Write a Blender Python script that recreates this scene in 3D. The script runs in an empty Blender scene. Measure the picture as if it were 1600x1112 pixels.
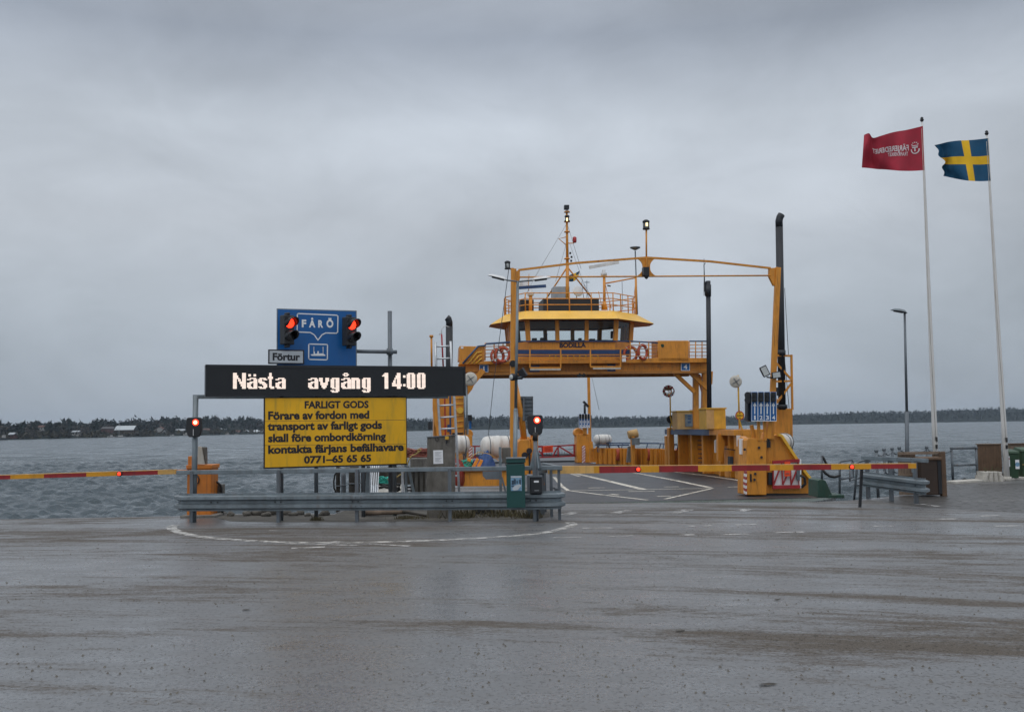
import bpy, bmesh, math, random
import numpy as np
from mathutils import Vector, Matrix
R = math.radians
random.seed(7); rng = np.random.default_rng(11)
S = bpy.context.scene
COL = S.collection

# ---------------------------------------------------------------- camera
CAM_H = 1.62
PITCH = math.atan(110/1555); ROLL = R(0.86)
camd = bpy.data.cameras.new('camera'); camd.sensor_width = 36; camd.lens = 36*1555/1600
camd.clip_start = 0.1; camd.clip_end = 20000
cam = bpy.data.objects.new('camera', camd); COL.objects.link(cam); S.camera = cam
_f = Vector((0, math.cos(PITCH), math.sin(PITCH))); _u0 = Vector((0, -math.sin(PITCH), math.cos(PITCH))); _r0 = Vector((1, 0, 0))
_r = _r0*math.cos(ROLL) - _u0*math.sin(ROLL); _u = _u0*math.cos(ROLL) + _r0*math.sin(ROLL)
CAMP = Vector((0, 0, CAM_H))
cam.matrix_world = Matrix(((_r.x, _u.x, -_f.x, 0), (_r.y, _u.y, -_f.y, 0), (_r.z, _u.z, -_f.z, CAM_H), (0, 0, 0, 1)))

# ---------------------------------------------------------------- world: overcast
W = bpy.data.worlds.new('World'); S.world = W; W.use_nodes = True
nt = W.node_tree; N = nt.nodes; L = nt.links
bg = N['Background']; bg.inputs['Strength'].default_value = 0.1
sky = N.new('ShaderNodeTexSky'); sky.sky_type = 'NISHITA'; sky.sun_disc = False
SUN_EL, SUN_AZ = 52, 205
sky.sun_elevation = R(SUN_EL); sky.sun_rotation = R(SUN_AZ)
tc = N.new('ShaderNodeTexCoord'); sep = N.new('ShaderNodeSeparateXYZ'); L.new(tc.outputs['Generated'], sep.inputs[0])
mp = N.new('ShaderNodeMapping'); mp.inputs['Scale'].default_value = (1.0, 1.0, 2.0); mp.inputs['Location'].default_value = (3.1, 0.4, 0.2); mp.inputs['Rotation'].default_value = (0, R(8), 0)
L.new(tc.outputs['Generated'], mp.inputs[0])
def wnoise(scale, detail, rough, dist=0):
    n = N.new('ShaderNodeTexNoise'); n.inputs['Scale'].default_value = scale; n.inputs['Detail'].default_value = detail
    n.inputs['Roughness'].default_value = rough; n.inputs['Distortion'].default_value = dist
    L.new(mp.outputs[0], n.inputs['Vector']); return n
def wmath(op, a, b):
    m = N.new('ShaderNodeMath'); m.operation = op
    for i, x in enumerate((a, b)):
        if isinstance(x, (int, float)): m.inputs[i].default_value = x
        else: L.new(x, m.inputs[i])
    return m.outputs[0]
n1 = wnoise(2.3, 6, .52, .35); n2 = wnoise(6.5, 8, .58, .5); n3 = wnoise(1.1, 2, .5, .1)
c1 = wmath('MULTIPLY', wmath('SUBTRACT', n1.outputs[0], .5), .66)
c2 = wmath('MULTIPLY', wmath('SUBTRACT', n2.outputs[0], .5), .40)
c3 = wmath('MULTIPLY', wmath('SUBTRACT', n3.outputs[0], .5), .62)
cl = wmath('ADD', wmath('ADD', wmath('ADD', c1, c2), c3), 1.0)
er = N.new('ShaderNodeValToRGB'); L.new(sep.outputs['Z'], er.inputs[0])
els = er.color_ramp.elements
SKYRAMP = [(0.0, (.350, .402, .468)), (.05, (.388, .438, .505)), (.12, (.492, .542, .602)), (.20, (.550, .592, .646)),
           (.29, (.540, .588, .648)), (.37, (.345, .385, .450)), (.46, (.45, .485, .54)), (.70, (1.06, 1.10, 1.14)), (1.0, (1.42, 1.46, 1.50))]
els[0].position, els[0].color = 0.0, (*SKYRAMP[0][1], 1); els[1].position, els[1].color = 1.0, (*SKYRAMP[-1][1], 1)
for p, c in SKYRAMP[1:-1]:
    e = els.new(p); e.color = (*c, 1)
vm = N.new('ShaderNodeVectorMath'); vm.operation = 'SCALE'; L.new(er.outputs[0], vm.inputs[0])
L.new(wmath('MULTIPLY', cl, 10.0), vm.inputs['Scale'])
mx = N.new('ShaderNodeMix'); mx.data_type = 'RGBA'; mx.inputs['Factor'].default_value = .94
L.new(sky.outputs[0], mx.inputs['A']); L.new(vm.outputs[0], mx.inputs['B']); L.new(mx.outputs['Result'], bg.inputs['Color'])

# ---------------------------------------------------------------- sun through cloud, exposure
sd = bpy.data.lights.new('sun', 'SUN'); sd.energy = 0.6; sd.angle = R(70); sd.color = (1, .96, .9)
so = bpy.data.objects.new('sun', sd); COL.objects.link(so); so.rotation_euler = (R(90-SUN_EL), 0, R(180-SUN_AZ)); so.location = (0, -20, 40)
S.view_settings.view_transform = 'Standard'; S.view_settings.look = 'None'; S.view_settings.exposure = 0; S.view_settings.gamma = 1
S.render.engine = 'CYCLES'; S.cycles.max_bounces = 6; S.cycles.transparent_max_bounces = 12
S.cycles.volume_bounces = 0

# ---------------------------------------------------------------- pixel helpers (measure the photograph -> metres)
def ray(px, py):
    return (_f + _r*((px-800)/1555) + _u*((556-py)/1555))
def P(px, py, Y):
    d = ray(px, py); return CAMP + d*(Y/d.y)
def G(px, py, z=0.0):
    d = ray(px, py); return CAMP + d*((z-CAM_H)/d.z)
def hz(px): return 666 - (px-800)*.015

class Board:                      # a vertical plane through a pixel at depth Y, turned by yaw
    def __init__(s, px, Y, yaw, py=620):
        s.o = P(px, py, Y); s.o.z = 0; s.x = Vector((math.cos(yaw), math.sin(yaw), 0)); s.n = Vector((math.sin(yaw), -math.cos(yaw), 0)); s.z = Vector((0, 0, 1))
    def hit(s, px, py, off=0):
        d = ray(px, py); q = s.o + s.n*off - CAMP; p = CAMP + d*(q.dot(s.n)/d.dot(s.n))
        return (p-s.o).dot(s.x), p.z
    def at(s, a, z, n=0): return s.o + s.x*a + s.z*z + s.n*n
    def p(s, px, py, n=0):
        a, z = s.hit(px, py, n); return s.at(a, z, n)

# ---------------------------------------------------------------- things, parts, meshes
INV = {}
def thing(name, label, cat, loc=(0, 0, 0), rz=0, group=None):
    o = bpy.data.objects.new(name, None); COL.objects.link(o); o.empty_display_size = .2
    o.location = loc; o.rotation_euler = (0, 0, rz)
    INV[o.name] = (Matrix.Translation(Vector(loc)) @ Matrix.Rotation(rz, 4, 'Z')).inverted()
    o['label'] = label; o['category'] = cat
    if group: o['group'] = group
    return o
def inv(o): return INV[o.name]
def tag(o, label, cat, group=None):
    o['label'] = label; o['category'] = cat
    if group: o['group'] = group
    return o
def dup(o, loc=None, rz=None, parent=None, label=None, scale=None):
    c = o.copy(); COL.objects.link(c)
    if parent is not None: c.parent = parent
    if loc is not None: c.location = loc
    if rz is not None: c.rotation_euler = (0, 0, rz)
    if scale is not None: c.scale = (scale,)*3
    if label: c['label'] = label
    for ch in list(o.children): dup(ch, parent=c)
    return c

def perp(d):
    d = d.normalized(); a = Vector((0, 0, 1)) if abs(d.z) < .9 else Vector((1, 0, 0))
    x = d.cross(a).normalized(); return x, x.cross(d).normalized()

class MB:
    def __init__(s, iv=None):
        s.V = []; s.F = []; s.SM = []; s.MI = []; s.iv = iv; s.m = 0
    def v(s, p):
        p = Vector(p)
        if s.iv is not None: p = s.iv @ p
        s.V.append(p); return len(s.V)-1
    def f(s, idx, sm=False): s.F.append(tuple(idx)); s.SM.append(sm); s.MI.append(s.m)
    def poly(s, pts, sm=False): s.f([s.v(p) for p in pts], sm); return s
    def hexa(s, b, t):            # two rings of equal length, closed
        n = len(b); i = [s.v(p) for p in b]; j = [s.v(p) for p in t]
        s.f(i[::-1]); s.f(j)
        for k in range(n): s.f((i[k], i[(k+1) % n], j[(k+1) % n], j[k]))
        return s
    def box(s, c, sz, X=None, Y=None, Z=None):
        c = Vector(c); X = X or Vector((1, 0, 0)); Z = Z or Vector((0, 0, 1)); Y = Y or Z.cross(X)
        a, b, h = X*sz[0]/2, Y*sz[1]/2, Z*sz[2]/2
        return s.hexa([c-a-b-h, c+a-b-h, c+a+b-h, c-a+b-h], [c-a-b+h, c+a-b+h, c+a+b+h, c-a+b+h])
    def bb(s, x0, x1, y0, y1, z0, z1): return s.box(((x0+x1)/2, (y0+y1)/2, (z0+z1)/2), (abs(x1-x0), abs(y1-y0), abs(z1-z0)))
    def bar(s, p, q, w, h=None, side=None):
        p = Vector(p); q = Vector(q); d = q-p; h = h or w
        if side is not None: x = (Vector(side)-d.normalized()*Vector(side).dot(d.normalized())).normalized(); y = d.normalized().cross(x)
        else: x, y = perp(d)
        a, b = x*w/2, y*h/2
        return s.hexa([p-a-b, p+a-b, p+a+b, p-a+b], [q-a-b, q+a-b, q+a+b, q-a+b])
    def cyl(s, p, q, r, r2=None, n=12, caps=True):
        p = Vector(p); q = Vector(q); r2 = r if r2 is None else r2; x, y = perp(q-p)
        cs = [(math.cos(2*math.pi*k/n), math.sin(2*math.pi*k/n)) for k in range(n)]
        i = [s.v(p+(x*c+y*t)*r) for c, t in cs]; j = [s.v(q+(x*c+y*t)*r2) for c, t in cs]
        for k in range(n): s.f((i[k], j[k], j[(k+1) % n], i[(k+1) % n]), True)
        if caps: s.f(i); s.f(j[::-1])
        return s
    def tube(s, pts, r, n=6, closed=False):
        pts = [Vector(p) for p in pts]; rings = []
        m = len(pts); x = None
        for k, p in enumerate(pts):
            a = pts[(k-1) % m] if (k > 0 or closed) else p; b = pts[(k+1) % m] if (k < m-1 or closed) else p
            d = (b-a).normalized()
            if x is None: x, y = perp(d)
            else:
                x = (x - d*x.dot(d)).normalized(); y = x.cross(d)
            rings.append([s.v(p+(x*math.cos(2*math.pi*i/n)+y*math.sin(2*math.pi*i/n))*r) for i in range(n)])
        for k in range(m if closed else m-1):
            A, B = rings[k], rings[(k+1) % m]
            for i in range(n): s.f((A[i], B[i], B[(i+1) % n], A[(i+1) % n]), True)
        if not closed: s.f(rings[0]); s.f(rings[-1][::-1])
        return s
    def lathe(s, c, axis, prof, n=16, X=None):
        c = Vector(c); axis = Vector(axis).normalized(); x, y = perp(axis); rings = []
        for r, t in prof:
            if r < 1e-5: rings.append([s.v(c+axis*t)])
            else: rings.append([s.v(c+axis*t+(x*math.cos(2*math.pi*i/n)+y*math.sin(2*math.pi*i/n))*r) for i in range(n)])
        for A, B in zip(rings, rings[1:]):
            for i in range(n):
                j = (i+1) % n
                if len(A) == 1 and len(B) == 1: break
                if len(A) == 1: s.f((A[0], B[j], B[i]), True)
                elif len(B) == 1: s.f((A[i], A[j], B[0]), True)
                else: s.f((A[i], A[j], B[j], B[i]), True)
        if len(rings[0]) > 1: s.f(rings[0][::-1])
        if len(rings[-1]) > 1: s.f(rings[-1])
        return s
    def ball(s, c, rx, ry=None, rz=None, n=12, m=8):
        ry = ry or rx; rz = rz or rx; c = Vector(c); rings = []
        for k in range(m+1):
            t = math.pi*k/m - math.pi/2; z = math.sin(t)*rz; w = math.cos(t)
            rings.append([s.v(c+Vector((0, 0, z)))] if k in (0, m) else [s.v(c+Vector((math.cos(2*math.pi*i/n)*w*rx, math.sin(2*math.pi*i/n)*w*ry, z))) for i in range(n)])
        for A, B in zip(rings, rings[1:]):
            for i in range(n):
                j = (i+1) % n
                if len(A) == 1: s.f((A[0], B[j], B[i]), True)
                elif len(B) == 1: s.f((A[i], A[j], B[0]), True)
                else: s.f((A[i], A[j], B[j], B[i]), True)
        return s
    def plate(s, pts, off):       # polygon given by points, thickened along the vector off
        off = Vector(off); return s.hexa([Vector(p) for p in pts], [Vector(p)+off for p in pts])
    def sweep(s, prof, path):     # prof: (n,z) pairs; path horizontal, n to the right-hand normal toward the viewer
        path = [Vector(p) for p in path]; rings = []
        for k, p in enumerate(path):
            a = path[max(k-1, 0)]; b = path[min(k+1, len(path)-1)]; d = (b-a); d.z = 0; d.normalize(); n = Vector((d.y, -d.x, 0))
            rings.append([s.v(p+n*q[0]+Vector((0, 0, q[1]))) for q in prof])
        m = len(prof)
        for A, B in zip(rings, rings[1:]):
            for i in range(m): s.f((A[i], A[(i+1) % m], B[(i+1) % m], B[i]))
        s.f(rings[0][::-1]); s.f(rings[-1]); return s
    def build(s, name, mats, parent=None, bevel=0, label=None, fix=True):
        me = bpy.data.meshes.new(name); me.from_pydata([tuple(p) for p in s.V], [], s.F)
        for i, p in enumerate(me.polygons): p.use_smooth = s.SM[i]; p.material_index = s.MI[i]
        for m in (mats if isinstance(mats, (list, tuple)) else [mats]): me.materials.append(m)
        if fix:
            bm = bmesh.new(); bm.from_mesh(me); bmesh.ops.recalc_face_normals(bm, faces=bm.faces); bm.to_mesh(me); bm.free()
        o = bpy.data.objects.new(name, me); COL.objects.link(o)
        if parent is not None: o.parent = parent
        if bevel:
            b = o.modifiers.new('bevel', 'BEVEL'); b.width = bevel; b.segments = 2; b.limit_method = 'ANGLE'; b.angle_limit = R(40)
        if label: o['label'] = label
        return o

def text_mesh(txt, weight=0.0):
    cu = bpy.data.curves.new('lettering', 'FONT'); cu.body = txt; cu.size = 1; cu.offset = weight; cu.resolution_u = 3
    o = bpy.data.objects.new('lettering', cu); COL.objects.link(o)
    dg = bpy.context.evaluated_depsgraph_get(); dg.update()
    me = bpy.data.meshes.new_from_object(o.evaluated_get(dg)); bpy.data.objects.remove(o); bpy.data.curves.remove(cu)
    co = np.array([tuple(v.co) for v in me.vertices]); fs = [tuple(p.vertices) for p in me.polygons]; bpy.data.meshes.remove(me)
    return co[:, :2], fs
def text_on(mb, txt, fn, box, weight=0.0):    # fn(a,z)->point ; box (a0,a1,z0,z1) of the inked bounds
    co, fs = text_mesh(txt, weight); mn, mxx = co.min(0), co.max(0); a0, a1, z0, z1 = box
    q = (co-mn)/(mxx-mn); b = len(mb.V)
    for x, y in q: mb.v(fn(a0+x*(a1-a0), z0+y*(z1-z0)))
    for f in fs: mb.f([b+i for i in f])
def struct(o): o['kind'] = 'structure'; return o

# ---------------------------------------------------------------- materials
def mat(name, col, rough=.5, metal=0, var=.18, scale=2.5, dirt=None, damt=.35, bump=0, bscale=40, emit=0, spec=.5, coat=0, rust=0):
    m = bpy.data.materials.new(name); m.use_nodes = True; nt = m.node_tree; b = nt.nodes['Principled BSDF']
    A = nt.nodes.new; K = nt.links.new
    b.inputs['Roughness'].default_value = rough; b.inputs['Metallic'].default_value = metal; b.inputs['Specular IOR Level'].default_value = spec
    b.inputs['Coat Weight'].default_value = coat
    if emit:
        b.inputs['Base Color'].default_value = (*[c*.2 for c in col], 1)
        b.inputs['Emission Color'].default_value = (*col, 1); b.inputs['Emission Strength'].default_value = emit; return m
    t = A('ShaderNodeTexCoord'); n = A('ShaderNodeTexNoise'); n.inputs['Scale'].default_value = scale; n.inputs['Detail'].default_value = 6; n.inputs['Roughness'].default_value = .6
    K(t.outputs['Object'], n.inputs['Vector'])
    r = A('ShaderNodeValToRGB'); K(n.outputs[0], r.inputs[0]); e = r.color_ramp.elements
    e[0].position = .3; e[1].position = .72
    e[0].color = (*[max(c*(1-var), 0) for c in col], 1); e[1].color = (*[min(c*(1+var), 1) for c in col], 1)
    out = r.outputs[0]
    if dirt:
        mp = A('ShaderNodeMapping'); mp.inputs['Scale'].default_value = (3.5, 3.5, .55); K(t.outputs['Object'], mp.inputs[0])
        n2 = A('ShaderNodeTexNoise'); n2.inputs['Scale'].default_value = 2.2; n2.inputs['Detail'].default_value = 8; n2.inputs['Roughness'].default_value = .68; K(mp.outputs[0], n2.inputs['Vector'])
        r2 = A('ShaderNodeValToRGB'); K(n2.outputs[0], r2.inputs[0]); r2.color_ramp.elements[0].position = .50; r2.color_ramp.elements[1].position = .80
        mu = A('ShaderNodeMath'); mu.operation = 'MULTIPLY'; K(r2.outputs[0], mu.inputs[0]); mu.inputs[1].default_value = damt*1.6
        x = A('ShaderNodeMix'); x.data_type = 'RGBA'; K(mu.outputs[0], x.inputs['Factor']); K(out, x.inputs['A']); x.inputs['B'].default_value = (*dirt, 1); out = x.outputs['Result']
    if rust:
        for sc, lo, hi, cc in (((9, 9, .55), .57, .70, (.13, .048, .018)), ((1.1, 1.1, .9), .60, .72, (.20, .085, .03))):
            mp = A('ShaderNodeMapping'); mp.inputs['Scale'].default_value = sc; mp.inputs['Location'].default_value = (3, 1, 7); K(t.outputs['Object'], mp.inputs[0])
            n4 = A('ShaderNodeTexNoise'); n4.inputs['Scale'].default_value = 1.3; n4.inputs['Detail'].default_value = 9; n4.inputs['Roughness'].default_value = .7; K(mp.outputs[0], n4.inputs['Vector'])
            r4 = A('ShaderNodeValToRGB'); K(n4.outputs[0], r4.inputs[0]); r4.color_ramp.elements[0].position = lo; r4.color_ramp.elements[1].position = hi
            m4 = A('ShaderNodeMath'); m4.operation = 'MULTIPLY'; K(r4.outputs[0], m4.inputs[0]); m4.inputs[1].default_value = rust
            x = A('ShaderNodeMix'); x.data_type = 'RGBA'; K(m4.outputs[0], x.inputs['Factor']); K(out, x.inputs['A']); x.inputs['B'].default_value = (*cc, 1); out = x.outputs['Result']
    K(out, b.inputs['Base Color'])
    rr = A('ShaderNodeMapRange'); K(n.outputs[0], rr.inputs[0]); rr.inputs['To Min'].default_value = max(rough-.12, .03); rr.inputs['To Max'].default_value = min(rough+.14, 1); K(rr.outputs[0], b.inputs['Roughness'])
    if bump:
        n3 = A('ShaderNodeTexNoise'); n3.inputs['Scale'].default_value = bscale; n3.inputs['Detail'].default_value = 4; K(t.outputs['Object'], n3.inputs['Vector'])
        bu = A('ShaderNodeBump'); bu.inputs['Strength'].default_value = bump; bu.inputs['Distance'].default_value = .02; K(n3.outputs[0], bu.inputs['Height']); K(bu.outputs[0], b.inputs['Normal'])
    return m

RUST = (.10, .045, .018); GRIME = (.07, .062, .055)
M = {}
M['amber'] = mat('ferry_paint', (.67, .268, .028), .42, dirt=(.30, .115, .022), damt=.55, scale=1.2, var=.14, bump=.22, bscale=4, rust=.75)
M['amber_pale'] = mat('ferry_roof_paint', (.80, .45, .040), .40, dirt=(.66, .42, .12), damt=.5, scale=.9, var=.14, rust=.4)
M['under'] = mat('ferry_paint_shaded', (.40, .165, .03), .6, dirt=(.10, .05, .02), damt=.6)  # darker copy of the ferry paint; shade under the bridge put into colour
M['navy'] = mat('navy_paint', (.02, .055, .16), .4)
M['railblue'] = mat('rail_blue_paint', (.035, .08, .17), .4)
M['signblue'] = mat('sign_blue', (.002, .100, .33), .36, var=.10, dirt=(.02, .085, .22), damt=.5)
M['signwhite'] = mat('sign_white', (.80, .82, .84), .4, var=.04, dirt=(.5, .5, .5), damt=.15)
M['signgrey'] = mat('sign_grey', (.46, .50, .54), .4, var=.06, dirt=(.3, .3, .3), damt=.3)
M['signyellow'] = mat('sign_yellow', (.80, .43, .006), .38, var=.12, scale=1.4, dirt=(.42, .27, .03), damt=.7)
M['shipname'] = mat('ship_name_paint', (.010, .014, .04), .5)
M['ink'] = mat('sign_black', (.012, .012, .018), .5, var=.05)
M['black'] = mat('black_paint', (.014, .016, .02), .42, var=.3)
M['soot'] = mat('sooty_black_paint', (.010, .013, .020), .5, dirt=(.030, .028, .026), damt=.3)
M['screen'] = mat('display_glass', (.016, .018, .022), .32, var=.2)
M['steel'] = mat('galvanised_steel', (.185, .222, .248), .40, metal=.35, dirt=(.10, .10, .10), damt=.55, scale=3, var=.28, rust=.3)
M['steel_dark'] = mat('weathered_galvanised_steel', (.13, .152, .175), .5, metal=.3, dirt=(.07, .05, .04), damt=.5, scale=5, rust=.35)
M['alu'] = mat('aluminium', (.55, .57, .60), .35, metal=.6, dirt=(.2, .2, .2), damt=.3, scale=6)
M['deck'] = mat('deck_coating', (.030, .034, .042), .42, var=.45, scale=.8, dirt=(.085, .085, .09), damt=.7, bump=.3, bscale=30)
M['white'] = mat('white_gelcoat', (.64, .63, .61), .38, var=.07, dirt=(.40, .36, .31), damt=.6)
M['whitepole'] = mat('white_pole_paint', (.66, .65, .64), .4, var=.05, dirt=(.5, .48, .45), damt=.3)
M['cream'] = mat('weathered_white_paint', (.50, .48, .43), .55, dirt=(.36, .24, .15), damt=.5)
M['red'] = mat('red_paint', (.36, .022, .028), .4, dirt=(.16, .03, .03), damt=.4)
M['lifered'] = mat('lifebuoy_orange', (.46, .075, .03), .5, dirt=(.3, .06, .03), damt=.3)
M['orange_sign'] = mat('orange_red_sign', (.85, .08, .015), .5, var=.06)
M['orange'] = mat('barrier_housing_orange', (.60, .185, .018), .45, dirt=(.32, .11, .03), damt=.55, rust=.7)
M['armyellow'] = mat('barrier_yellow', (.66, .30, .012), .42, dirt=(.34, .17, .03), damt=.6)
M['armred'] = mat('barrier_red', (.30, .018, .022), .42, dirt=(.12, .02, .02), damt=.6)
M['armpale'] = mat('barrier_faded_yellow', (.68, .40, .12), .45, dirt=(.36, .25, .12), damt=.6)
M['concrete'] = mat('concrete', (.20, .19, .175), .85, var=.3, scale=4, dirt=(.07, .065, .055), damt=.7, bump=.5, bscale=30)
M['concrete_pale'] = mat('pale_concrete', (.46, .44, .40), .8, var=.15, scale=5, dirt=(.22, .21, .18), damt=.5, bump=.4)
M['cabinet'] = mat('weathered_cabinet', (.145, .135, .120), .8, var=.3, scale=5, dirt=(.06, .055, .045), damt=.7, bump=.5, bscale=60)
M['timber_dark'] = mat('tarred_timber', (.035, .030, .024), .75, var=.5, dirt=(.10, .085, .06), damt=.5, bump=.6, bscale=25)
M['wood'] = mat('brown_stained_wood', (.125, .075, .045), .7, var=.3, scale=6, dirt=(.09, .055, .035), damt=.5, bump=.3)
M['wood_grey'] = mat('weathered_wood', (.20, .148, .11), .75, var=.25, scale=5, dirt=(.12, .085, .06), damt=.5, bump=.3)
M['brown'] = mat('dark_brown_panel', (.040, .024, .016), .6, var=.3)
M['ply'] = mat('varnished_plywood', (.52, .32, .125), .55, var=.15, scale=3, dirt=(.30, .17, .06), damt=.4)
M['ochre'] = mat('ochre_box_paint', (.58, .33, .03), .5, dirt=(.35, .2, .03), damt=.3)
M['green'] = mat('dark_green_enamel', (.008, .062, .058), .4, var=.12, dirt=(.02, .05, .045), damt=.3)
M['green_steel'] = mat('green_steel', (.018, .06, .042), .5, var=.25, dirt=(.05, .05, .035), damt=.5)
M['bin'] = mat('green_bin_plastic', (.018, .055, .024), .5, var=.2)
M['paper'] = mat('paper', (.78, .79, .82), .7, var=.04)
M['tarp'] = mat('blue_tarpaulin', (.010, .055, .20), .5, var=.4, scale=6)
M['teal'] = mat('teal_rope', (.03, .36, .29), .8, var=.3, scale=15)
M['ropered'] = mat('faded_red_rope', (.26, .085, .065), .85, var=.5, scale=14)
M['ropeyellow'] = mat('straw_rope', (.50, .36, .13), .85)
M['rubber'] = mat('rubber', (.012, .012, .013), .6)
M['interior'] = mat('wheelhouse_interior', (.05, .05, .052), .7)
M['mirror'] = mat('traffic_mirror', (.85, .86, .87), .05, metal=1, var=.02)
M['grey'] = mat('grey_enamel', (.34, .36, .38), .45, dirt=(.2, .2, .2), damt=.3)
M['grey_light'] = mat('pale_grey_plastic', (.66, .67, .68), .45, dirt=(.4, .4, .4), damt=.2)
M['flagred'] = mat('red_flag_cloth', (.36, .020, .042), .8, var=.15, scale=3)
M['flagblue'] = mat('blue_flag_cloth', (.004, .075, .165), .8, var=.15)
M['flagyellow'] = mat('yellow_flag_cloth', (.78, .46, .012), .8, var=.1)
M['flagwhite'] = mat('flag_print', (.66, .60, .62), .8, var=.05)
M['redlight'] = mat('lit_red_lamp', (1, .035, .012), .4, emit=3.0)
M['hotlight'] = mat('lit_lamp_core', (1, .55, .30), .4, emit=3.2)
M['amberlight'] = mat('lit_navigation_lamp', (1, .74, .38), .4, emit=2.2)
M['led'] = mat('lit_display_dots', (1, .83, .73), .4, emit=1.12)
M['lens'] = mat('dark_lens', (.03, .03, .032), .15)
M['lampglass'] = mat('lamp_glass', (.5, .52, .52), .15, var=.1)
M['poster_a'] = mat('poster_ink_blue', (.16, .30, .44), .5, var=.4, scale=25)
M['poster_b'] = mat('poster_ink_dark', (.03, .06, .10), .5, var=.4, scale=25)
M['reelred'] = mat('faded_red_reel', (.30, .035, .03), .5, dirt=(.5, .3, .26), damt=.3)
M['dryplant'] = mat('dry_weeds', (.10, .085, .045), .9, var=.4)
M['stone'] = mat('shore_stone', (.13, .12, .105), .85, var=.35, scale=4, bump=.6)
def glass():
    m = bpy.data.materials.new('window_glass'); m.use_nodes = True; nt = m.node_tree; nt.nodes.clear(); A = nt.nodes.new
    o = A('ShaderNodeOutputMaterial'); x = A('ShaderNodeMixShader'); f = A('ShaderNodeFresnel'); f.inputs[0].default_value = 1.5
    t = A('ShaderNodeBsdfTransparent'); t.inputs[0].default_value = (.90, .94, .94, 1); g = A('ShaderNodeBsdfGlossy'); g.inputs['Roughness'].default_value = .03
    nt.links.new(f.outputs[0], x.inputs[0]); nt.links.new(t.outputs[0], x.inputs[1]); nt.links.new(g.outputs[0], x.inputs[2]); nt.links.new(x.outputs[0], o.inputs[0]); return m
M['glass'] = glass()
def stripes(name, ca, cb, freq, ang):
    m = bpy.data.materials.new(name); m.use_nodes = True; nt = m.node_tree; b = nt.nodes['Principled BSDF']; A = nt.nodes.new
    t = A('ShaderNodeTexCoord'); mp = A('ShaderNodeMapping'); mp.inputs['Rotation'].default_value = (0, ang, 0); w = A('ShaderNodeTexWave'); w.bands_direction = 'Z'; w.inputs['Scale'].default_value = freq
    r = A('ShaderNodeValToRGB'); r.color_ramp.interpolation = 'CONSTANT'; r.color_ramp.elements[1].position = .5
    r.color_ramp.elements[0].color = (*ca, 1); r.color_ramp.elements[1].color = (*cb, 1)
    nt.links.new(t.outputs['Object'], mp.inputs[0]); nt.links.new(mp.outputs[0], w.inputs[0]); nt.links.new(w.outputs['Fac'], r.inputs[0]); nt.links.new(r.outputs[0], b.inputs['Base Color']); b.inputs['Roughness'].default_value = .45; return m
M['hazard'] = stripes('red_white_hazard_stripes', (.36, .03, .03), (.78, .74, .72), 1.9, R(40))
M['slats'] = stripes('planking', (.05, .028, .016), (.185, .098, .052), 1, 0)
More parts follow.
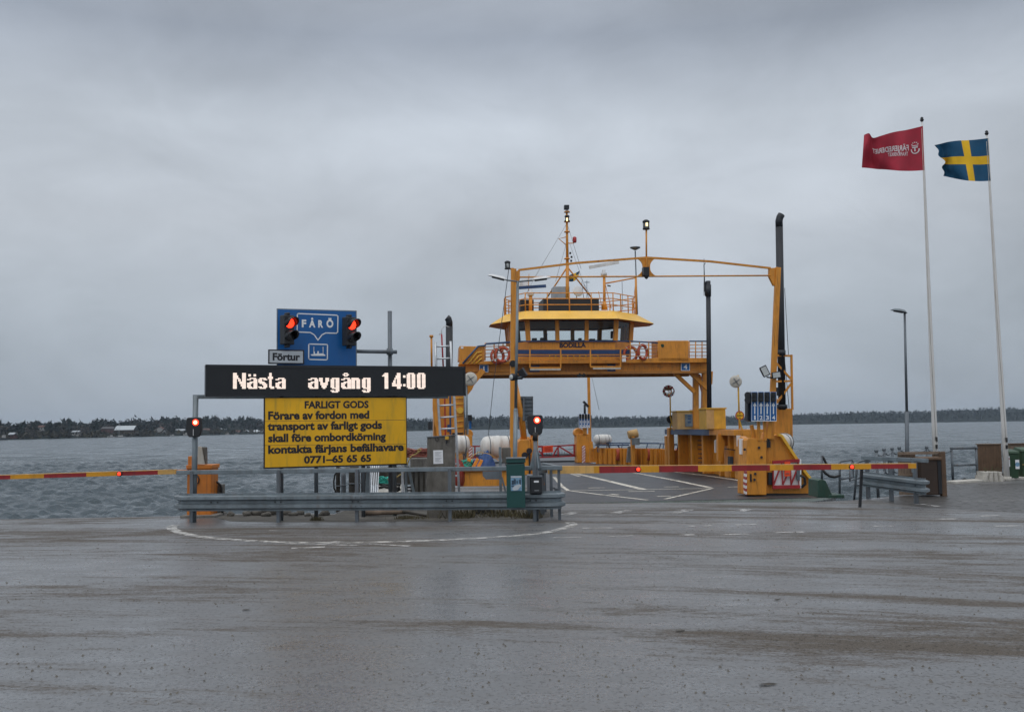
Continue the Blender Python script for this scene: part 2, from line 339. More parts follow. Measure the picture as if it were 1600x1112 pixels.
# ---------------------------------------------------------------- ground
WATER_Z = -2.5
def ground_mat():
    m = bpy.data.materials.new('wet_asphalt'); m.use_nodes = True; nt = m.node_tree; b = nt.nodes['Principled BSDF']; A = nt.nodes.new; K = nt.links.new
    g = A('ShaderNodeNewGeometry')
    def mapn(sc, rot, loc, scale, detail, rough, dist=0):
        mp = A('ShaderNodeMapping'); mp.inputs['Scale'].default_value = sc; mp.inputs['Rotation'].default_value = (0, 0, rot); mp.inputs['Location'].default_value = loc
        K(g.outputs['Position'], mp.inputs[0]); n = A('ShaderNodeTexNoise'); n.inputs['Scale'].default_value = scale; n.inputs['Detail'].default_value = detail
        n.inputs['Roughness'].default_value = rough; n.inputs['Distortion'].default_value = dist; K(mp.outputs[0], n.inputs['Vector']); return n.outputs[0]
    def ramp(x, a, bb, ca=(0, 0, 0), cb=(1, 1, 1)):
        r = A('ShaderNodeValToRGB'); K(x, r.inputs[0]); e = r.color_ramp.elements; e[0].position = a; e[1].position = bb; e[0].color = (*ca, 1); e[1].color = (*cb, 1); return r.outputs[0]
    def math_(op, a, bb):
        q = A('ShaderNodeMath'); q.operation = op
        for i, x in enumerate((a, bb)):
            if isinstance(x, (int, float)): q.inputs[i].default_value = x
            else: K(x, q.inputs[i])
        return q.outputs[0]
    def mix(f, a, bb):
        q = A('ShaderNodeMix'); q.data_type = 'RGBA'
        for nme, x in (('Factor', f), ('A', a), ('B', bb)):
            if isinstance(x, tuple): q.inputs[nme].default_value = (*x, 1)
            elif isinstance(x, (int, float)): q.inputs[nme].default_value = x
            else: K(x, q.inputs[nme])
        return q.outputs['Result']
    sx = A('ShaderNodeSeparateXYZ'); K(g.outputs['Position'], sx.inputs[0])
    px_, py_ = math_('ADD', sx.outputs[0], 10.0), math_('ADD', sx.outputs[1], 30.0)
    rad = math_('SQRT', math_('ADD', math_('MULTIPLY', px_, px_), math_('MULTIPLY', py_, py_)), 0.0); an = math_('MULTIPLY', math_('ARCTAN2', px_, py_), 40.0)
    pol = A('ShaderNodeCombineXYZ'); K(an, pol.inputs[0]); K(rad, pol.inputs[1])           # vehicles turn here: tracks run round a far-off centre
    def poln(sc, loc, scale, detail, rough, dist):
        mp = A('ShaderNodeMapping'); mp.inputs['Scale'].default_value = sc; mp.inputs['Location'].default_value = loc; K(pol.outputs[0], mp.inputs[0]); n = A('ShaderNodeTexNoise'); n.inputs['Scale'].default_value = scale
        n.inputs['Detail'].default_value = detail; n.inputs['Roughness'].default_value = rough; n.inputs['Distortion'].default_value = dist; K(mp.outputs[0], n.inputs['Vector']); return n.outputs[0]
    streak = poln((.20, .72, 1), (3.2, 1.4, 0), 1.05, 11, .70, .9)   # tyre-dragged grit
    streak2 = poln((.05, 1.5, 1), (1.2, 7.4, 0), 1.7, 9, .68, .5)
    patch = mapn((.22, .40, 1), R(10), (8.0, 2.4, 0), .55, 5, .55, .6)      # where water lies
    fine = mapn((1, 1, 1), 0, (0, 0, 0), 95, 3, .6)
    agg = mapn((1, 1, 1), 0, (5, 2, 0), 34, 5, .75)
    gritf = mapn((.8, 1.1, 1), R(8), (1, 9, 0), 30, 5, .85)
    grit2 = mapn((.6, 1.2, 1), R(10), (4, 1, 0), 6, 6, .80)
    mott = mapn((.5, 1, 1), R(8), (2, 5, 0), 3.2, 7, .70)
    s = ramp(math_('ADD', math_('ADD', math_('MULTIPLY', streak, .58), math_('MULTIPLY', streak2, .34)), math_('MULTIPLY', patch, .22)), .525, .69)
    gsum = math_('ADD', math_('MULTIPLY', gritf, .55), math_('ADD', math_('MULTIPLY', grit2, .40), math_('MULTIPLY', s, .34)))
    grit = math_('MULTIPLY', ramp(s, .02, .25), ramp(gsum, .56, .74))
    base = mix(ramp(agg, .35, .66), (.070, .073, .080), (.172, .174, .180))
    base = mix(math_('MULTIPLY', math_('MAXIMUM', ramp(mott, .42, .68), ramp(streak2, .50, .62)), .60), base, (.134, .136, .142))
    base = mix(math_('MULTIPLY', grit, .82), base, mix(ramp(fine, .3, .7), (.030, .025, .020), (.150, .124, .099)))
    peb = math_('MAXIMUM', ramp(mapn((1, 1, 1), 0, (4, 4, 0), 12, 2, .9), .615, .66), ramp(mapn((1, 1, 1), 0, (7, 4, 0), 28, 1, .9), .60, .66))
    base = mix(math_('MULTIPLY', peb, .52), base, (.022, .020, .018))
    K(base, b.inputs['Base Color'])
    wetm = ramp(math_('ADD', math_('MULTIPLY', patch, .5), math_('MULTIPLY', mott, .5)), .40, .60)
    rough = math_('ADD', math_('MULTIPLY', grit, .50), math_('ADD', .15, math_('MULTIPLY', wetm, .30)))
    rough = math_('ADD', rough, math_('MULTIPLY', math_('ADD', peb, ramp(agg, .35, .7)), .12)); K(rough, b.inputs['Roughness'])
    K(math_('SUBTRACT', .50, math_('MULTIPLY', grit, .34)), b.inputs['Specular IOR Level'])
    h = math_('ADD', math_('MULTIPLY', fine, .4), math_('ADD', math_('MULTIPLY', agg, 1.0), math_('MULTIPLY', peb, .6)))
    bu = A('ShaderNodeBump'); bu.inputs['Distance'].default_value = .006; K(h, bu.inputs['Height'])
    K(math_('ADD', .12, math_('MULTIPLY', math_('ADD', grit, wetm), .20)), bu.inputs['Strength']); K(bu.outputs[0], b.inputs['Normal'])
    return m
M['ground'] = ground_mat()
def paint_mat(name, col, keep):
    m = bpy.data.materials.new(name); m.use_nodes = True; nt = m.node_tree; b = nt.nodes['Principled BSDF']; A = nt.nodes.new; K = nt.links.new
    g = A('ShaderNodeNewGeometry'); n = A('ShaderNodeTexNoise'); n.inputs['Scale'].default_value = 5; n.inputs['Detail'].default_value = 9; n.inputs['Roughness'].default_value = .7
    K(g.outputs['Position'], n.inputs['Vector']); r = A('ShaderNodeValToRGB'); K(n.outputs[0], r.inputs[0]); r.color_ramp.elements[0].position = keep-.08; r.color_ramp.elements[1].position = keep+.08
    t = A('ShaderNodeBsdfTransparent'); x = A('ShaderNodeMixShader'); K(r.outputs[0], x.inputs[0]); K(b.outputs[0], x.inputs[1]); K(t.outputs[0], x.inputs[2]); K(x.outputs[0], nt.nodes['Material Output'].inputs[0])
    b.inputs['Base Color'].default_value = (*col, 1); b.inputs['Roughness'].default_value = .42; return m
M['paint'] = paint_mat('worn_road_paint', (.48, .47, .45), .52)
M['paint_worn'] = paint_mat('very_worn_road_paint', (.46, .45, .44), .505)
M['deckpaint'] = paint_mat('deck_line_paint', (.62, .58, .50), .60)
M['greenpaint'] = paint_mat('worn_green_ramp_paint', (.045, .085, .062), .52)

edge = [(-90, 20.5), (-30, 19.6), tuple(G(0, 811).xy), tuple(G(270, 806).xy), tuple(G(345, 803).xy), tuple(G(440, 801).xy), tuple(G(522, 802).xy)]
EL = edge[-1]
rampL = (G(868, 786).x, G(868, 786).y); rampR = (G(1272, 784).x, G(1272, 784).y)
pier = [(EL[0]+.1, 27.5), (rampL[0]-.25, 27.5), rampL]
right = [rampR, tuple(G(1335, 781).xy), tuple(G(1382, 776).xy), tuple(G(1420, 771).xy), tuple(G(1475, 754).xy), (G(1600, 750).x, 27.3), (60, 30), (90, 30)]
outline = edge + pier + right + [(90, -25), (-90, -25)]
mb = MB(); mb.poly([(x, y, 0) for x, y in outline])
o = mb.build('ground', M['ground'], fix=False)
bm = bmesh.new(); bm.from_mesh(o.data); bmesh.ops.triangulate(bm, faces=bm.faces)
for f in bm.faces:
    if f.normal.z < 0: f.normal_flip()
bm.to_mesh(o.data); bm.free(); struct(o)
mb = MB()
q = edge + pier + right
for (x0, y0), (x1, y1) in zip(q, q[1:]):
    if (x0, y0) == rampL: continue
    mb.poly([(x0, y0, -.004), (x1, y1, -.004), (x1, y1, -4.5), (x0, y0, -4.5)])
struct(mb.build('quay_wall', M['concrete'], fix=False))
# pale quay coping along the right hand edge
mb = MB()
cq = [G(1478, 754), Vector((G(1600, 750).x, 27.3, 0)), Vector((40, 28.6, 0))]
for a, b in zip(cq, cq[1:]): mb.plate([a+Vector((0, -.55, .004)), b+Vector((0, -.55, .004)), b+Vector((0, .02, .004)), a+Vector((0, .02, .004))], (0, 0, .05))
struct(mb.build('quay_coping', M['concrete_pale']))
# loading ramp from the quay down to the ferry
FO = Vector((4.91, 38.0, -1.17)); FYAW = R(5.9)
FM = Matrix.Translation(FO) @ Matrix.Rotation(FYAW, 4, 'Z'); FI = FM.inverted()
rl, rr = Vector((*rampL, 0)), Vector((*rampR, 0)); fl_, fr_ = FM @ Vector((-4.3, -1.5, -.03)), FM @ Vector((6.9, -1.5, -.03))
mb = MB(); mb.plate([rl, rr, fr_, fl_], (0, 0, -.35)); struct(mb.build('loading_ramp', M['ground']))
def onramp(s, t, dz=.006):
    a = rl.lerp(rr, s); b = fl_.lerp(fr_, s); p = a.lerp(b, t); p.z += dz; return p
mb = MB()
mb.poly([onramp(.0, .03), onramp(1, .0), onramp(1, .98), onramp(.0, .98)])
o = mb.build('ramp_paint', M['greenpaint']); struct(o)
mb = MB(); mb.poly([onramp(.02, .97, .012), onramp(.99, .97, .012), onramp(.99, .999, .012), onramp(.02, .999, .012)]); struct(mb.build('ramp_edge_line', M['deckpaint']))
# painted markings on the asphalt
def strip(mb, pts, w, dz=.004):
    pts = [Vector((p[0], p[1], dz)) for p in pts]; Lp = []; Rp = []
    for k, p in enumerate(pts):
        a = pts[max(k-1, 0)]; b = pts[min(k+1, len(pts)-1)]; d = (b-a).normalized(); n = Vector((-d.y, d.x, 0)); ww = w[k] if isinstance(w, list) else w
        Lp.append(p+n*ww/2); Rp.append(p-n*ww/2)
    for k in range(len(pts)-1): mb.poly([Rp[k], Rp[k+1], Lp[k+1], Lp[k]])
mb = MB()
arc = [(276, 820), (268, 823), (272, 828), (290, 834), (330, 840), (400, 845), (500, 848), (600, 846.5), (700, 843), (790, 838), (850, 832), (882, 825), (894, 820), (890, 816)]
pts = [G(*p) for p in arc]; fine = []
for k in range(len(pts)-1):
    p0, p1, p2, p3 = pts[max(k-1, 0)], pts[k], pts[k+1], pts[min(k+2, len(pts)-1)]
    for j in range(6):
        t = j/6; fine.append(.5*((2*p1)+(p2-p0)*t+(2*p0-5*p1+4*p2-p3)*t*t+(3*p1-p0-3*p2+p3)*t**3))
strip(mb, fine+[pts[-1]], .17)
struct(mb.build('lane_marking', M['paint']))
mb = MB()
for (x0, y0, x1, y1, w) in [(455, 856.5, 508, 854.5, .14), (910, 825, 957, 824.5, .12), (952, 838, 990, 837, .13), (865, 840, 908, 839.5, .13), (1074, 822, 1086, 821.5, .12), (1098, 821.5, 1112, 821, .12), (1150, 820, 1182, 819, .12),
                            (1130, 835, 1170, 834.5, .12), (1210, 832, 1256, 831, .12), (1060, 836, 1085, 835, .12), (1463, 811, 1496, 810.5, .14), (1530, 806, 1560, 805, .14), (1555, 822, 1600, 821, .15), (1430, 830, 1470, 829, .1),
                            (1365, 822, 1395, 821.5, .1), (420, 829, 436, 828.7, .12), (520, 846, 640, 853, .1), (445, 849, 560, 852, .07), (960, 801.5, 985, 797, .22), (1056, 801, 1076, 796, .22), (1150, 799.5, 1168, 795, .22), (880, 804.5, 900, 800, .22)]:
    strip(mb, [G(x0, y0), G((x0+x1)/2, (y0+y1)/2), G(x1, y1)], w)
strip(mb, [G(900, 805), G(980, 804), G(1060, 802)], .07)
strip(mb, [G(1420, 789), G(1440, 787.5), G(1466, 791)], .16)
strip(mb, [G(1500, 783), G(1560, 782), G(1640, 781)], .05)
struct(mb.build('worn_lane_marking', M['paint_worn']))
M['dirt'] = mat('gritty_verge', (.082, .076, .066), .9, var=.5, scale=3, bump=.6, bscale=25)
mb = MB(); mb.poly([G(x, y)+Vector((0, 0, .003)) for x, y in ((338, 809), (360, 814), (430, 815.5), (560, 815), (700, 813.5), (800, 811.5), (858, 808), (866, 792), (850, 785), (560, 790), (524, 803), (440, 802.3), (350, 804.3))]); struct(mb.build('verge', M['dirt'], fix=False))
M['darkasphalt'] = paint_mat('old_vignetted_asphalt', (.050, .047, .045), .60);  # older, drier asphalt; lens vignette darkening is also put into its colour
mb = MB(); mb.poly([G(x, y)+Vector((0, 0, .002)) for x, y in ((1372, 781), (1400, 776), (1470, 763), (1482, 757), (1560, 755), (1700, 752), (1900, 790), (1640, 804), (1540, 797), (1450, 793), (1400, 787))]); struct(mb.build('vignetted_asphalt_patch', M['darkasphalt'], fix=False))
# loose grit on the asphalt (uncountable)
mb = MB()
for _ in range(6500):
    y = 3.4+13*rng.random()**1.7; x = (rng.random()-.5)*1.25*y
    if math.sin(x*.35+y*2.1)+.6*math.sin(y*5.3-x*.2) < .1 and rng.random() < .8: continue
    r = .004+.009*rng.random()**3; a = rng.random()*6.28
    c = Vector((x, y, r*.5)); top = mb.v(c+Vector((0, 0, r*.6))); k = 5
    ring = [mb.v(c+Vector((math.cos(a+6.283*i/k)*r*(.7+.6*rng.random()), math.sin(a+6.283*i/k)*r*(.7+.6*rng.random()), -r*.5))) for i in range(k)]
    for i in range(k): mb.f((ring[i], ring[(i+1) % k], top))
o = mb.build('grit', M['stone'], fix=False); o['kind'] = 'stuff'; tag(o, 'scattered dark grit and small pebbles lying on the wet asphalt', 'grit')
# dead leaves / twigs in the foreground
# ---------------------------------------------------------------- water
def water_mat():
    m = bpy.data.materials.new('sea_water'); m.use_nodes = True; nt = m.node_tree; b = nt.nodes['Principled BSDF']; A = nt.nodes.new; K = nt.links.new
    b.inputs['Base Color'].default_value = (.032, .052, .066, 1); b.inputs['Roughness'].default_value = .13; b.inputs['IOR'].default_value = 1.33
    g = A('ShaderNodeNewGeometry'); mp = A('ShaderNodeMapping'); mp.inputs['Scale'].default_value = (.55, 1.0, 1); mp.inputs['Rotation'].default_value = (0, 0, R(18)); K(g.outputs['Position'], mp.inputs[0])
    n = A('ShaderNodeTexNoise'); n.inputs['Scale'].default_value = 3.4; n.inputs['Detail'].default_value = 7; n.inputs['Roughness'].default_value = .6; K(mp.outputs[0], n.inputs['Vector'])
    n2 = A('ShaderNodeTexNoise'); n2.inputs['Scale'].default_value = .55; n2.inputs['Detail'].default_value = 3; K(mp.outputs[0], n2.inputs['Vector'])
    mp3 = A('ShaderNodeMapping'); mp3.inputs['Scale'].default_value = (.55, .22, 1); mp3.inputs['Rotation'].default_value = (0, 0, R(6)); K(g.outputs['Position'], mp3.inputs[0])
    n3 = A('ShaderNodeTexNoise'); n3.inputs['Scale'].default_value = .42; n3.inputs['Detail'].default_value = 5; n3.inputs['Roughness'].default_value = .62; K(mp3.outputs[0], n3.inputs['Vector'])
    a3 = A('ShaderNodeMath'); a3.operation = 'MULTIPLY'; K(n3.outputs[0], a3.inputs[0]); a3.inputs[1].default_value = 5.5
    ad = A('ShaderNodeMath'); ad.operation = 'MULTIPLY_ADD'; K(n2.outputs[0], ad.inputs[0]); ad.inputs[1].default_value = 1.8; K(n.outputs[0], ad.inputs[2])
    bu = A('ShaderNodeBump'); bu.inputs['Strength'].default_value = .9; bu.inputs['Distance'].default_value = .22; mp5 = A('ShaderNodeMapping'); mp5.inputs['Scale'].default_value = (.10, .045, 1); mp5.inputs['Rotation'].default_value = (0, 0, R(4)); K(g.outputs['Position'], mp5.inputs[0])
    n5 = A('ShaderNodeTexNoise'); n5.inputs['Scale'].default_value = 1.6; n5.inputs['Detail'].default_value = 9; n5.inputs['Roughness'].default_value = .72; K(mp5.outputs[0], n5.inputs['Vector'])
    r5 = A('ShaderNodeMapRange'); K(n5.outputs[0], r5.inputs[0]); r5.inputs['From Min'].default_value = .38; r5.inputs['From Max'].default_value = .64; r5.inputs['To Min'].default_value = .05; r5.inputs['To Max'].default_value = .40; K(r5.outputs[0], b.inputs['Roughness'])
    s5 = A('ShaderNodeMapRange'); K(n5.outputs[0], s5.inputs[0]); s5.inputs['From Min'].default_value = .36; s5.inputs['From Max'].default_value = .66; s5.inputs['To Min'].default_value = .45; s5.inputs['To Max'].default_value = 1.0; K(s5.outputs[0], bu.inputs['Strength'])
    a4 = A('ShaderNodeMath'); K(ad.outputs[0], a4.inputs[0]); K(a3.outputs[0], a4.inputs[1]); K(a4.outputs[0], bu.inputs['Height']); K(bu.outputs[0], b.inputs['Normal']); return m
M['water'] = water_mat()
rows = 1100; cols = 760
d = 18*np.exp(np.linspace(0, math.log(2600/18), rows)); th = np.linspace(-R(43), R(43), cols)
D, T = np.meshgrid(d, th, indexing='ij'); X = D*np.tan(T); Y = D.copy()
dsp = np.gradient(d)[:, None]*np.ones((1, cols)); Zw = np.zeros_like(X)
for k in range(70):
    lam = .5*(2.9/.5)**rng.random(); ang = R(205)+rng.normal()*R(48); kk = 2*math.pi/lam
    amp = .0155*lam**.85*(.5+rng.random()); ph = (X*math.cos(ang)+Y*math.sin(ang))*kk+rng.random()*6.28
    w = np.sin(ph); w = (np.exp(1.1*w)-1.3)/1.5
    Zw += amp*w*np.clip((lam/dsp-2.)/2, 0, 1)
Zw *= .8+.4*np.sin(X*.05+1)*np.sin(Y*.043)
co = np.stack([X, Y, Zw+WATER_Z], -1).reshape(-1, 3).astype(np.float32)
i = (np.arange(rows-1)[:, None]*cols+np.arange(cols-1)[None]).reshape(-1)
fa = np.stack([i, i+1, i+cols+1, i+cols], -1).astype(np.int32)
me = bpy.data.meshes.new('water'); me.vertices.add(len(co)); me.vertices.foreach_set('co', co.ravel())
me.loops.add(fa.size); me.loops.foreach_set('vertex_index', fa.ravel()); me.polygons.add(len(fa)); me.polygons.foreach_set('loop_start', np.arange(0, fa.size, 4, dtype=np.int32)); me.polygons.foreach_set('loop_total', np.full(len(fa), 4, np.int32))
me.update(); me.validate(); me.polygons.foreach_set('use_smooth', np.ones(len(fa), bool)); me.materials.append(M['water'])
o = bpy.data.objects.new('water', me); COL.objects.link(o); struct(o)
mb = MB(); mb.poly([(-3900, -90, WATER_Z-.6), (3900, -90, WATER_Z-.6), (3900, 3900, WATER_Z-.6), (-3900, 3900, WATER_Z-.6)]); struct(mb.build('open_sea', M['water'], fix=False))

# ---------------------------------------------------------------- far shores
SH = [(-420, 560), (-200, 600), (0, 705), (200, 850), (400, 1060), (560, 1250), (800, 1450), (1000, 1600), (1240, 1760), (1330, 1700), (1600, 1700), (2000, 1700)]
TOPS = [(-420, 668), (-200, 666), (0, 664), (60, 661), (130, 660), (230, 656), (340, 651.5), (430, 654), (560, 656), (660, 654), (760, 650.5), (860, 650), (950, 651), (1040, 649), (1130, 650.5), (1240, 646), (1350, 642), (1440, 641.5), (1500, 638), (1560, 635.5), (1620, 638), (2000, 645)]
for _x in range(-400, 620, 9):
    TOPS.append((_x+.5, float(np.interp(_x, *zip(*[q for q in TOPS if q[0] == int(q[0])]))) + 1.9*math.sin(_x*.11)+1.4*math.sin(_x*.31+1)+1.0*rng.normal()))
TOPS = sorted([q for q in TOPS if q[0] != int(q[0]) or q[0] >= 620])
HZONE = [(174, 214, 1.03), (154, 180, 1.06), (108, 127, 1.03), (56, 71, 1.14), (237, 261, 1.04), (392, 416, 1.02), (341, 391, 1.04), (272, 290, 1.05), (315, 329, 1.05), (10, 24, 1.01)]
def lin(tab, x):
    xs, ys = zip(*tab); return float(np.interp(x, xs, ys))
def Z_at(px, py, Yd): return CAM_H + (hz(px)-py)/1555*Yd
mb = MB(); cols_ = []
for px in np.arange(-420, 2001, 12):
    y0 = lin(SH, px); pr = lin(TOPS, px); r = []
    yb = y0*1.22
    th = 4.2+1.0*math.sin(px*.05)
    ztop = Z_at(px, pr, yb)-th
    for t, zz in ((0, WATER_Z-.4), (.02, WATER_Z+.5+.3*math.sin(px*.3)), (.3, WATER_Z+.8+(ztop-WATER_Z)*.35), (1, max(ztop, .5)), (2.2, max(ztop-2, 0)), (2.25, -6)):
        yy = y0*(1+.22*t); p = P(px, 660, yy); r.append(mb.v((p.x, yy, zz)))
    cols_.append(r)
for A_, B_ in zip(cols_, cols_[1:]):
    for k in range(5): mb.f((A_[k], B_[k], B_[k+1], A_[k+1]), True)
M['hill'] = mat('far_shore_ground', (.013, .020, .018), .9, var=.4, scale=.08, dirt=(.028, .028, .024), damt=.3, spec=.05, bump=1, bscale=.4)
o = mb.build('far_hills', M['hill'], fix=False); struct(o)
def foliage(name, col, var):
    m = mat(name, col, .9, var=var, scale=.12, spec=.1); return m
M['pine'] = foliage('pine_foliage', (.010, .018, .015), .4); M['bare'] = foliage('bare_twigs', (.060, .054, .050), .4)
M['shrub'] = foliage('shore_scrub', (.045, .042, .03), .5)
def tree_cloud(mb, c, h, w, kind, n):
    # many small leaf clumps through an uneven volume, plus a trunk
    mb.m = 0 if kind == 'pine' else 1
    for _ in range(n):
        t = rng.random(); 
        rad = w*(.22+.95*(1-t)**.75)*.5 if kind == 'pine' else w*.5*math.sqrt(max(0.05, 1-(2*t-1)**2))
        z = h*(.02+.98*t) if kind == 'pine' else h*(.25+.75*t)
        a = rng.random()*6.283; rr = rad*math.sqrt(rng.random()); q = Vector((c[0]+math.cos(a)*rr, c[1]+math.sin(a)*rr, c[2]+z))
        s = (.12+.10*rng.random())*w*(1.25 if kind == 'pine' else .55)
        e = [Vector(rng.normal(size=3))*s for _ in range(3)]
        mb.f([mb.v(q+x) for x in e])
    mb.bar((c[0], c[1], c[2]-1), (c[0], c[1], c[2]+h*.6), w*.06)
def woods(name, x0, x1, count, label, barefrac, depth=.22, n=26, hs=(7, 11)):
    mb = MB()
    for _ in range(count):
        px = x0+(x1-x0)*rng.random(); t = rng.random()**.8; y0 = lin(SH, px); yy = y0*(1.015+depth*t)
        pr = lin(TOPS, px); h = hs[0]+(hs[1]-hs[0])*rng.random(); bare = rng.random() < barefrac
        if any(a_ < px < b_ and yy < y0*(f_+.012) for a_, b_, f_ in HZONE): continue
        ytop = Z_at(px, pr, y0*1.22)-4.2; zb = WATER_Z+.5 + (ytop-WATER_Z)*(.35*t/.3 if t*depth < .066 else .35+.65*(t*depth-.066)/.154)-max(0, h-4.5)*min(1, t*2)
        p = P(px, 660, yy)
        if t > .9: h *= .9+.3*rng.random()**2
        tree_cloud(mb, (p.x, yy, zb), h, h*(.62 if not bare else .95)*(.8+.4*rng.random()), 'bare' if bare else 'pine', n)
    o = mb.build(name, [M['pine'], M['bare']], fix=False); o['kind'] = 'stuff'; tag(o, label, 'woods'); return o
woods('village_woods', -200, 600, 2300, 'mixed pine and bare trees along the left far shore village', .28)
woods('pine_forest', 560, 1900, 5200, 'dark pine forest covering the low far shore beyond the ferry', .02, n=15, hs=(6, 8))
mb = MB()
for _ in range(1500):
    px = -150+750*rng.random(); y0 = lin(SH, px)
    if any(a_ < px < b_ for a_, b_, f_ in HZONE) and rng.random() < .75: continue
    yy = y0; yy = y0*(1.004+.04*rng.random()); p = P(px, 660, yy); h = 1.5+3*rng.random()
    mb.m = 0
    for _ in range(7):
        q = Vector((p.x+rng.normal()*h*.7, yy, WATER_Z+.5+h*rng.random())); mb.f([mb.v(q+Vector(rng.normal(size=3))*h*.35) for _ in range(3)])
o = mb.build('shore_scrub', M['shrub'], fix=False); o['kind'] = 'stuff'; tag(o, 'brown scrub and reeds along the left far waterline', 'scrub')

FAR = {'white': mat('far_white_wall', (.30, .30, .30), .7), 'red': mat('far_red_wall', (.085, .038, .034), .8), 'grey': mat('far_grey_wall', (.22, .21, .20), .8), 'roofred': mat('far_tile_roof', (.11, .058, .05), .8),
       'roofgrey': mat('far_grey_roof', (.30, .33, .36), .5), 'roofdark': mat('far_dark_roof', (.05, .05, .055), .7), 'pale': mat('far_pale_roof', (.38, .42, .45), .5), 'dark': M['brown']}
def house(x0, x1, ytop, yeave, ybase, wall, roof, label, name='house', frac=1.07, gable=False):
    y0 = lin(SH, (x0+x1)/2)*frac; a = P(x0, ybase, y0); b = P(x1, ybase, y0); zt = P(x0, ytop, y0).z; ze = P(x0, yeave, y0).z; zb = a.z
    dpt = max(6, (b.x-a.x)*.7); t = thing(name, label, name.replace('_', ' '), ((a.x+b.x)/2, y0+dpt/2, zb-.5)); iv = inv(t)
    m = MB(iv)
    if gable:
        xm = (a.x+b.x)/2; m.hexa([(a.x, y0, zb-1.5), (b.x, y0, zb-1.5), (b.x, y0, ze), (xm, y0, zt-.15), (a.x, y0, ze)], [(a.x, y0+dpt, zb-1.5), (b.x, y0+dpt, zb-1.5), (b.x, y0+dpt, ze), (xm, y0+dpt, zt-.15), (a.x, y0+dpt, ze)])
    else: m.bb(a.x, b.x, y0, y0+dpt, zb-1.5, ze)
    wl = m.build('wall', FAR[wall], t)
    m = MB(iv); oh = .4
    if gable:
        xm = (a.x+b.x)/2
        for s_ in (a.x-oh, b.x+oh): m.plate([(s_, y0-oh, ze-.1), (xm, y0-oh, zt), (xm, y0+dpt+oh, zt), (s_, y0+dpt+oh, ze-.1)], (0, 0, .2))
    else:
        ym = y0+dpt/2
        for s_ in (y0-oh, y0+dpt+oh): m.plate([(a.x-oh, s_, ze), (b.x+oh, s_, ze), (b.x+oh, ym, zt), (a.x-oh, ym, zt)], (0, 0, .25))
    m.build('roof', FAR[roof], t)
    wn = max(2, int((b.x-a.x)/4))
    for k in range(wn):
        xc = a.x+(b.x-a.x)*(k+.5)/wn; zc = zb+(ze-zb)*.55
        m = MB(iv); m.bb(xc-.5, xc+.5, y0-.06, y0-.01, zc-.6, zc+.6); m.build('window', M['black'], t)
house(179, 208, 665.5, 672, 677.5, 'dark', 'pale', 'long boathouse with a pale metal roof on the left far shore', 'boathouse', 1.03)
house(158, 178, 667, 670, 676, 'red', 'roofdark', 'dark red shed left of the pale roofed boathouse', 'shed', 1.06)
house(112, 123, 673, 675, 680, 'white', 'roofgrey', 'small white house low among trees near the left waterline', 'house', 1.03)
house(59, 67, 665, 667.5, 671.5, 'white', 'roofred', 'white house with a tiled roof high among the left far trees', 'house', 1.14)
house(241, 257, 667, 671.5, 677.5, 'white', 'roofred', 'white gabled house with a red roof on the left far shore', 'house', 1.04, True)
house(13, 21, 676, 679, 684, 'red', 'roofgrey', 'small reddish hut behind the moored workboat on the far shore', 'hut', 1.01)
house(396, 412, 671.5, 675, 679, 'red', 'pale', 'red boathouse with a white roof beside the yellow notice', 'boathouse', 1.02)
house(377, 389, 671.5, 675, 679, 'grey', 'roofgrey', 'grey gabled boathouse behind the shoreline left of the yellow notice', 'boathouse', 1.03, True)
house(360, 374, 672.5, 676, 679.5, 'red', 'roofred', 'low red boathouse with tiled roof near the far jetty', 'boathouse', 1.03)
house(344, 353, 669, 671, 676.5, 'white', 'roofgrey', 'narrow white house behind the far boathouses', 'house', 1.06)
house(274, 288, 670.5, 673, 678, 'grey', 'roofgrey', 'low grey house with grey roof left of the signal post', 'house', 1.05)
house(317, 327, 669.5, 672, 677, 'grey', 'roofred', 'grey house with a brown roof right of the signal post', 'house', 1.05)
def boat(x0, x1, yw, hh, hull, label, cabin=True, name='motor_boat'):
    y0 = lin(SH, (x0+x1)/2)*.985; a = P(x0, yw, y0); b = P(x1, yw, y0); s = (b.x-a.x); hh = hh/1555*y0
    t = thing(name, label, 'boat', ((a.x+b.x)/2, y0, WATER_Z)); iv = inv(t); m = MB(iv); z0 = WATER_Z-.1; w = s*.16
    bot = [(a.x+s*.12, y0-w*.6, z0), (b.x-s*.04, y0-w*.6, z0), (b.x-s*.04, y0+w*.6, z0), (a.x+s*.12, y0+w*.6, z0), (a.x+s*.06, y0, z0)]
    top = [(a.x+s*.16, y0-w, z0+hh*.45), (b.x, y0-w, z0+hh*.4), (b.x, y0+w, z0+hh*.4), (a.x+s*.16, y0+w, z0+hh*.45), (a.x, y0, z0+hh*.55)]
    m.hexa(bot, top); m.build('hull', hull, t)
    if cabin: m = MB(iv); m.hexa([(a.x+s*.45, y0-w*.6, z0+hh*.4), (a.x+s*.78, y0-w*.6, z0+hh*.4), (a.x+s*.78, y0+w*.6, z0+hh*.4), (a.x+s*.45, y0+w*.6, z0+hh*.4)], [(a.x+s*.5, y0-w*.5, z0+hh), (a.x+s*.76, y0-w*.5, z0+hh), (a.x+s*.76, y0+w*.5, z0+hh), (a.x+s*.5, y0+w*.5, z0+hh)]); m.build('cabin', FAR['white'], t)
boat(-4, 12, 687.5, 8, M['black'], 'dark hulled workboat with a white cabin moored at the far left', name='workboat')
boat(167, 178, 682.5, 4, FAR['white'], 'short white motor boat moored before the pale roofed boathouse')
boat(175, 197, 682, 3.2, FAR['white'], 'long low white boat moored before the pale roofed boathouse')
boat(265, 273, 681.5, 3, FAR['white'], 'small white boat on the water left of the signal post')
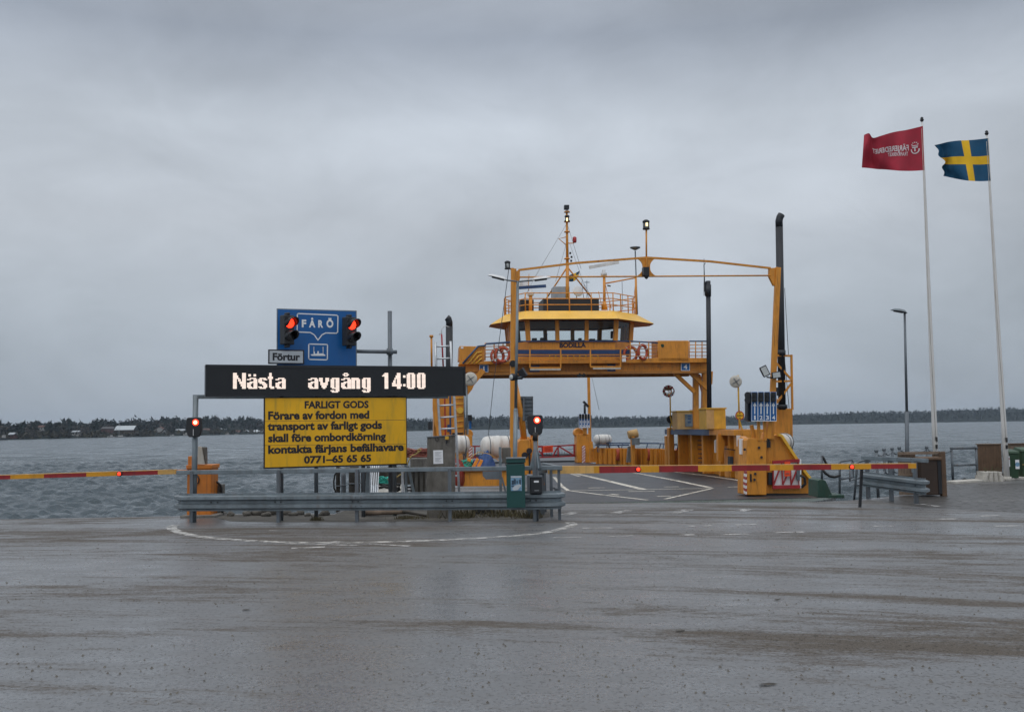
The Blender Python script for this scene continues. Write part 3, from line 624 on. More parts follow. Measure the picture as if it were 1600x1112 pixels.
boat(286, 294, 681, 5, FAR['white'], 'white cabin boat moored just left of the signal head')
boat(352, 359, 680, 3, FAR['white'], 'white dinghy moored near the low red boathouse')
boat(366, 373, 680, 2.6, FAR['white'], 'tiny white dinghy moored beside the far jetty', False)
mb = MB(); a = P(186, 681, 840)
t = thing('mast_pole', 'thin pale mast standing beside the pale roofed boathouse', 'mast', (a.x, 840, WATER_Z)); iv = inv(t)
m = MB(iv); m.cyl((a.x, 840, WATER_Z), (a.x, 840, Z_at(186, 661, 840)), .16, .1); m.build('pole', M['grey'], t)
m = MB(iv); m.bar((a.x-1.2, 840, Z_at(186, 664, 840)), (a.x+1.2, 840, Z_at(186, 664, 840)), .12); m.build('spreader', M['grey'], t)
# ================================================================ the ferry (local frame: u right, v away, z up from the car deck)
def fl(px, py, v):
    d = FI.to_3x3() @ ray(px, py); c = FI @ CAMP; return c + d*((v-c.y)/d.y)
def fz(px, py, z):
    d = FI.to_3x3() @ ray(px, py); c = FI @ CAMP; return c + d*((z-c.z)/d.z)
ferry = thing('car_ferry', 'yellow open-deck car ferry lettered BODILLA berthed bow-in at the quay', 'ferry', FO, FYAW)
def fp(name, mb, mats, parent=None, bevel=0, label=None): return mb.build(name, mats, parent or ferry, bevel, label)
def pxbar(mb, a, b, w, h=None): mb.bar(fl(*a), fl(*b), w, h or w); return mb
V3 = Vector
# hull and deck
plan = [(-4.3, -1.4), (-4.3, .6), (-6.6, 7), (-6.6, 29), (-4.6, 35), (-4.6, 39), (4.6, 39), (4.6, 35), (8.6, 30.5), (9.2, 24), (9.2, 9.5), (7.2, 3), (6.9, .6), (6.9, -1.4)]
m = MB(); m.hexa([(x*.97, y, -2.6) for x, y in plan], [(x, y, -.06) for x, y in plan]); fp('hull', m, M['amber'])
m = MB(); m.hexa([(x*.995, y, -.055) for x, y in plan], [(x*.995, y, 0) for x, y in plan]); deck = fp('car_deck', m, M['deck'])
m = MB(); DZ = .006
def dl(mb, pts, w):
    q = [fz(*p, DZ) for p in pts]
    for a, b in zip(q, q[1:]):
        d = (b-a).normalized(); n = V3((-d.y, d.x, 0))*w/2; e = d*w*.4; mb.poly([a-n-e, b-n+e, b+n+e, a+n-e])
dl(m, [(896, 738.5), (950, 751), (1005, 764)], .34)
dl(m, [(985, 737), (1055, 750), (1108, 761)], .26); DZ = .009
dl(m, [(1113, 762.5), (1080, 770), (1040, 779)], .16)
dl(m, [(1045, 736), (1100, 742), (1168, 752)], .24); DZ = .012
dl(m, [(872, 766.5), (1000, 764.5), (1108, 762.5)], .16); DZ = .007
dl(m, [(866, 745), (878, 759), (888, 766), (945, 773), (1010, 780.5)], .17)
dl(m, [(860, 729), (880, 735.5), (905, 744)], .2)
for p in [(922, 762, 942, 761.5), (1040, 760.2, 1058, 760), (985, 767.5, 1020, 767), (1140, 760.5, 1160, 760), (1030, 775, 1045, 774.5), (955, 771.5, 965, 772.5)]: dl(m, [p[:2], p[2:]], .2)
fp('deck_line', m, M['deckpaint'], deck)
# bulwarks along both sides and across the far end
def wall(mb, pts, h, t=.14, z0=0):
    for (x0, y0), (x1, y1) in zip(pts, pts[1:]):
        a, b = V3((x0, y0, z0+h/2)), V3((x1, y1, z0+h/2)); d = (b-a).normalized(); mb.bar(a-d*.02, b+d*.02, t, h, V3((d.y, -d.x, 0)))
m = MB(); wall(m, [(7.9, 24.2), (8.0, 29), (4.75, 34.2)], 1.15)
for k in range(22):
    t = k/21; 
    p = V3((7.9, 24.4, 0)).lerp(V3((8, 29, 0)), t/.42) if t < .42 else V3((8, 29, 0)).lerp(V3((4.75, 34.2, 0)), (t-.42)/.58)
    m.bar(p+V3((-.12, -.1, 0)), p+V3((-.12, -.1, 1.12)), .12)
fp('bulwark', m, M['amber'])
m = MB()
for a, b in zip([(7.9, 24.2), (8.0, 29)], [(8.0, 29), (4.75, 34.2)]):
    m.tube([(*a, 1.5), (*b, 1.5)], .05)
    for k in range(6):
        p = V3((*a, 0)).lerp(V3((*b, 0)), k/5.); m.tube([p+V3((0, 0, 1.1)), p+V3((.12, .1, 1.5))], .035)
fp('bulwark_rail', m, M['railblue'])
m = MB(); wall(m, [(-6.5, 29), (-4.7, 34.2)], 1.15); wall(m, [(-6.5, 8), (-6.5, 29)], 1.15); fp('bulwark', m, M['amber'])
m = MB()
for (x, w) in ((1013, .25), (1033, .22), (1043, .25), (1050, .2), (1056, .18), (965, .3), (975, .25)):
    p = fl(x, 711, 30 if x > 1000 else 32.4); m.tube([p+V3((0, -.2, .45)), p+V3((.06, -.2, .1)), p+V3((-.05, -.2, -.35))], w*.55)
fp('fire_hose', m, M['lifered'])
# near-left bow wing (bulwark panel)
def pl(mb, pts, v, t): 
    q = [fl(x, y, v) for x, y in pts]; mb.plate(q, (0, t, 0))
m = MB(); pl(m, [(716, 735), (735, 733), (796, 733), (796, 790), (712, 790)], -.2, .3)
pl(m, [(716, 735), (735, 733), (796, 733), (796, 735), (716, 737)], -.3, 2.4)
pxbar(m, (738, 733, .3), (747, 716, .3), .12); pxbar(m, (745, 733, .3), (753, 718, .3), .12); pxbar(m, (730, 717, .5), (736, 719, .5), .12)
fp('bow_wing', m, M['amber'], bevel=.02)
m = MB(); pl(m, [(704, 686), (712, 690), (712, 735), (704, 735)], 1.2, .3); pl(m, [(712, 735), (706, 733), (706, 792), (716, 792)], .6, .3); fp('wing_post', m, M['amber'], bevel=.02)
# winch housing and strut at the near left corner
m = MB(); pl(m, [(810, 690), (814, 686), (826, 686), (829, 690), (829, 742), (810, 742)], .2, .9); pl(m, [(829, 685), (835, 680), (841, 684), (841, 702), (838, 706), (838, 742), (829, 742)], .5, .7)
m.cyl(fl(812, 688, .6), fl(827, 688, .6), .14); m.cyl(fl(829, 681, .8), fl(840, 683, .8), .18)
wh = fp('winch_housing', m, M['amber'], bevel=.03)
m = MB(); m.cyl(fl(820, 711, .15), fl(820, 711, .35), .12); m.bb(fl(826, 706, .15).x, fl(828.5, 706, .15).x, .12, .3, fl(827, 740, .15).z, fl(827, 703, .15).z); m.cyl(fl(827, 704, .1), fl(827, 704, .3), .11); fp('winch_fitting', m, M['ink'], wh)
# near right corner tower, with splayed wing plate
m = MB(); pl(m, [(1167, 688), (1170, 684), (1196, 685), (1198, 690), (1198, 773), (1167, 773)], -.3, 1.1)
a = [fl(1156, 681, .75), fl(1167, 688, -.3), fl(1167, 773, -.3), fl(1156, 765, .75)]; m.plate(a, (.25, .1, 0))
fp('corner_tower', m, M['amber'], bevel=.025)
m = MB(); pl(m, [(1198, 690), (1201, 676), (1208, 674), (1210, 690), (1210, 773), (1198, 773)], .1, .8); fp('hinge_post', m, M['amber'], bevel=.02)
m = MB(); 
for (x0, x1, y0, y1) in ((1197, 1204, 690, 699), (1199, 1203, 682, 690), (1201, 1206, 740, 756)): pl(m, [(x0, y1), (x1, y1), (x1, y0), (x0, y0)], -.02, .2)
fp('hinge_bracket', m, M['black'])
m = MB(); pl(m, [(1207, 681), (1213, 679), (1218, 680), (1256, 738), (1277, 765), (1277, 772.5), (1207, 773)], .1, .35)
fp('wing_plate', m, M['amber'], bevel=.02)
m = MB()
for a, b in zip([(1213, 679), (1218, 680), (1256, 738), (1277, 764)], [(1218, 680), (1256, 738), (1277, 764), (1277, 773)]): m.bar(fl(*a, .15), fl(*b, .15), .45, .1, V3((0, 1, 0)))
fp('wing_flange', m, M['amber_pale'])
m = MB(); pl(m, [(1168, 774.5), (1210, 775), (1276, 774.5), (1276, 771), (1168, 770)], .06, .3); fp('rubbing_strip', m, M['rubber'])
m = MB(); m.bb(fl(1172, 745, -.32).x, fl(1174, 745, -.32).x, -.36, -.3, fl(1173, 752, -.3).z, fl(1173, 740, -.3).z)
for (x, y) in ((1186, 699), (1163.5, 702), (1180, 740), (1179, 749), (1190, 714)): m.cyl(fl(x, y, -.36), fl(x, y, -.2), .05)
fp('tower_fitting', m, M['ink'])
m = MB(); p = fl(1157, 697, .55); m.bb(p.x-.1, p.x+.1, .2, .42, p.z-.3, p.z+.3); fp('tower_notice', m, M['paper'])
m = MB(); q = [fl(1160, 768, .35), fl(1166.5, 773, -.33), fl(1166.5, 735, -.33), fl(1163, 735, -.02)]; q = [x+V3((-.02, -.02, 0)) for x in q]; m.plate(q, (.03, .01, 0)); fp('hazard_marking', m, M['hazard'])
# stowed red and white lattice gate
gate = MB()
def gp(a, b, w=.04): gate.bar(fl(*a, -.08), fl(*b, -.08), w, .07, V3((1, 0, 0)))
for a, b in (((1207, 721), (1246, 718)), ((1209, 759), (1249, 758)), ((1208, 760), (1208, 720)), ((1249, 760), (1247, 718)), ((1209, 757), (1218, 732)), ((1221, 722), (1223, 757)), ((1223, 757), (1233, 735)), ((1235, 733), (1236, 757)), ((1236, 757), (1247, 728))): gp(a, b)
gate.bar(fl(1207, 761, -.1), fl(1250, 760, -.1), .07, .12); gate.bar(fl(1207, 722, -.1), fl(1249, 719, -.1), .07, .12)
gt = fp('bow_gate', gate, M['red'])
m = MB(); pl(m, [(1208, 758), (1251, 757), (1248.5, 720), (1208, 722)], .0, .05); pl(m, [(1249.5, 763), (1252, 762), (1252, 717), (1249, 717)], -.12, .1); fp('gate_panel', m, M['signwhite'], gt)
m = MB(); pl(m, [(1226, 744), (1235, 743.5), (1235, 721), (1226, 721.5)], -.15, .03); fp('gate_notice', m, M['orange_sign'], gt)
m = MB(); 
for y in (726, 729.5, 739): pl(m, [(1227.5, y+1), (1233.5, y+1), (1233.5, y), (1227.5, y)], -.165, .01)
pl(m, [(1245, 750), (1250, 750), (1250, 728), (1245, 729)], -.14, .05); fp('gate_plate', m, M['steel_dark'], gt)
m = MB(); m.tube([fl(1250, 742, -.1), fl(1257, 746, -.1), fl(1258, 756, -.1), fl(1252, 761, -.1)], .055, 6); fp('gate_cable', m, M['rubber'], gt)
m = MB(); pl(m, [(1201, 757), (1207, 757), (1207, 738), (1201, 738)], -.05, .2); fp('control_box', m, M['black'])
# lane signal board 1 2 3 4
def lane_board(x0, x1, y0, y1, v, full=True):
    m = MB(); pl(m, [(x0, y1), (x1, y1), (x1, y0), (x0, y0)], v, .12); b = fp('lane_signal_board', m, M['signblue'], bevel=.015)
    w = x1-x0; n = 4
    m = MB(); e = v-.012
    def rect(a0, b0, a1, b1, vv=None): pl(m, [(a0, b1), (a1, b1), (a1, b0), (a0, b0)], vv or e, .01)
    for k in range(5):
        xk = x0+w*k/n; rect(max(xk-.5, x0), y0, min(xk+.5, x1), y1)
    rect(x0, y1-1, x1, y1, e-.012)
    for k in range(4):
        xc = x0+w*(k+.5)/n; h = y1-y0
        if full:
            rect(xc-.8, y0+h*.44, xc+.8, y0+h*.75); pl(m, [(xc-2.8, y0+h*.48), (xc-1.2, y0+h*.48), (xc, y0+h*.415), (xc+1.2, y0+h*.48), (xc+2.8, y0+h*.48), (xc, y0+h*.355)], e-.01, .008)
        a = fl(xc-2.2, y0+h*(.95 if full else .93), e-.01); c = fl(xc+2.2, y0+h*.80, e-.01)
        if not full: a = fl(xc-1.2, y0+h*.95, e-.01); c = fl(xc+1.2, y0+h*.78, e-.01); rect(xc-.5, y0+h*.48, xc+.5, y0+h*.68)
        text_on(m, '1234'[k], lambda p, q: V3((p, v-.03, q)), (a.x+(.25*(c.x-a.x) if k == 0 else 0), c.x-(.25*(c.x-a.x) if k == 0 else 0), a.z, c.z), .02)
    fp('board_marking', m, M['signwhite'], b)
    for k in range(4):
        xc = x0+w*(k+.5)/n; h = y1-y0; m = MB(); pl(m, [(xc-w*.085, y0+h*.335), (xc+w*.085, y0+h*.335), (xc+w*.085, y0+h*.02), (xc-w*.085, y0+h*.02)], v-.10, .12)
        for q in (.11, .26): m.cyl(fl(xc, y0+h*q, v-.10), fl(xc, y0+h*q, v-.17), w*.06/1555*38*(1 if full else 2), n=10)
        fp('lane_lamp', m, M['black'], b)
    return b
bd = lane_board(1174.5, 1213.5, 612, 658, -.6)
m = MB(); pl(m, [(1168, 656), (1174, 658.5), (1174, 612), (1168, 614)], -.35, .3); 
for y in (617, 625): m.cyl(fl(1170, y, -.36), fl(1168, y, -.6), .12)
fp('signal_housing', m, M['black'], bd)
m = MB()
for x in (1185, 1194.5): pxbar(m, (x, 658, -.3), (x+1, 688, -.3), .1)
pxbar(m, (1203, 658, -.3), (1200, 685, -.3), .16); pxbar(m, (1174, 664, -.1), (1179, 685, -.1), .12); pxbar(m, (1198, 640, .1), (1201, 676, .1), .1); fp('board_post', m, M['amber'], bd)
# portal gantry
m = MB(); pxbar(m, (802.4, 420, 0), (800.6, 742, 0), .155, .2); pl(m, [(805, 424), (812.5, 421), (812.5, 436), (810.5, 441), (805, 446)], -.02, .16); fp('portal_post', m, M['amber'], bevel=.01)
m = MB(); pxbar(m, (1215.5, 418, 0), (1204.5, 686, 0), .16, .2); pl(m, [(1202, 419), (1213, 418), (1212, 446), (1209, 446), (1202, 432)], -.02, .16); fp('portal_post', m, M['amber'], bevel=.01)
m = MB(); pxbar(m, (810, 422, 0), (900, 411, 0), .075); pxbar(m, (900, 411, 0), (1010, 402.5, 0), .075); pxbar(m, (1010, 402.5, 0), (1110, 408.5, 0), .075); pxbar(m, (1110, 408.5, 0), (1204, 419, 0), .075)
m.tube([fl(810, 433, 0), fl(1010, 431.8, 0), fl(1204, 430.5, 0)], .032)
fp('portal_beam', m, M['amber'])
m = MB(); hour = []
n = 9
for k in range(n+1):
    t = k/n; y = 403+28.5*t; wv = 5.8+9.5*abs(2*t-1)**2.6; hour.append((wv, y))
pts = [(1010-w_, y) for w_, y in hour] + [(1010+w_, y) for w_, y in hour[::-1]]
L_ = [fl(1010-w_, y, -.02) for w_, y in hour]; R_ = [fl(1010+w_, y, -.02) for w_, y in hour]
for k in range(n): m.hexa([L_[k], R_[k], R_[k+1], L_[k+1]], [p+V3((0, .06, 0)) for p in (L_[k], R_[k], R_[k+1], L_[k+1])])
m.bar(fl(1010, 403, -.05), fl(1010, 418, -.05), .06); fp('portal_gusset', m, M['amber'])
m = MB(); pl(m, [(1005.5, 430), (1014.5, 430), (1014.5, 417), (1005.5, 417)], -.3, .28); m.lathe(fl(1010, 431, -.16), (0, 0, -1), [(.12, 0), (.05, .1), (0.01, .13)]); fp('navigation_lamp', m, M['black'])
m = MB(); m.tube([fl(1010, 403, 0), fl(1009.8, 358, 0)], .035); fp('lamp_mast', m, M['amber'])
def nav_lamp(px, py, v, h, lit, parent=None, core=True):
    c = fl(px, py, v); r = h*.36
    m = MB(); m.lathe(c-V3((0, 0, h*.5)), (0, 0, 1), [(r, 0), (r, .12*h), (r*.8, .15*h)]); m.lathe(c+V3((0, 0, h*.22)), (0, 0, 1), [(r, 0), (r, .15*h), (r*.45, .28*h)])
    for k in range(4): a = k*math.pi/2+.78; m.bar(c+V3((math.cos(a)*r*.9, math.sin(a)*r*.9, -.4*h)), c+V3((math.cos(a)*r*.9, math.sin(a)*r*.9, .25*h)), .03)
    o = fp('navigation_lamp', m, M['soot'], parent)
    m = MB(); m.lathe(c-V3((0, 0, h*.36)), (0, 0, 1), [(r*.78, 0), (r*.7, .3*h), (r*.78, .58*h)]); fp('lamp_lens', m, M['lampglass'], o)
    if lit:
        m = MB(); m.cyl(c+V3((0, -r*.9, -.2*h)), c+V3((0, -r*.9, .12*h)), r*.3, n=8); fp('lamp_bulb', m, M['amberlight'], o)
nav_lamp(1009.5, 351, 0, .38, True); nav_lamp(793, 414, 0, .32, False)
m = MB(); pxbar(m, (797, 420, 0), (803, 420, 0), .06); fp('lamp_bracket', m, M['amber'])
# tall exhaust on the right, its block and lattice
m = MB(); m.cyl(fl(1222, 640, 1), fl(1217.5, 355, 1), .148, n=14); m.tube([fl(1217.5, 355, 1), fl(1217.2, 345, 1), fl(1218.6, 339.5, 1), fl(1221, 335.5, 1)], .148, 12); m.cyl(fl(1222, 638, 1), fl(1222, 632, 1), .21); m.cyl(fl(1220, 556, 1), fl(1220, 547, 1), .19); fp('exhaust_pipe', m, M['soot'])
m = MB(); pl(m, [(1206, 730), (1239.5, 730), (1238.5, 638), (1213, 638)], 1.4, .6); fp('exhaust_casing', m, M['amber'], bevel=.02)
m = MB()
for a, b in (((1206, 555), (1238, 556)), ((1236.5, 554), (1238, 640)), ((1206, 560), (1236, 592)), ((1209, 596), (1237, 595)), ((1237, 598), (1213, 630)), ((1210, 619), (1214, 626))): pxbar(m, (*a, .9), (*b, .9), .075)
fp('exhaust_lattice', m, M['amber'])
m = MB(); pl(m, [(1209, 618), (1216, 618), (1216, 605), (1209, 605)], .3, .3); fp('junction_box', m, M['black'])
def flood(px, py, v, s, ang, parent=None, iv=None, base=None):
    c = fl(px, py, v); m = MB(); X = V3((math.cos(ang), 0, math.sin(ang))); Z = V3((-math.sin(ang), 0, math.cos(ang)))
    m.hexa([c-X*s*.5-Z*s*.35+V3((0, -.12, 0)), c+X*s*.5-Z*s*.35+V3((0, -.12, 0)), c+X*s*.5+Z*s*.35+V3((0, -.12, 0)), c-X*s*.5+Z*s*.35+V3((0, -.12, 0))], [c-X*s*.3-Z*s*.2+V3((0, .12, 0)), c+X*s*.3-Z*s*.2+V3((0, .12, 0)), c+X*s*.3+Z*s*.2+V3((0, .12, 0)), c-X*s*.3+Z*s*.2+V3((0, .12, 0))])
    o = fp('floodlight', m, M['soot'], bevel=.01)
    m = MB(); m.plate([c-X*s*.4-Z*s*.26+V3((0, -.135, 0)), c+X*s*.4-Z*s*.26+V3((0, -.135, 0)), c+X*s*.4+Z*s*.26+V3((0, -.135, 0)), c-X*s*.4+Z*s*.26+V3((0, -.135, 0))], (0, .01, 0)); fp('floodlight_glass', m, M['lampglass'], o); return o
flood(1193.5, 580, -.3, .42, R(-65)); flood(1211.5, 586, -.3, .36, R(8))
m = MB(); pxbar(m, (1198, 589, -.2), (1212, 591, -.2), .05); fp('floodlight_bracket', m, M['soot'])
# ---- bridge girder spanning the deck
BV = 18.0
zA, zB, zC = fl(912, 583, BV).z, fl(912, 573, BV).z, fl(912, 560, BV).z
uL, uR = fl(718, 570, BV).x, fl(1109, 570, BV).x
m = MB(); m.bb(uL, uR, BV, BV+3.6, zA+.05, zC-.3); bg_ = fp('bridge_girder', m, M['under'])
m = MB(); pl(m, [(718, 569), (1108, 566), (1108, 559), (1022, 559), (985, 562), (760, 564), (718, 563)], BV-.55, .5); fp('walkway_edge', m, M['amber'], bevel=.01)
m = MB(); pl(m, [(716, 581), (800, 581), (800, 568.5), (716, 568.5)], BV-.15, .16); pl(m, [(962, 580.5), (1108, 580), (1108, 566), (962, 567.5)], BV-.15, .16); fp('girder_face', m, M['amber'])
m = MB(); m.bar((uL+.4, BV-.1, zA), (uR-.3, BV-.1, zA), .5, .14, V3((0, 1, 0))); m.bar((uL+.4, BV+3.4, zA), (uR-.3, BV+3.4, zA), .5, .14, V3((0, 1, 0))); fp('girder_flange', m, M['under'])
m = MB()
for x in (905, 911.5): m.cyl(fl(x, 583, BV-.1), fl(x, 587.5, BV-.1), .13, .13, n=10); m.cyl(fl(x, 586, BV-.35), fl(x, 586, BV+.1), .12)
fp('deck_camera', m, M['black'])
# lane number plates
for t_, x0, x1, y0, y1, dark in (('1', 749, 763, 569.5, 581.5, 0), ('2', 827.5, 843, 571, 581, 1), ('3', 949, 964.5, 569, 580, 1), ('4', 1064, 1078, 567, 579, 0)):
    m = MB(); vv = BV-.3 if not dark else BV-.12; pl(m, [(x0, y1), (x1, y1), (x1, y0), (x0, y0)], vv, .03); o = fp('lane_number_plate', m, M['navy'] if dark else M['signblue'])
    m = MB(); a = fl(x0+(x1-x0)*.3, y1-2.4, vv-.01); c = fl(x1-(x1-x0)*.3, y0+2.4, vv-.01); text_on(m, t_, lambda p, q: V3((p, vv-.012, q)), (a.x+(.3*(c.x-a.x) if t_ == '1' else 0), c.x-(.3*(c.x-a.x) if t_ == '1' else 0), a.z, c.z), .03)
    for q in (((x0, y1), (x1, y1), (x1, y1-.7), (x0, y1-.7)), ((x0, y0+.7), (x1, y0+.7), (x1, y0), (x0, y0)), ((x0, y1), (x0+.8, y1), (x0+.8, y0), (x0, y0)), ((x1-.8, y1), (x1, y1), (x1, y0), (x1-.8, y0))):
        if not dark: pl(m, q, vv-.012, .01)
    fp('plate_number', m, M['signwhite'] if not dark else M['grey'], o)
# underslung light frames
for x0, x1, yb in ((828, 876, 574.5), (922.5, 969.5, 573)):
    m = MB()
    for x in (x0, x1): pxbar(m, (x, 546, BV-.75), (x, yb, BV-.75), .07)
    pxbar(m, (x0, yb, BV-.75), (x1, yb, BV-.75), .08); f_ = fp('light_frame', m, M['amber'])
    m = MB(); pxbar(m, (x0 if x0 < 900 else x0+4, yb+1.7, BV-.75), (x1, yb+1.5, BV-.75), .07, .16); fp('tube_light', m, M['cream'], f_)
# ---- wheelhouse
zf, zs, zw = fl(900, 565, BV).z, fl(900, 533, BV).z, fl(900, 500, BV).z
WX = [fl(x, 540, BV).x for x in (826, 961)]; CX = [fl(801, 540, BV+1.3).x, fl(984.5, 540, BV+1.3).x]
WY = (BV, BV+1.3, BV+3.5, BV+4.8)
def ring(z, out): 
    c = V3(((WX[0]+WX[1])/2, BV+2.4, 0)); b = [(WX[0], WY[0]), (WX[1], WY[0]), (CX[1], WY[1]), (CX[1], WY[2]), (WX[1], WY[3]), (WX[0], WY[3]), (CX[0], WY[2]), (CX[0], WY[1])]
    r = []
    for x, y in b:
        d = V3((x, y, 0))-c; d.normalize(); r.append(V3((x, y, z))+d*out)
    return r
m = MB(); m.hexa(ring(zf-.2, -.02), ring(zs, 0)); wheel = fp('wheelhouse', m, M['amber'])
m = MB(); m.hexa(ring(zs, .0), ring(zs+.02, .0)); m.hexa(ring(zw+.02, .10), ring(zw+.1, .10)); fp('wheelhouse_floor', m, M['interior'], wheel)
m = MB(); A0, A1 = ring(zs+.02, .02), ring(zw+.02, .12)
for k in range(8): m.bar(A0[k], A1[k], .26, .2, V3((1, 0, 0)))
def edge_pts(k, t): return A0[k].lerp(A0[(k+1) % 8], t), A1[k].lerp(A1[(k+1) % 8], t)
for k, ts in ((0, (1/3, 2/3)), (4, (1/3, 2/3)), (2, (.33, .66)), (6, (.33, .66))):
    for t in ts: a, b = edge_pts(k, t); m.bar(a, b, .22, .2, V3((1, 0, 0)) if k in (0, 4) else V3((0, 1, 0)))
fp('window_post', m, M['amber'], wheel)
m = MB()
for k in range(8):
    for z0, z1 in ((0, .03), (.92, 1.0)):
        a, b = A0[k].lerp(A1[k], z0), A0[(k+1) % 8].lerp(A1[(k+1) % 8], z0); c, d_ = A0[(k+1) % 8].lerp(A1[(k+1) % 8], z1), A0[k].lerp(A1[k], z1)
        nn = (b-a).cross(d_-a).normalized(); m.plate([a, b, c, d_], nn*-.08)
fp('window_frame', m, M['soot'], wheel)
segs = [(0, [0, 1/3, 2/3, 1]), (1, [0, 1]), (2, [0, .33, .66, 1]), (3, [0, 1]), (4, [0, 1/3, 2/3, 1]), (5, [0, 1]), (6, [0, .33, .66, 1]), (7, [0, 1])]
for k, ts in segs:
    for t0, t1 in zip(ts, ts[1:]):
        a, d_ = edge_pts(k, t0); b, c = edge_pts(k, t1); m = MB(); m.poly([a, b, c, d_]); m.build('window', M['glass'], wheel, fix=False)
# things seen inside the wheelhouse
m = MB()
for (x0, x1, y0, y1, dv) in ((832, 839, 528, 532.5, 2.0), (845, 853, 527.5, 532.5, 2.5), (922, 930, 529, 532.5, 2), (905, 909, 528, 532.5, 2), (956, 961, 517, 526, 1.6), (888, 894, 531, 532.5, 2)): pl(m, [(x0, y1+2), (x1, y1+2), (x1, y0), (x0, y0)], BV+dv, .4)
pxbar(m, (850, 527, BV+2.5), (852, 521, BV+2.5), .05); pxbar(m, (853, 527, BV+2.5), (855, 521.5, BV+2.5), .05); m.bb(WX[0]+.3, WX[1]-.3, BV+.6, BV+1.3, zs, zs+.12)
fp('bridge_console', m, M['interior'], wheel)
# stripes and name
m = MB(); pl(m, [(803, 553), (983, 553), (983, 546.3), (803, 546.3)], BV-.02, .03); pl(m, [(803, 556.6), (983, 556.6), (983, 555.2), (803, 555.2)], BV-.02, .03)
m.hexa([fl(984, 553, BV+1.0)+V3((.02, 0, 0))]*1+[fl(961, 553, BV-.02), fl(961, 546.3, BV-.02), fl(984, 546.3, BV+1.0)+V3((.02, 0, 0))], [fl(984, 553, BV+1.0)+V3((.02, .1, 0)), fl(961, 553, BV+.08), fl(961, 546.3, BV+.08), fl(984, 546.3, BV+1.0)+V3((.02, .1, 0))]); fp('blue_stripe', m, M['navy'], wheel)
m = MB(); pl(m, [(801, 533.8), (984, 533.8), (984, 532.2), (801, 532.2)], BV-.12, .1); fp('sill_rail', m, M['navy'], wheel)
m = MB(); a = fl(874.5, 543, BV-.05); c = fl(915.5, 535, BV-.05); text_on(m, 'BODILLA', lambda p, q: V3((p, BV-.025, q)), (a.x, c.x, a.z, c.z), .04); fp('ship_name', m, M['shipname'], wheel)
m = MB()
for k in range(9): x = 859+k*9.4; pxbar(m, (x, 554.5, BV-.05), (x, 561.5, BV-.05), .045)
fp('small_ladder_bars', m, M['ochre'], wheel)
m = MB(); pl(m, [(972, 565), (978, 565), (978, 555), (972, 555)], BV-.75, .04); fp('notice_plate', m, M['paper'])
# roof visor
zr0 = fl(900, 498, BV-.9).z; zr1 = fl(900, 484.5, BV).z
ox = [fl(818, 498, BV-.9).x, fl(966, 498, BV-.9).x]; sx = [fl(764, 511, BV+3).x, fl(1015, 511, BV+3).x]; tx = [fl(788, 487, BV+3).x, fl(988, 487, BV+3).x]; fx = [fl(822, 484, BV).x, fl(960, 484, BV).x]
outer = [V3((ox[0], BV-.9, zr0)), V3((ox[1], BV-.9, zr0)), V3((sx[1], BV+1.9, zr0)), V3((sx[1], BV+3.1, zr0)), V3((ox[1], BV+5.7, zr0)), V3((ox[0], BV+5.7, zr0)), V3((sx[0], BV+3.1, zr0)), V3((sx[0], BV+1.9, zr0))]
inner = [V3((fx[0], BV+.3, zr1)), V3((fx[1], BV+.3, zr1)), V3((tx[1], BV+2.1, zr1)), V3((tx[1], BV+2.9, zr1)), V3((fx[1], BV+4.7, zr1)), V3((fx[0], BV+4.7, zr1)), V3((tx[0], BV+2.9, zr1)), V3((tx[0], BV+2.1, zr1))]
under = [p.lerp(q, .55)*1.0 for p, q in zip(outer, inner)]; under = [V3((p.x, p.y, zr0-.02)) for p in under]
m = MB(); i0 = [m.v(p) for p in outer]; i1 = [m.v(p) for p in inner]
for k in range(8): m.f((i0[k], i0[(k+1) % 8], i1[(k+1) % 8], i1[k]))
m.f(i1); roof = fp('wheelhouse_roof', m, M['amber_pale'])
m = MB(); j0 = [m.v(p+V3((0, 0, -.035))) for p in outer]; wt = ring(zw-.02, .08); j1 = [m.v(p) for p in wt]
for k in range(8): m.f((j0[k], j0[(k+1) % 8], j1[(k+1) % 8], j1[k]))
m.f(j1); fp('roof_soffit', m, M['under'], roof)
# roof rails
m = MB(); rz = zr1
for h in (.35, .7, 1.02): m.tube([p*1+V3((0, 0, h)) for p in inner], .03, 5, True)
for k in range(8):
    a, b = inner[k], inner[(k+1) % 8]
    for t in ((0, .5) if k in (0, 4) else (0, .33, .66) if k in (1, 7, 3, 5) else (0, .5)): p = a.lerp(b, t); m.tube([p, p+V3((0, 0, 1.04))], .035, 5)
m.tube([inner[0].lerp(inner[1], .25), inner[0].lerp(inner[1], .25)+V3((0, 0, 1.0))], .03, 5); m.tube([inner[0].lerp(inner[1], .75), inner[0].lerp(inner[1], .75)+V3((0, 0, 1.0))], .03, 5)
fp('roof_railing', m, M['amber'], roof)
# gear on the roof
def pbox(name, x0, x1, y0, y1, v, dpt, mt, parent=roof, bev=.02):
    m = MB(); pl(m, [(x0, y1), (x1, y1), (x1, y0), (x0, y0)], v, dpt); return fp(name, m, mt, parent, bev)
pbox('ventilation_box', 849, 936, 466, 486, BV+2, 2.2, M['soot']); pbox('ventilation_box', 813, 834, 468, 487, BV+2, 1.2, M['soot'])
pbox('equipment_cabinet', 864.5, 890, 447.5, 466, BV+3, 1, M['grey'])
m = MB(); c = fl(901.5, 456, BV+2); m.lathe(c+V3((0, .15, 0)), (.25, -1, .25), [(.05, 0), (.25, .05), (.33, .2), (.30, .26), (0, .16)], 16); m.tube([c+V3((0, .15, 0)), c+V3((0, .2, -.55))], .04); fp('satellite_dish', m, M['grey_light'], roof)
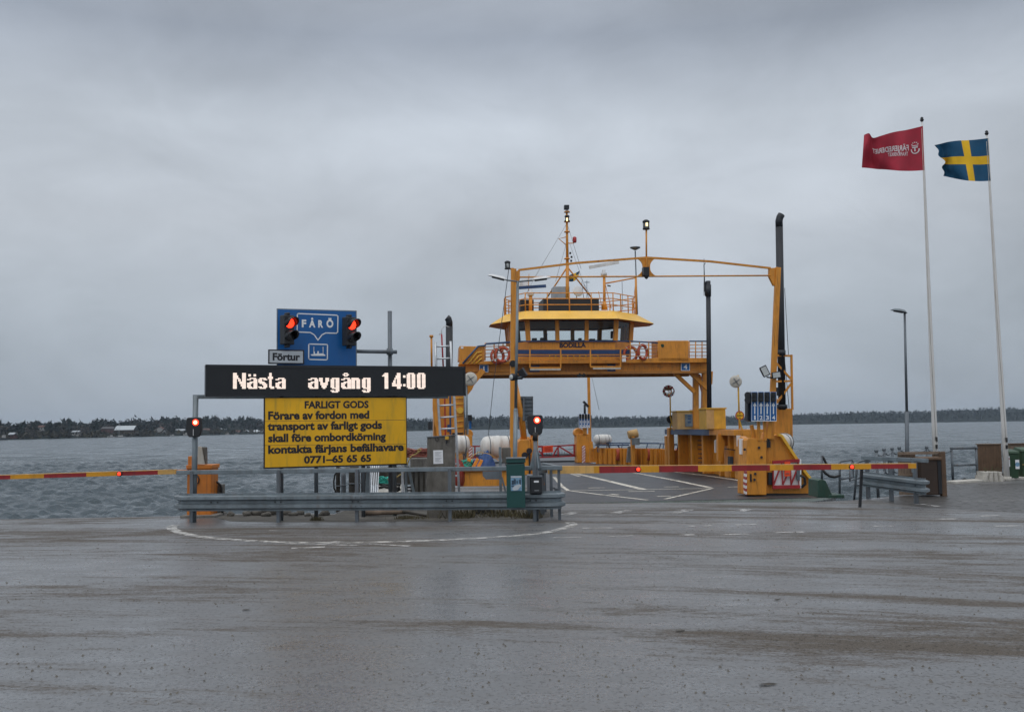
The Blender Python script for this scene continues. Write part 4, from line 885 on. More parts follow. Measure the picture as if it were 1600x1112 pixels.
# main mast
MV = BV+3
m = MB(); m.cyl(fl(886.5, 486, MV), fl(886.5, 410, MV), .11, .10); m.cyl(fl(886.5, 410, MV), fl(885.5, 328, MV), .09, .06)
for x in (854, 925): m.tube([fl(886.5, 417, MV), fl(x, 466, MV+1)], .045)
for y in (332, 347, 363, 405): p = fl(886, y, MV); m.cyl(p, p+V3((0, 0, .07)), .19, .15)
m.tube([fl(886, 380, MV), fl(896, 380, MV), fl(898, 378, MV)], .03); m.tube([fl(886, 370, MV), fl(873, 373, MV), fl(885, 383, MV)], .03)
mast = fp('main_mast', m, M['amber'])
pbox('mast_camera', 882, 889.5, 320, 326.5, MV-.2, .3, M['soot'], mast)
m = MB(); p = fl(886, 330, MV); m.lathe(p+V3((0, 0, -.1)), (0, 0, 1), [(.1, 0), (.11, .12), (.06, .2)]); fp('mast_sensor', m, M['grey_light'], mast)
m = MB(); p = fl(897.8, 374, MV); m.lathe(p+V3((0, 0, -.2)), (0, 0, 1), [(.1, 0), (.12, .1), (.12, .3), (.06, .36)], 10); fp('mast_lamp', m, M['red'], mast)
m = MB(); p = fl(886, 342, MV-.1); m.lathe(p+V3((0, -.02, -.16)), (0, 0, 1), [(.17, 0), (.17, .05), (.12, .07), (.12, .27), (.17, .29), (.12, .36)], 12); mlamp = fp('masthead_lamp', m, M['soot'], mast)
m = MB(); p = fl(886, 343, MV-.26); m.cyl(p+V3((0, 0, -.09)), p+V3((0, 0, .09)), .05, n=8); fp('lamp_bulb', m, M['amberlight'], mlamp)
m = MB(); 
for x, y in ((893, 402), (892.5, 408), (891, 396)): m.cyl(fl(x, y+1, MV), fl(x, y-2, MV), .06)
fp('mast_fitting', m, M['soot'], mast)
m = MB()
for a, b in (((884, 352), (834, 436)), ((834, 436), (818, 468)), ((887, 352), (908, 420)), ((885, 380), (868, 440)), ((890, 380), (920, 466)), ((905, 430), (925, 466))): m.tube([fl(*a, MV), fl(*b, MV)], .012, 4)
fp('stay_wire', m, M['grey'], mast)
# radars
m = MB(); m.tube([fl(944.5, 483, BV+2.5), fl(944, 432, BV+2.5)], .085); m.lathe(fl(944.5, 484, BV+2.5), (0, 0, 1), [(.2, 0), (.1, .5)]); m.tube([fl(945, 443, BV+2.5), fl(993, 434, BV+2.5)], .045); rp = fp('radar_post', m, M['amber'])
def radar(px, py, yb, v, x0, y0, x1, y1, mt):
    m = MB(); c = fl(px, yb, v); m.lathe(c, (0, 0, 1), [(.17, 0), (.19, .08), (.2, .16), (.1, .22), (.1, .36)]); o = fp('radar_scanner', m, M['grey_light'])
    m = MB(); m.bar(fl(x0, y0, v), fl(x1, y1, v), .12, .17); fp('radar_arm', m, mt, o)
radar(943.5, 420, 431, BV+2.5, 920.5, 417.8, 967, 409.5, M['grey_light']); radar(829, 455, 462, BV+1.8, 806, 450, 853, 446.8, M['navy'])
m = MB(); m.tube([fl(829, 486, BV+1.8), fl(829, 461, BV+1.8)], .11); m.tube([fl(826, 455, BV+2.2), fl(826.5, 428, BV+2.2)], .02); fp('radar_post', m, M['amber'])
m = MB(); m.tube([fl(996, 491, BV+4), fl(992.5, 392, BV+4)], .04); m.lathe(fl(992.5, 391, BV+4), (0, 0, 1), [(.05, 0), (.32, .14), (.32, .19), (.05, .22)]); fp('satellite_antenna', m, M['steel_dark'])
m = MB(); m.tube([fl(994, 492, BV+3), fl(993.5, 432, BV+3)], .07); m.tube([fl(993.5, 434, BV+3), fl(989, 484, BV+3)], .02); m.tube([fl(946, 445, BV+2.5), fl(955, 482, BV+3)], .02)
m.tube([fl(935, 455, BV+3), fl(941, 482, BV+3)], .02); fp('antenna_post', m, M['amber'])
m = MB()
for p in [(917, 438, 917, 486), (909, 440, 912, 466), (972, 440, 973, 484), (865, 486, 865, 466), (1100, 404, 1100, 462)]: m.tube([fl(p[0], p[1], BV+3), fl(p[2], p[3], BV+3)], .016, 4)
m.tube([fl(913, 441, BV+3), fl(921, 441, BV+3)], .02, 4); m.tube([fl(949, 446, BV+2.4), fl(954, 447, BV+2.4)], .05, 6); fp('whip_antenna', m, M['steel_dark'])
# left and right stair enclosures, rails on the bridge wings
m = MB(); pl(m, [(717, 563), (757, 563), (757, 541), (718, 540.5)], BV-.5, 1.6); o = fp('stair_enclosure', m, M['amber'], bevel=.02)
m = MB(); m.tube([fl(723, 568, BV-.62), fl(747, 541, BV-.62), fl(757, 540, BV-.62), fl(760, 537, BV-.62), fl(798, 534.5, BV-.62)], .06); fp('stair_handrail', m, M['railblue'], o)
m = MB()
for k in range(3): m.tube([fl(732+k*6, 568, BV-.6), fl(745+k*3, 551+k*5, BV-.6), fl(753, 549.5+k*5, BV-.6)], .04)
fp('stair_stringer', m, M['amber_pale'], o)
m = MB(); pl(m, [(720, 544.5), (724, 544.5), (724, 541.5), (720, 541.5)], BV-.52, .02); fp('small_label', m, M['paper'], o)
m = MB(); pl(m, [(1028.5, 565), (1076, 565), (1076, 532), (1028.5, 532)], BV-.55, 1.6); o = fp('stair_enclosure', m, M['amber'], bevel=.02)
m = MB(); m.cyl(fl(1035, 540, BV-.57), fl(1035, 540, BV-.52), .1); fp('emergency_sign', m, M['bin'], o)
for (x0, x1, y0, y1) in ((758, 800, 536, 563), (985, 1028, 533.5, 562), (1077, 1107, 533, 561)):
    m = MB()
    for k in range(5): 
        y = y0+(y1-y0)*k/5.; m.tube([fl(x0, y, BV-.5), fl(x1, y-(0 if x0 > 900 else 1.5), BV-.5)], .022, 4)
    for k in range(4): x = x0+(x1-x0)*k/3.; m.tube([fl(x, y1, BV-.5), fl(x, y0, BV-.5)], .035, 5)
    fp('wing_railing', m, M['amber'])
m = MB()
for y in (544.6, 554.3, 558.8): pxbar(m, (803, y+.6, BV-.75), (985, y-.2, BV-.75), .035)
fp('front_railing', m, M['amber'])
m = MB(); m.tube([fl(985, 533, BV-.5), fl(1020, 535, BV-.5), fl(1028, 536, BV-.5)], .045); m.tube([fl(1077, 533, BV-.5), fl(1106, 533, BV-.5)], .045); fp('handrail', m, M['railblue'])
# left pier of the bridge
m = MB(); pl(m, [(678, 690), (727, 690), (727, 600), (678, 600)], BV-1, 2.5); o = fp('bridge_pier', m, M['amber'], bevel=.02)
pl_ = MB(); pl(pl_, [(676, 640), (684, 690), (690, 690), (680, 618), (676, 618)], BV-1.4, .3); pl(pl_, [(683, 690), (735, 690), (735, 679), (700, 679)], BV-1.6, .8); fp('pier_bracket', pl_, M['amber'], o)
m = MB(); pl(m, [(695, 690), (697, 690), (695.5, 600), (693.5, 600)], BV-1.05, .06); fp('red_pipe', m, M['red'], o)
m = MB(); pl(m, [(702.5, 678), (705, 678), (704.5, 600), (702, 600)], BV-1.05, .06); pl(m, [(699, 674), (703, 674), (703, 663), (699, 663)], BV-1.1, .1); fp('blue_pipe', m, M['navy'], o)
m = MB()
for k in range(6): pxbar(m, (712, 622+k*9, BV-1.05), (724, 621+k*9, BV-1.05), .05)
m.cyl(fl(719, 641, BV-1.2), fl(719, 641, BV-1), .18); fp('pier_rung', m, M['amber_pale'], o)
m = MB(); pl(m, [(707, 679), (724, 678), (724, 675.5), (707, 676)], BV-1.3, .3); pl(m, [(669, 671), (675, 671), (675, 659), (669, 659)], BV-1.3, .3); fp('pier_fitting', m, M['black'], o)
m = MB(); pl(m, [(730, 618), (738, 608), (740, 603), (735, 596), (727, 597), (727, 618)], BV-.8, .8); m.bar(fl(735, 602, BV-.3), fl(755, 578, BV-.3), .3); fp('pier_knee', m, M['amber'], o)
m = MB()
for (x0, y0, x1, y1, r) in ((725.5, 600, 726.5, 690, .05), (729, 590, 730, 690, .055)): m.tube([fl(x0, y0, BV-1.4), fl(x1, y1, BV-1.4)], r)
m.tube([fl(731, 669, BV-1.4), fl(731, 690, BV-1.4)], .05); fp('pier_conduit', m, M['steel'], o)
m = MB(); m.cyl(fl(702, 640, BV+.5), fl(702, 510, BV+.5), .2, n=14); m.tube([fl(702, 510, BV+.5), fl(702, 503, BV+.5), fl(700.5, 498, BV+.5), fl(698, 496, BV+.5)], .19, 12); fp('exhaust_pipe', m, M['soot'])
m = MB(); m.tube([fl(674.5, 572, BV), fl(674, 525, BV)], .065); m.cyl(fl(674, 527, BV), fl(674, 523.5, BV), .11); m.tube([fl(677, 600, BV), fl(674.5, 572, BV)], .065); fp('vent_post', m, M['amber'])
m = MB(); m.tube([fl(692.5, 572, BV-.9), fl(690, 522, BV-.9)], .05); fp('flag_staff', m, M['red'])
m = MB(); m.tube([fl(690, 524, BV-.9), fl(690, 514, BV-.9), fl(693, 510, BV-.9), fl(697, 509, BV-.9), fl(702, 511, BV-.9)], .025, 5); m.tube([fl(686, 523, BV-.9), fl(690, 519, BV-.9)], .025, 5); fp('hook_rod', m, M['grey_light'])
# round mirror backs and fronts
def mirror(px, py, v, rpx, pole, mt, back):
    c = fl(px, py, v); r = rpx/1555*(38+v)
    m = MB(); m.lathe(c, (-.15, -1, .05), [(r, -.03), (r*1.02, .0), (r*.96, .03), (r*.5, .05), (0, .06)], 24); o = fp('traffic_mirror', m, mt)
    if back:
        m = MB()
        for a in (.6, 2.2, 3.7, 5.3): m.bar(c+V3((0, -.08, 0)), c+V3((math.cos(a)*r*.7, -.08, math.sin(a)*r*.7)), .03)
        fp('mirror_bracket', m, M['steel_dark'], o)
    if pole: m = MB(); m.tube([fl(*p, v+.1) for p in pole], .045); fp('mirror_post', m, M['ochre'], o)
    return c, r
mirror(735, 592, BV-1.6, 10.5, None, M['cream'], True)
mirror(1149.5, 596, 11.5, 9.7, [(1153, 586), (1155.5, 670)], M['cream'], True)
c, r = mirror(1044.5, 611, 22, 8, [(1047, 620), (1048, 672)], M['mirror'], False)
m = MB()
for k in range(16): a = k*math.pi/8; m.box(c+V3((math.cos(a)*r, -.02, math.sin(a)*r)), (.12, .08, .12)); m.m = (k+1) % 2
fp('mirror_rim', m, [M['red'], M['cream']])
m = MB(); m.lathe(fl(1047.5, 655, 22), (0, -1, 0), [(6.2/1555*60, -.02), (6.2/1555*60, .02)], 18); fp('speed_sign_back', m, M['soot'])
m = MB(); pxbar(m, (1047, 650, 21.9), (1053, 672, 21.9), .07); pxbar(m, (1155, 655, 11), (1160, 672, 11), .06); fp('post_brace', m, M['ochre'])
# 2,0 m width limit sign
c = fl(1156, 649, 11.4); r = 7.3/1555*49.4
m = MB(); m.lathe(c, (0, -1, 0), [(r, -.02), (r, .0)], 24); ws = fp('width_limit_sign', m, M['red'])
m = MB(); m.lathe(c+V3((0, -.004, 0)), (0, -1, 0), [(r*.80, 0), (r*.80, .006)], 24); fp('sign_face', m, M['signyellow'], ws)
m = MB(); text_on(m, '2,0m', lambda p, q: V3((c.x+p, c.y-.016, c.z+q)), (-r*.62, r*.62, -r*.25, r*.22), .03)
for s_ in (-1, 1): m.plate([c+V3((-r*.22, -.016, s_*r*.70)), c+V3((r*.22, -.016, s_*r*.70)), c+V3((0, -.016, s_*r*.32))], (0, .004, 0)); m.plate([c+V3((s_*r*.74, -.016, .16*r)), c+V3((s_*r*.74, -.016, -.16*r)), c+V3((s_*r*.62, -.016, 0))], (0, .004, 0))
fp('sign_marking', m, M['ink'], ws)
# right deckhouse under the bridge pier
def FB(mb, u0, u1, v0, v1, z0, z1): return mb.bb(u0, u1, v0, v1, z0, z1)
zt = fl(1090, 675, 17).z
m = MB(); FB(m, 8.05, 9.1, 11.2, 24.2, 0, zt-.16); dh = fp('deckhouse', m, M['amber'])
m = MB()
for x in (1063, 1085, 1103, 1140, 1127):
    v = 24.0-(x-1050)/(1150-1050)*12.6; FB(m, 7.5, 8.05, v-.14, v+.14, 0, zt-.16)
FB(m, 7.45, 8.05, 11.2, 11.7, 0, zt-.16); FB(m, 7.45, 9.1, 10.9, 11.2, 0, zt-.1); FB(m, 7.5, 8.1, 12.5, 13.5, 0, zt-.7); fp('deckhouse_column', m, M['amber'], dh, bevel=.02)
m = MB()
for k in range(7): FB(m, 7.7, 8.04, 17.6, 18.9, .3+k*.25, .34+k*.25)
fp('deckhouse_rung', m, M['rubber'], dh)
m = MB(); FB(m, 7.2, 9.3, 15.0, 24.4, zt-.16, zt+.16); fp('canopy', m, M['railblue'], dh)
m = MB(); FB(m, 7.2, 9.3, 10.9, 15.0, zt-.14, zt+.14); pl(m, [(1122, 720), (1128, 720), (1133, 690), (1128, 681), (1122, 677)], 13, .3); fp('canopy_edge', m, M['amber'], dh)
m = MB(); pl(m, [(1117, 707), (1120, 707), (1120, 686), (1117, 688)], 14.0, .1); fp('grab_handle', m, M['grey_light'], dh)
m = MB(); pl(m, [(1137, 702), (1153, 704), (1153, 702.6), (1137, 700.5)], 11.5, .5); pl(m, [(1141, 735), (1146, 735), (1146, 713), (1141, 713)], 11.0, .4); fp('deckhouse_shelf', m, M['soot'], dh)
# front columns before the deckhouse (right of the roadway, far)
def colm(px0, px1, y0, v, mt='amber'):
    a = fl(px0, y0, v); b = fl(px1, y0, v); m = MB(); FB(m, a.x, b.x, v, v+.5, 0, a.z); return fp('deck_pillar', m, M[mt], bevel=.03)
colm(1045, 1053, 668, 23); colm(1041, 1047, 681, 24.5); colm(987, 992, 678, 30); 
m = MB(); c = fl(989.5, 678, 30); m.lathe(c+V3((0, .25, 0)), (1, 0, .2), [(.28, -.3), (.3, .35), (.05, .42)], 12); fp('ventilation_hood', m, M['ply'])
m = MB(); pl(m, [(988, 695), (999.5, 695), (999.5, 684), (988, 684)], 29.7, .2); pl(m, [(979.5, 722), (986.5, 722), (986.5, 697), (982, 697)], 30.5, .3); fp('grey_cover', m, M['steel'])
m = MB(); pl(m, [(1151, 697), (1157, 697), (1157, 680), (1151, 680)], .9, .02); fp('small_notice', m, M['paper'])
# right pier lattice above the deckhouse
m = MB()
for a, b in (((1087, 583), (1087, 668)), ((1101, 580), (1100, 640)), ((1109, 580), (1108, 600))): pxbar(m, (*a, BV+1), (*b, BV+1), .28, .3)
for a, b in (((1054, 583), (1085, 612)), ((1076, 580), (1106, 608))): pxbar(m, (*a, BV+.3), (*b, BV+.3), .24, .2)
for a, b in (((1096, 640), (1106, 600)), ((1106, 640), (1094, 600)), ((1095, 668), (1097, 640)), ((1092, 585), (1098, 600)), ((1099, 630), (1103, 668)), ((1091, 600), (1100, 598))): pxbar(m, (*a, BV+1.6), (*b, BV+1.6), .13)
FB(m, fl(1090, 668, BV).x, fl(1101, 668, BV).x, BV+.9, BV+1.6, zt, fl(1095, 640, BV+1).z); fp('bridge_pier', m, M['amber'])
m = MB(); m.cyl(fl(1108.5, 660, BV-1), fl(1106.5, 439, BV-1), .135, n=12); pl(m, [(1101, 455), (1104, 455), (1104, 440), (1101, 440)], BV-1, .2); m.cyl(fl(1106.5, 463, BV-1), fl(1106.5, 445, BV-1), .17); fp('exhaust_pipe', m, M['soot'])
m = MB(); m.tube([fl(1102, 462, BV-1), fl(1100, 414, BV-1), fl(1102, 411, BV-1)], .03, 5); m.tube([fl(1098, 407, BV-1), fl(1103, 409, BV-1), fl(1106, 407, BV-1)], .03, 5); fp('wind_sensor', m, M['steel_dark'])
# far end: corner towers, gate, mast
for x0, x1, y0, hx0, hx1 in ((901, 922, 678, 909.5, 914.5), (728, 738, 680, 732, 737.5)):
    a, b = fl(x0, y0, 36.8), fl(x1, y0, 36.8); m = MB(); FB(m, a.x, b.x, 36.8, 38.0, 0, a.z); m.cyl((a.x+.2, 37, a.z+.1), (a.x+.2, 37.8, a.z+.1), .35)
    tw = fp('corner_tower', m, M['amber'], bevel=.05); m = MB(); pl(m, [(hx0, 724), (hx1, 724), (hx1, 696), (hx0, 696)], 36.72, .06); fp('hazard_marking', m, M['hazard'], tw)
m = MB(); pl(m, [(922, 722), (988, 722), (988, 700), (922, 700)], 34.6, .3)
for x in (930, 938, 947, 956, 965, 973, 981): pxbar(m, (x, 722, 34.5), (x, 700, 34.5), .2)
pxbar(m, (931, 699, 34.3), (949, 714, 34.3), .2); fp('bulwark', m, M['amber'])
m = MB(); pl(m, [(961, 722), (968, 722), (968, 705), (961, 705)], 34.3, .2); fp('fire_hose_box', m, M['red'])
m = MB(); pl(m, [(957, 722), (963, 722), (963, 716), (957, 716)], 34.1, .2); fp('deck_bin', m, M['black'])
m = MB(); m.tube([fl(930, 695, 34.6), fl(983, 695, 34.6)], .06); 
for x in (965, 950): pxbar(m, (x, 695, 34.6), (x+3, 700, 34.6), .09)
fp('bulwark_rail', m, M['railblue'])
m = MB(); pxbar(m, (919.5, 586, 37), (922.5, 720, 37), .20, .2); pxbar(m, (922.5, 690, 36.9), (925, 722, 36.9), .3); fp('far_mast', m, M['amber'])
m = MB(); m.tube([fl(913.8, 647, 36.9), fl(913.5, 632, 36.9)], .09); m.bar(fl(911.5, 627, 36.9), fl(919, 635, 36.9), .3, .15); fp('far_floodlight', m, M['soot'])
lane_board(904.5, 922, 646.5, 668, 36.5, False); m = MB(); pl(m, [(911, 678), (917, 678), (917, 668), (911, 668)], 36.7, .3); fp('board_post', m, M['amber'])
m = MB(); pl(m, [(733, 670), (736.5, 670), (736.5, 648), (733, 648)], 36, .3); fp('lane_signal_board', m, M['signblue']); m = MB(); pl(m, [(731, 657), (737.5, 657), (737.5, 648), (731, 648)], 35.8, .3); fp('signal_housing', m, M['black'])
gate = MB()
def gg(a, b, w=.13): gate.bar(fl(*a, 37.5), fl(*b, 37.5), w, .1)
for a, b in (((738, 697), (848, 697)), ((838, 698.2), (900, 694.8)), ((738, 714.5), (842, 714.5)), ((838, 714.5), (900, 712)), ((847, 698), (848, 714)), ((872, 696), (872, 713.5)), ((873, 697), (898, 712)), ((897, 695), (897, 712)), ((842, 704), (849, 712)), ((864, 712), (871, 699)), ((742, 697), (742, 714)), ((790, 697), (790, 714))): gg(a, b)
gt = fp('far_gate', gate, M['red'])
m = MB(); pl(m, [(848.5, 707), (864, 706), (864, 695.5), (848.5, 696.5)], 37.3, .05); fp('gate_notice', m, M['orange_sign'], gt)
m = MB()
for y in (698.5, 701, 703.5): pl(m, [(851, y+.7), (861.5, y+.2), (861.5, y-.5), (851, y)], 37.27, .02)
fp('gate_notice_text', m, M['red'], gt)
m = MB(); pl(m, [(740, 714), (898, 712), (898, 709), (740, 710)], 37.7, .05)
for k in range(40): x = 742+k*4; pxbar(m, (x, 711, 37.7), (x, 705, 37.7), .03)
fp('gate_mesh', m, M['steel_dark'], gt)
m = MB(); m.hexa([fl(738, 724, 38.5), fl(902, 721, 38.5), fl(902, 718, 44), fl(738, 719, 44)], [p+V3((0, 0, .1)) for p in (fl(738, 724, 38.5), fl(902, 721, 38.5), fl(902, 716, 46), fl(738, 716, 46))]); fp('far_ramp_flap', m, M['deck'])
# pole holding the back of a lane board by the left portal post
m = MB(); pl(m, [(810, 658), (833, 656), (833, 619), (810, 619)], .2, .12); 
for y in (622, 628, 634, 640, 646, 652): pl(m, [(810, y+1), (833, y+1), (833, y), (810, y)], .14, .06)
pl(m, [(817, 657), (820, 657), (820, 619), (817, 619)], .1, .1); fp('lane_board_back', m, M['steel_dark'])
m = MB(); m.tube([fl(804, 600, .2), fl(814, 645, .2), fl(819, 687, .5)], .12, 8); m.tube([fl(829, 656, .3), fl(832, 680, .5)], .06); fp('portal_brace', m, M['amber'])
for w_ in (((795, 420, .1), (771, 600, 8), (762, 690, 12)), ((1226, 450, 1), (1232, 555, 1)), ((1226, 560, 1), (1233, 638, 1)), ((925, 590, 30), (936, 640, 30))):
    m = MB(); m.tube([fl(*q) for q in w_], .013, 4); fp('stay_wire', m, M['steel_dark'])
m = MB(); m.cyl(fl(801.5, 568, -.2), fl(801.5, 568, .1), .13); fp('horn_lamp', m, M['black'])

# ================================================================ things aboard the ferry
def world(p): return FM @ p
def raft(px, py, v, ln, r, label, rz, cradle=True):
    base = world(fl(px, py, v)); t = thing('life_raft', label, 'life raft', base, rz, 'white life raft canisters on the ferry')
    c = V3((0, 0, 0)); m = MB(); prof = [(0.0, -ln/2), (r*.55, -ln/2+.02), (r*.86, -ln*.42), (r*.97, -ln*.34), (r*.92, -ln*.32), (r, -ln*.30), (r, -ln*.2), (r*.93, -ln*.18), (r, -ln*.16), (r, -.06), (r*1.03, -.05), (r*1.03, .05), (r, .06), (r, ln*.17), (r*.96, ln*.2), (r, ln*.22), (r*.97, ln*.34), (r*.86, ln*.42), (r*.55, ln/2-.02), (0, ln/2)]
    m.lathe((0, 0, r), (1, 0, 0), prof, 22); m.build('canister', M['white'], t)
    m = MB()
    for x in (-ln*.28, ln*.28): m.tube([(x, math.cos(a)*r*1.01, r+math.sin(a)*r*1.01) for a in np.linspace(.2, 6.1, 20)], .018, 5)
    m.build('strap', M['steel_dark'], t)
    if cradle:
        m = MB()
        for x in (-ln*.28, ln*.28): m.bar((x, -r*.7, -.05), (x, r*.7, -.05), .06); m.bar((x, -r*.7, -.05), (x, -r*.85, r*.6), .05); m.bar((x, r*.7, -.05), (x, r*.85, r*.6), .05); m.bar((x, -r*.5, -.05), (x, -r*.5, -.55), .05); m.bar((x, r*.5, -.05), (x, r*.5, -.55), .05)
        m.build('cradle', M['steel_dark'], t)
    return t
k = 38/1555
raft(778, 715, 1.6, 1.35, .43, 'large ribbed white life raft canister above the blue tarpaulin', R(14))
raft(716, 709, 1.5, .9, .36, 'white life raft canister half hidden behind the grey cabinet', R(14))
raft(1225, 704, .9, .72, .34, 'white life raft canister behind the right wing plate under the exhaust', R(60))
raft(942, 694, 33.6, 1.3, .36, 'small distant white life raft canister by the far lane board', R(14))
def buoy(px, py, v, r, lab, name='lifebuoy', tilt=0, tr=.075):
    b = world(fl(px, py, v)); t = thing(name, lab, 'lifebuoy', b, FYAW+tilt, 'orange lifebuoys on the ferry rails')
    m = MB(); m.tube([(math.cos(a)*r, 0, math.sin(a)*r) for a in np.linspace(0, 2*math.pi, 24, endpoint=False)], tr, 8, True); m.build('ring', M['lifered'], t)
    m = MB()
    for q in range(4): a = q*math.pi/2+.6; m.tube([V3((math.cos(a)*r, 0, math.sin(a)*r))+V3((math.cos(a)*math.cos(s), math.sin(s), math.sin(a)*math.cos(s)))*(tr+.008) for s in np.linspace(0, 6.28, 10)], .03, 4)
    m.build('band', M['cream'], t); m = MB(); m.tube([(math.cos(a)*(r+tr*1.15), -.03, math.sin(a)*(r+tr*1.15)) for a in np.linspace(0, 2*math.pi, 16, endpoint=False)], .015, 4, True); m.build('grab_line', M['ropered'], t); return t
b0 = buoy(785, 554, BV-.9, .38, 'lifebuoy on the left bridge rail, the right one of the pair'); 
for px, py, v, rz, lab in ((777, 556.5, BV-.7, R(25), 'lifebuoy on the left bridge rail, partly behind its neighbour'), (1004, 550, BV-.7, R(38), 'lifebuoy on the right bridge rail beside the yellow stair enclosure'), (985, 553, BV-.3, R(10), 'lifebuoy half hidden behind the right end of the wheelhouse')):
    dup(b0, world(fl(px, py, v)), FYAW+rz, label=lab)
t = thing('hose_reel', 'large round red reel hanging beside the leaning ladder', 'reel', world(fl(709, 742, -.6)), FYAW); iv = None
m = MB(); m.lathe((0, 0, 0), (.80, -.6, 0), [(.1, -.12), (.62, -.1), (.62, -.04), (.5, -.02), (.5, .04), (.62, .06), (.62, .1), (.1, .12)], 24); m.build('drum', M['reelred'], t)
m = MB(); m.bar((-.35, -.15, .3), (.1, -.15, -.5), .06); m.bar((-.35, -.15, -.4), (.2, -.15, .4), .06); m.build('spoke', M['cream'], t)
# blue tarp
t = thing('tarpaulin', 'crumpled blue tarpaulin bundled under the large life raft', 'tarpaulin', world(fl(755, 724, 1.0)), FYAW)
m = MB(); NX, NY = 22, 16
def lump(i, j):
    a = i/(NX-1)*2-1; b = j/(NY-1)*2-1; h = max(0, 1-(abs(a)**2.2))*max(0, 1-abs(b)**2.2)
    h = h**.55*(.55+.25*math.sin(3.1*a+1.3*b)+.12*math.sin(9*a-5*b)+.06*math.sin(17*a+11*b)); return V3((a*.42+.05*math.sin(7*b), b*.35, max(h, 0)*.70-.10))
idx = [[m.v(lump(i, j)) for j in range(NY)] for i in range(NX)]
for i in range(NX-1):
    for j in range(NY-1): m.f((idx[i][j], idx[i+1][j], idx[i+1][j+1], idx[i][j+1]), True)
m.build('sheet', M['tarp'], t)
m = MB(); m.tube([(-.6, -.3, .2), (-.2, -.42, .45), (.2, -.44, .38), (.6, -.3, .1)], .015, 5); m.build('lashing', M['ropeyellow'], t)
def coil(name, label, mt, base, r, n, h, seed, cat='rope', rot=0):
    rg = np.random.default_rng(seed); t = thing(name, label, cat, base, rot); m = MB(); pts = []
    for k_ in range(n*14):
        a = k_/14*2*math.pi; rr = r*(.55+.4*rg.random()); pts.append((math.cos(a)*rr, math.sin(a)*rr*.7, h*(k_/(n*14))*(.5+rg.random()*.8)+.02))
    m.tube(pts, .022, 5); m.build('coil', mt, t); return t
coil('mooring_rope', 'teal rope heaped on the ferry bow beside the red reel', M['teal'], world(fl(728, 733, .8)), .32, 7, .35, 5)
# crates on the deckhouse roof
def crate(name, label, x0, x1, y0, v, mt, depth, lid=None, side=None):
    a, b = fl(x0, 669, v), fl(x1, 669, v); z1 = fl(x0, y0, v).z; z0 = zt+.165; t = thing(name, label, name.replace('_', ' ').split()[-1], world(V3(((a.x+b.x)/2, v+depth/2, z0))), FYAW); w = b.x-a.x
    m = MB(); m.bb(-w/2, w/2, -depth/2, depth/2, 0, z1-z0-.08); m.build('body', mt, t, bevel=.015)
    m = MB(); m.bb(-w/2-.05, w/2+.05, -depth/2-.05, depth/2+.05, z1-z0-.075, z1-z0); m.build('lid', lid or mt, t, bevel=.01); return t, w, z1-z0
t, w, h = crate('plywood_locker', 'plywood locker with a grey notice box on the deckhouse roof', 1058.5, 1085, 641.5, 19, M['ply'], 1.1, M['ochre'])
m = MB(); m.bb(-.05, w/2-.05, -.62, -.555, .16, h-.2); nb = m.build('notice_box', M['steel'], t, bevel=.01); m = MB()
for z in (.35, .55, .7): m.bb(.1, w/2-.22, -.63, -.622, z, z+.1)
m.build('notice_text', M['railblue'], nb)
t, w, h = crate('plywood_locker', 'taller locker of plywood and ochre paint nearest the width sign', 1104.5, 1134.5, 637, 14.2, M['ochre'], 1.4)
m = MB(); m.bb(-w/2-.012, -.12, -.715, -.70, .03, h-.1); m.build('front_panel', M['ply'], t)
# ================================================================ the quay: signs, rails, barriers
UP = V3((0, 0, 1))
BD = Board(520, 18.1, R(21))
def brect(mb, x0, x1, y0, y1, n, t, b=None):
    """box on the board plane from pixel bounds (edge heights averaged), front face at offset n, thickness t behind it"""
    b = b or BD; ym = (y0+y1)/2; a0 = b.hit(x0, ym, n)[0]; a1 = b.hit(x1, ym, n)[0]
    z1 = b.hit((x0+x1)/2, y0, n)[1]; z0 = b.hit((x0+x1)/2, y1, n)[1]
    c = b.at((a0+a1)/2, (z0+z1)/2, n-t/2); mb.box(c, (a1-a0, t, z1-z0), b.x, -b.n, UP); return a0, a1, z0, z1
def btext(mb, s, x0, x1, y0, y1, n, w=.02, b=None):
    b = b or BD; a0, z1 = b.hit(x0, y0, n); a1, z0 = b.hit(x1, y1, n); zc = (b.hit((x0+x1)/2, y0, n)[1], b.hit((x0+x1)/2, y1, n)[1])
    text_on(mb, s, lambda p, q: b.at(p, q, n), (a0, a1, zc[1], zc[0]), w)
def bline(mb, pts, w, n, b=None, closed=False):
    b = b or BD; q = [b.hit(*p, n) for p in pts]; 
    if closed: q.append(q[0])
    for (a0, z0), (a1, z1) in zip(q, q[1:]):
        d = V3((a1-a0, z1-z0, 0)).normalized(); e = V3((-d.y, d.x, 0))*w/2; f = d*w*.4
        mb.poly([b.at(a0-f.x-e.x, z0-f.y-e.y, n), b.at(a1+f.x-e.x, z1+f.y-e.y, n), b.at(a1+f.x+e.x, z1+f.y+e.y, n), b.at(a0-f.x+e.x, z0-f.y+e.y, n)])
def bthing(name, label, cat, x, y, n=0): p = BD.p(x, y, n); return thing(name, label, cat, p)
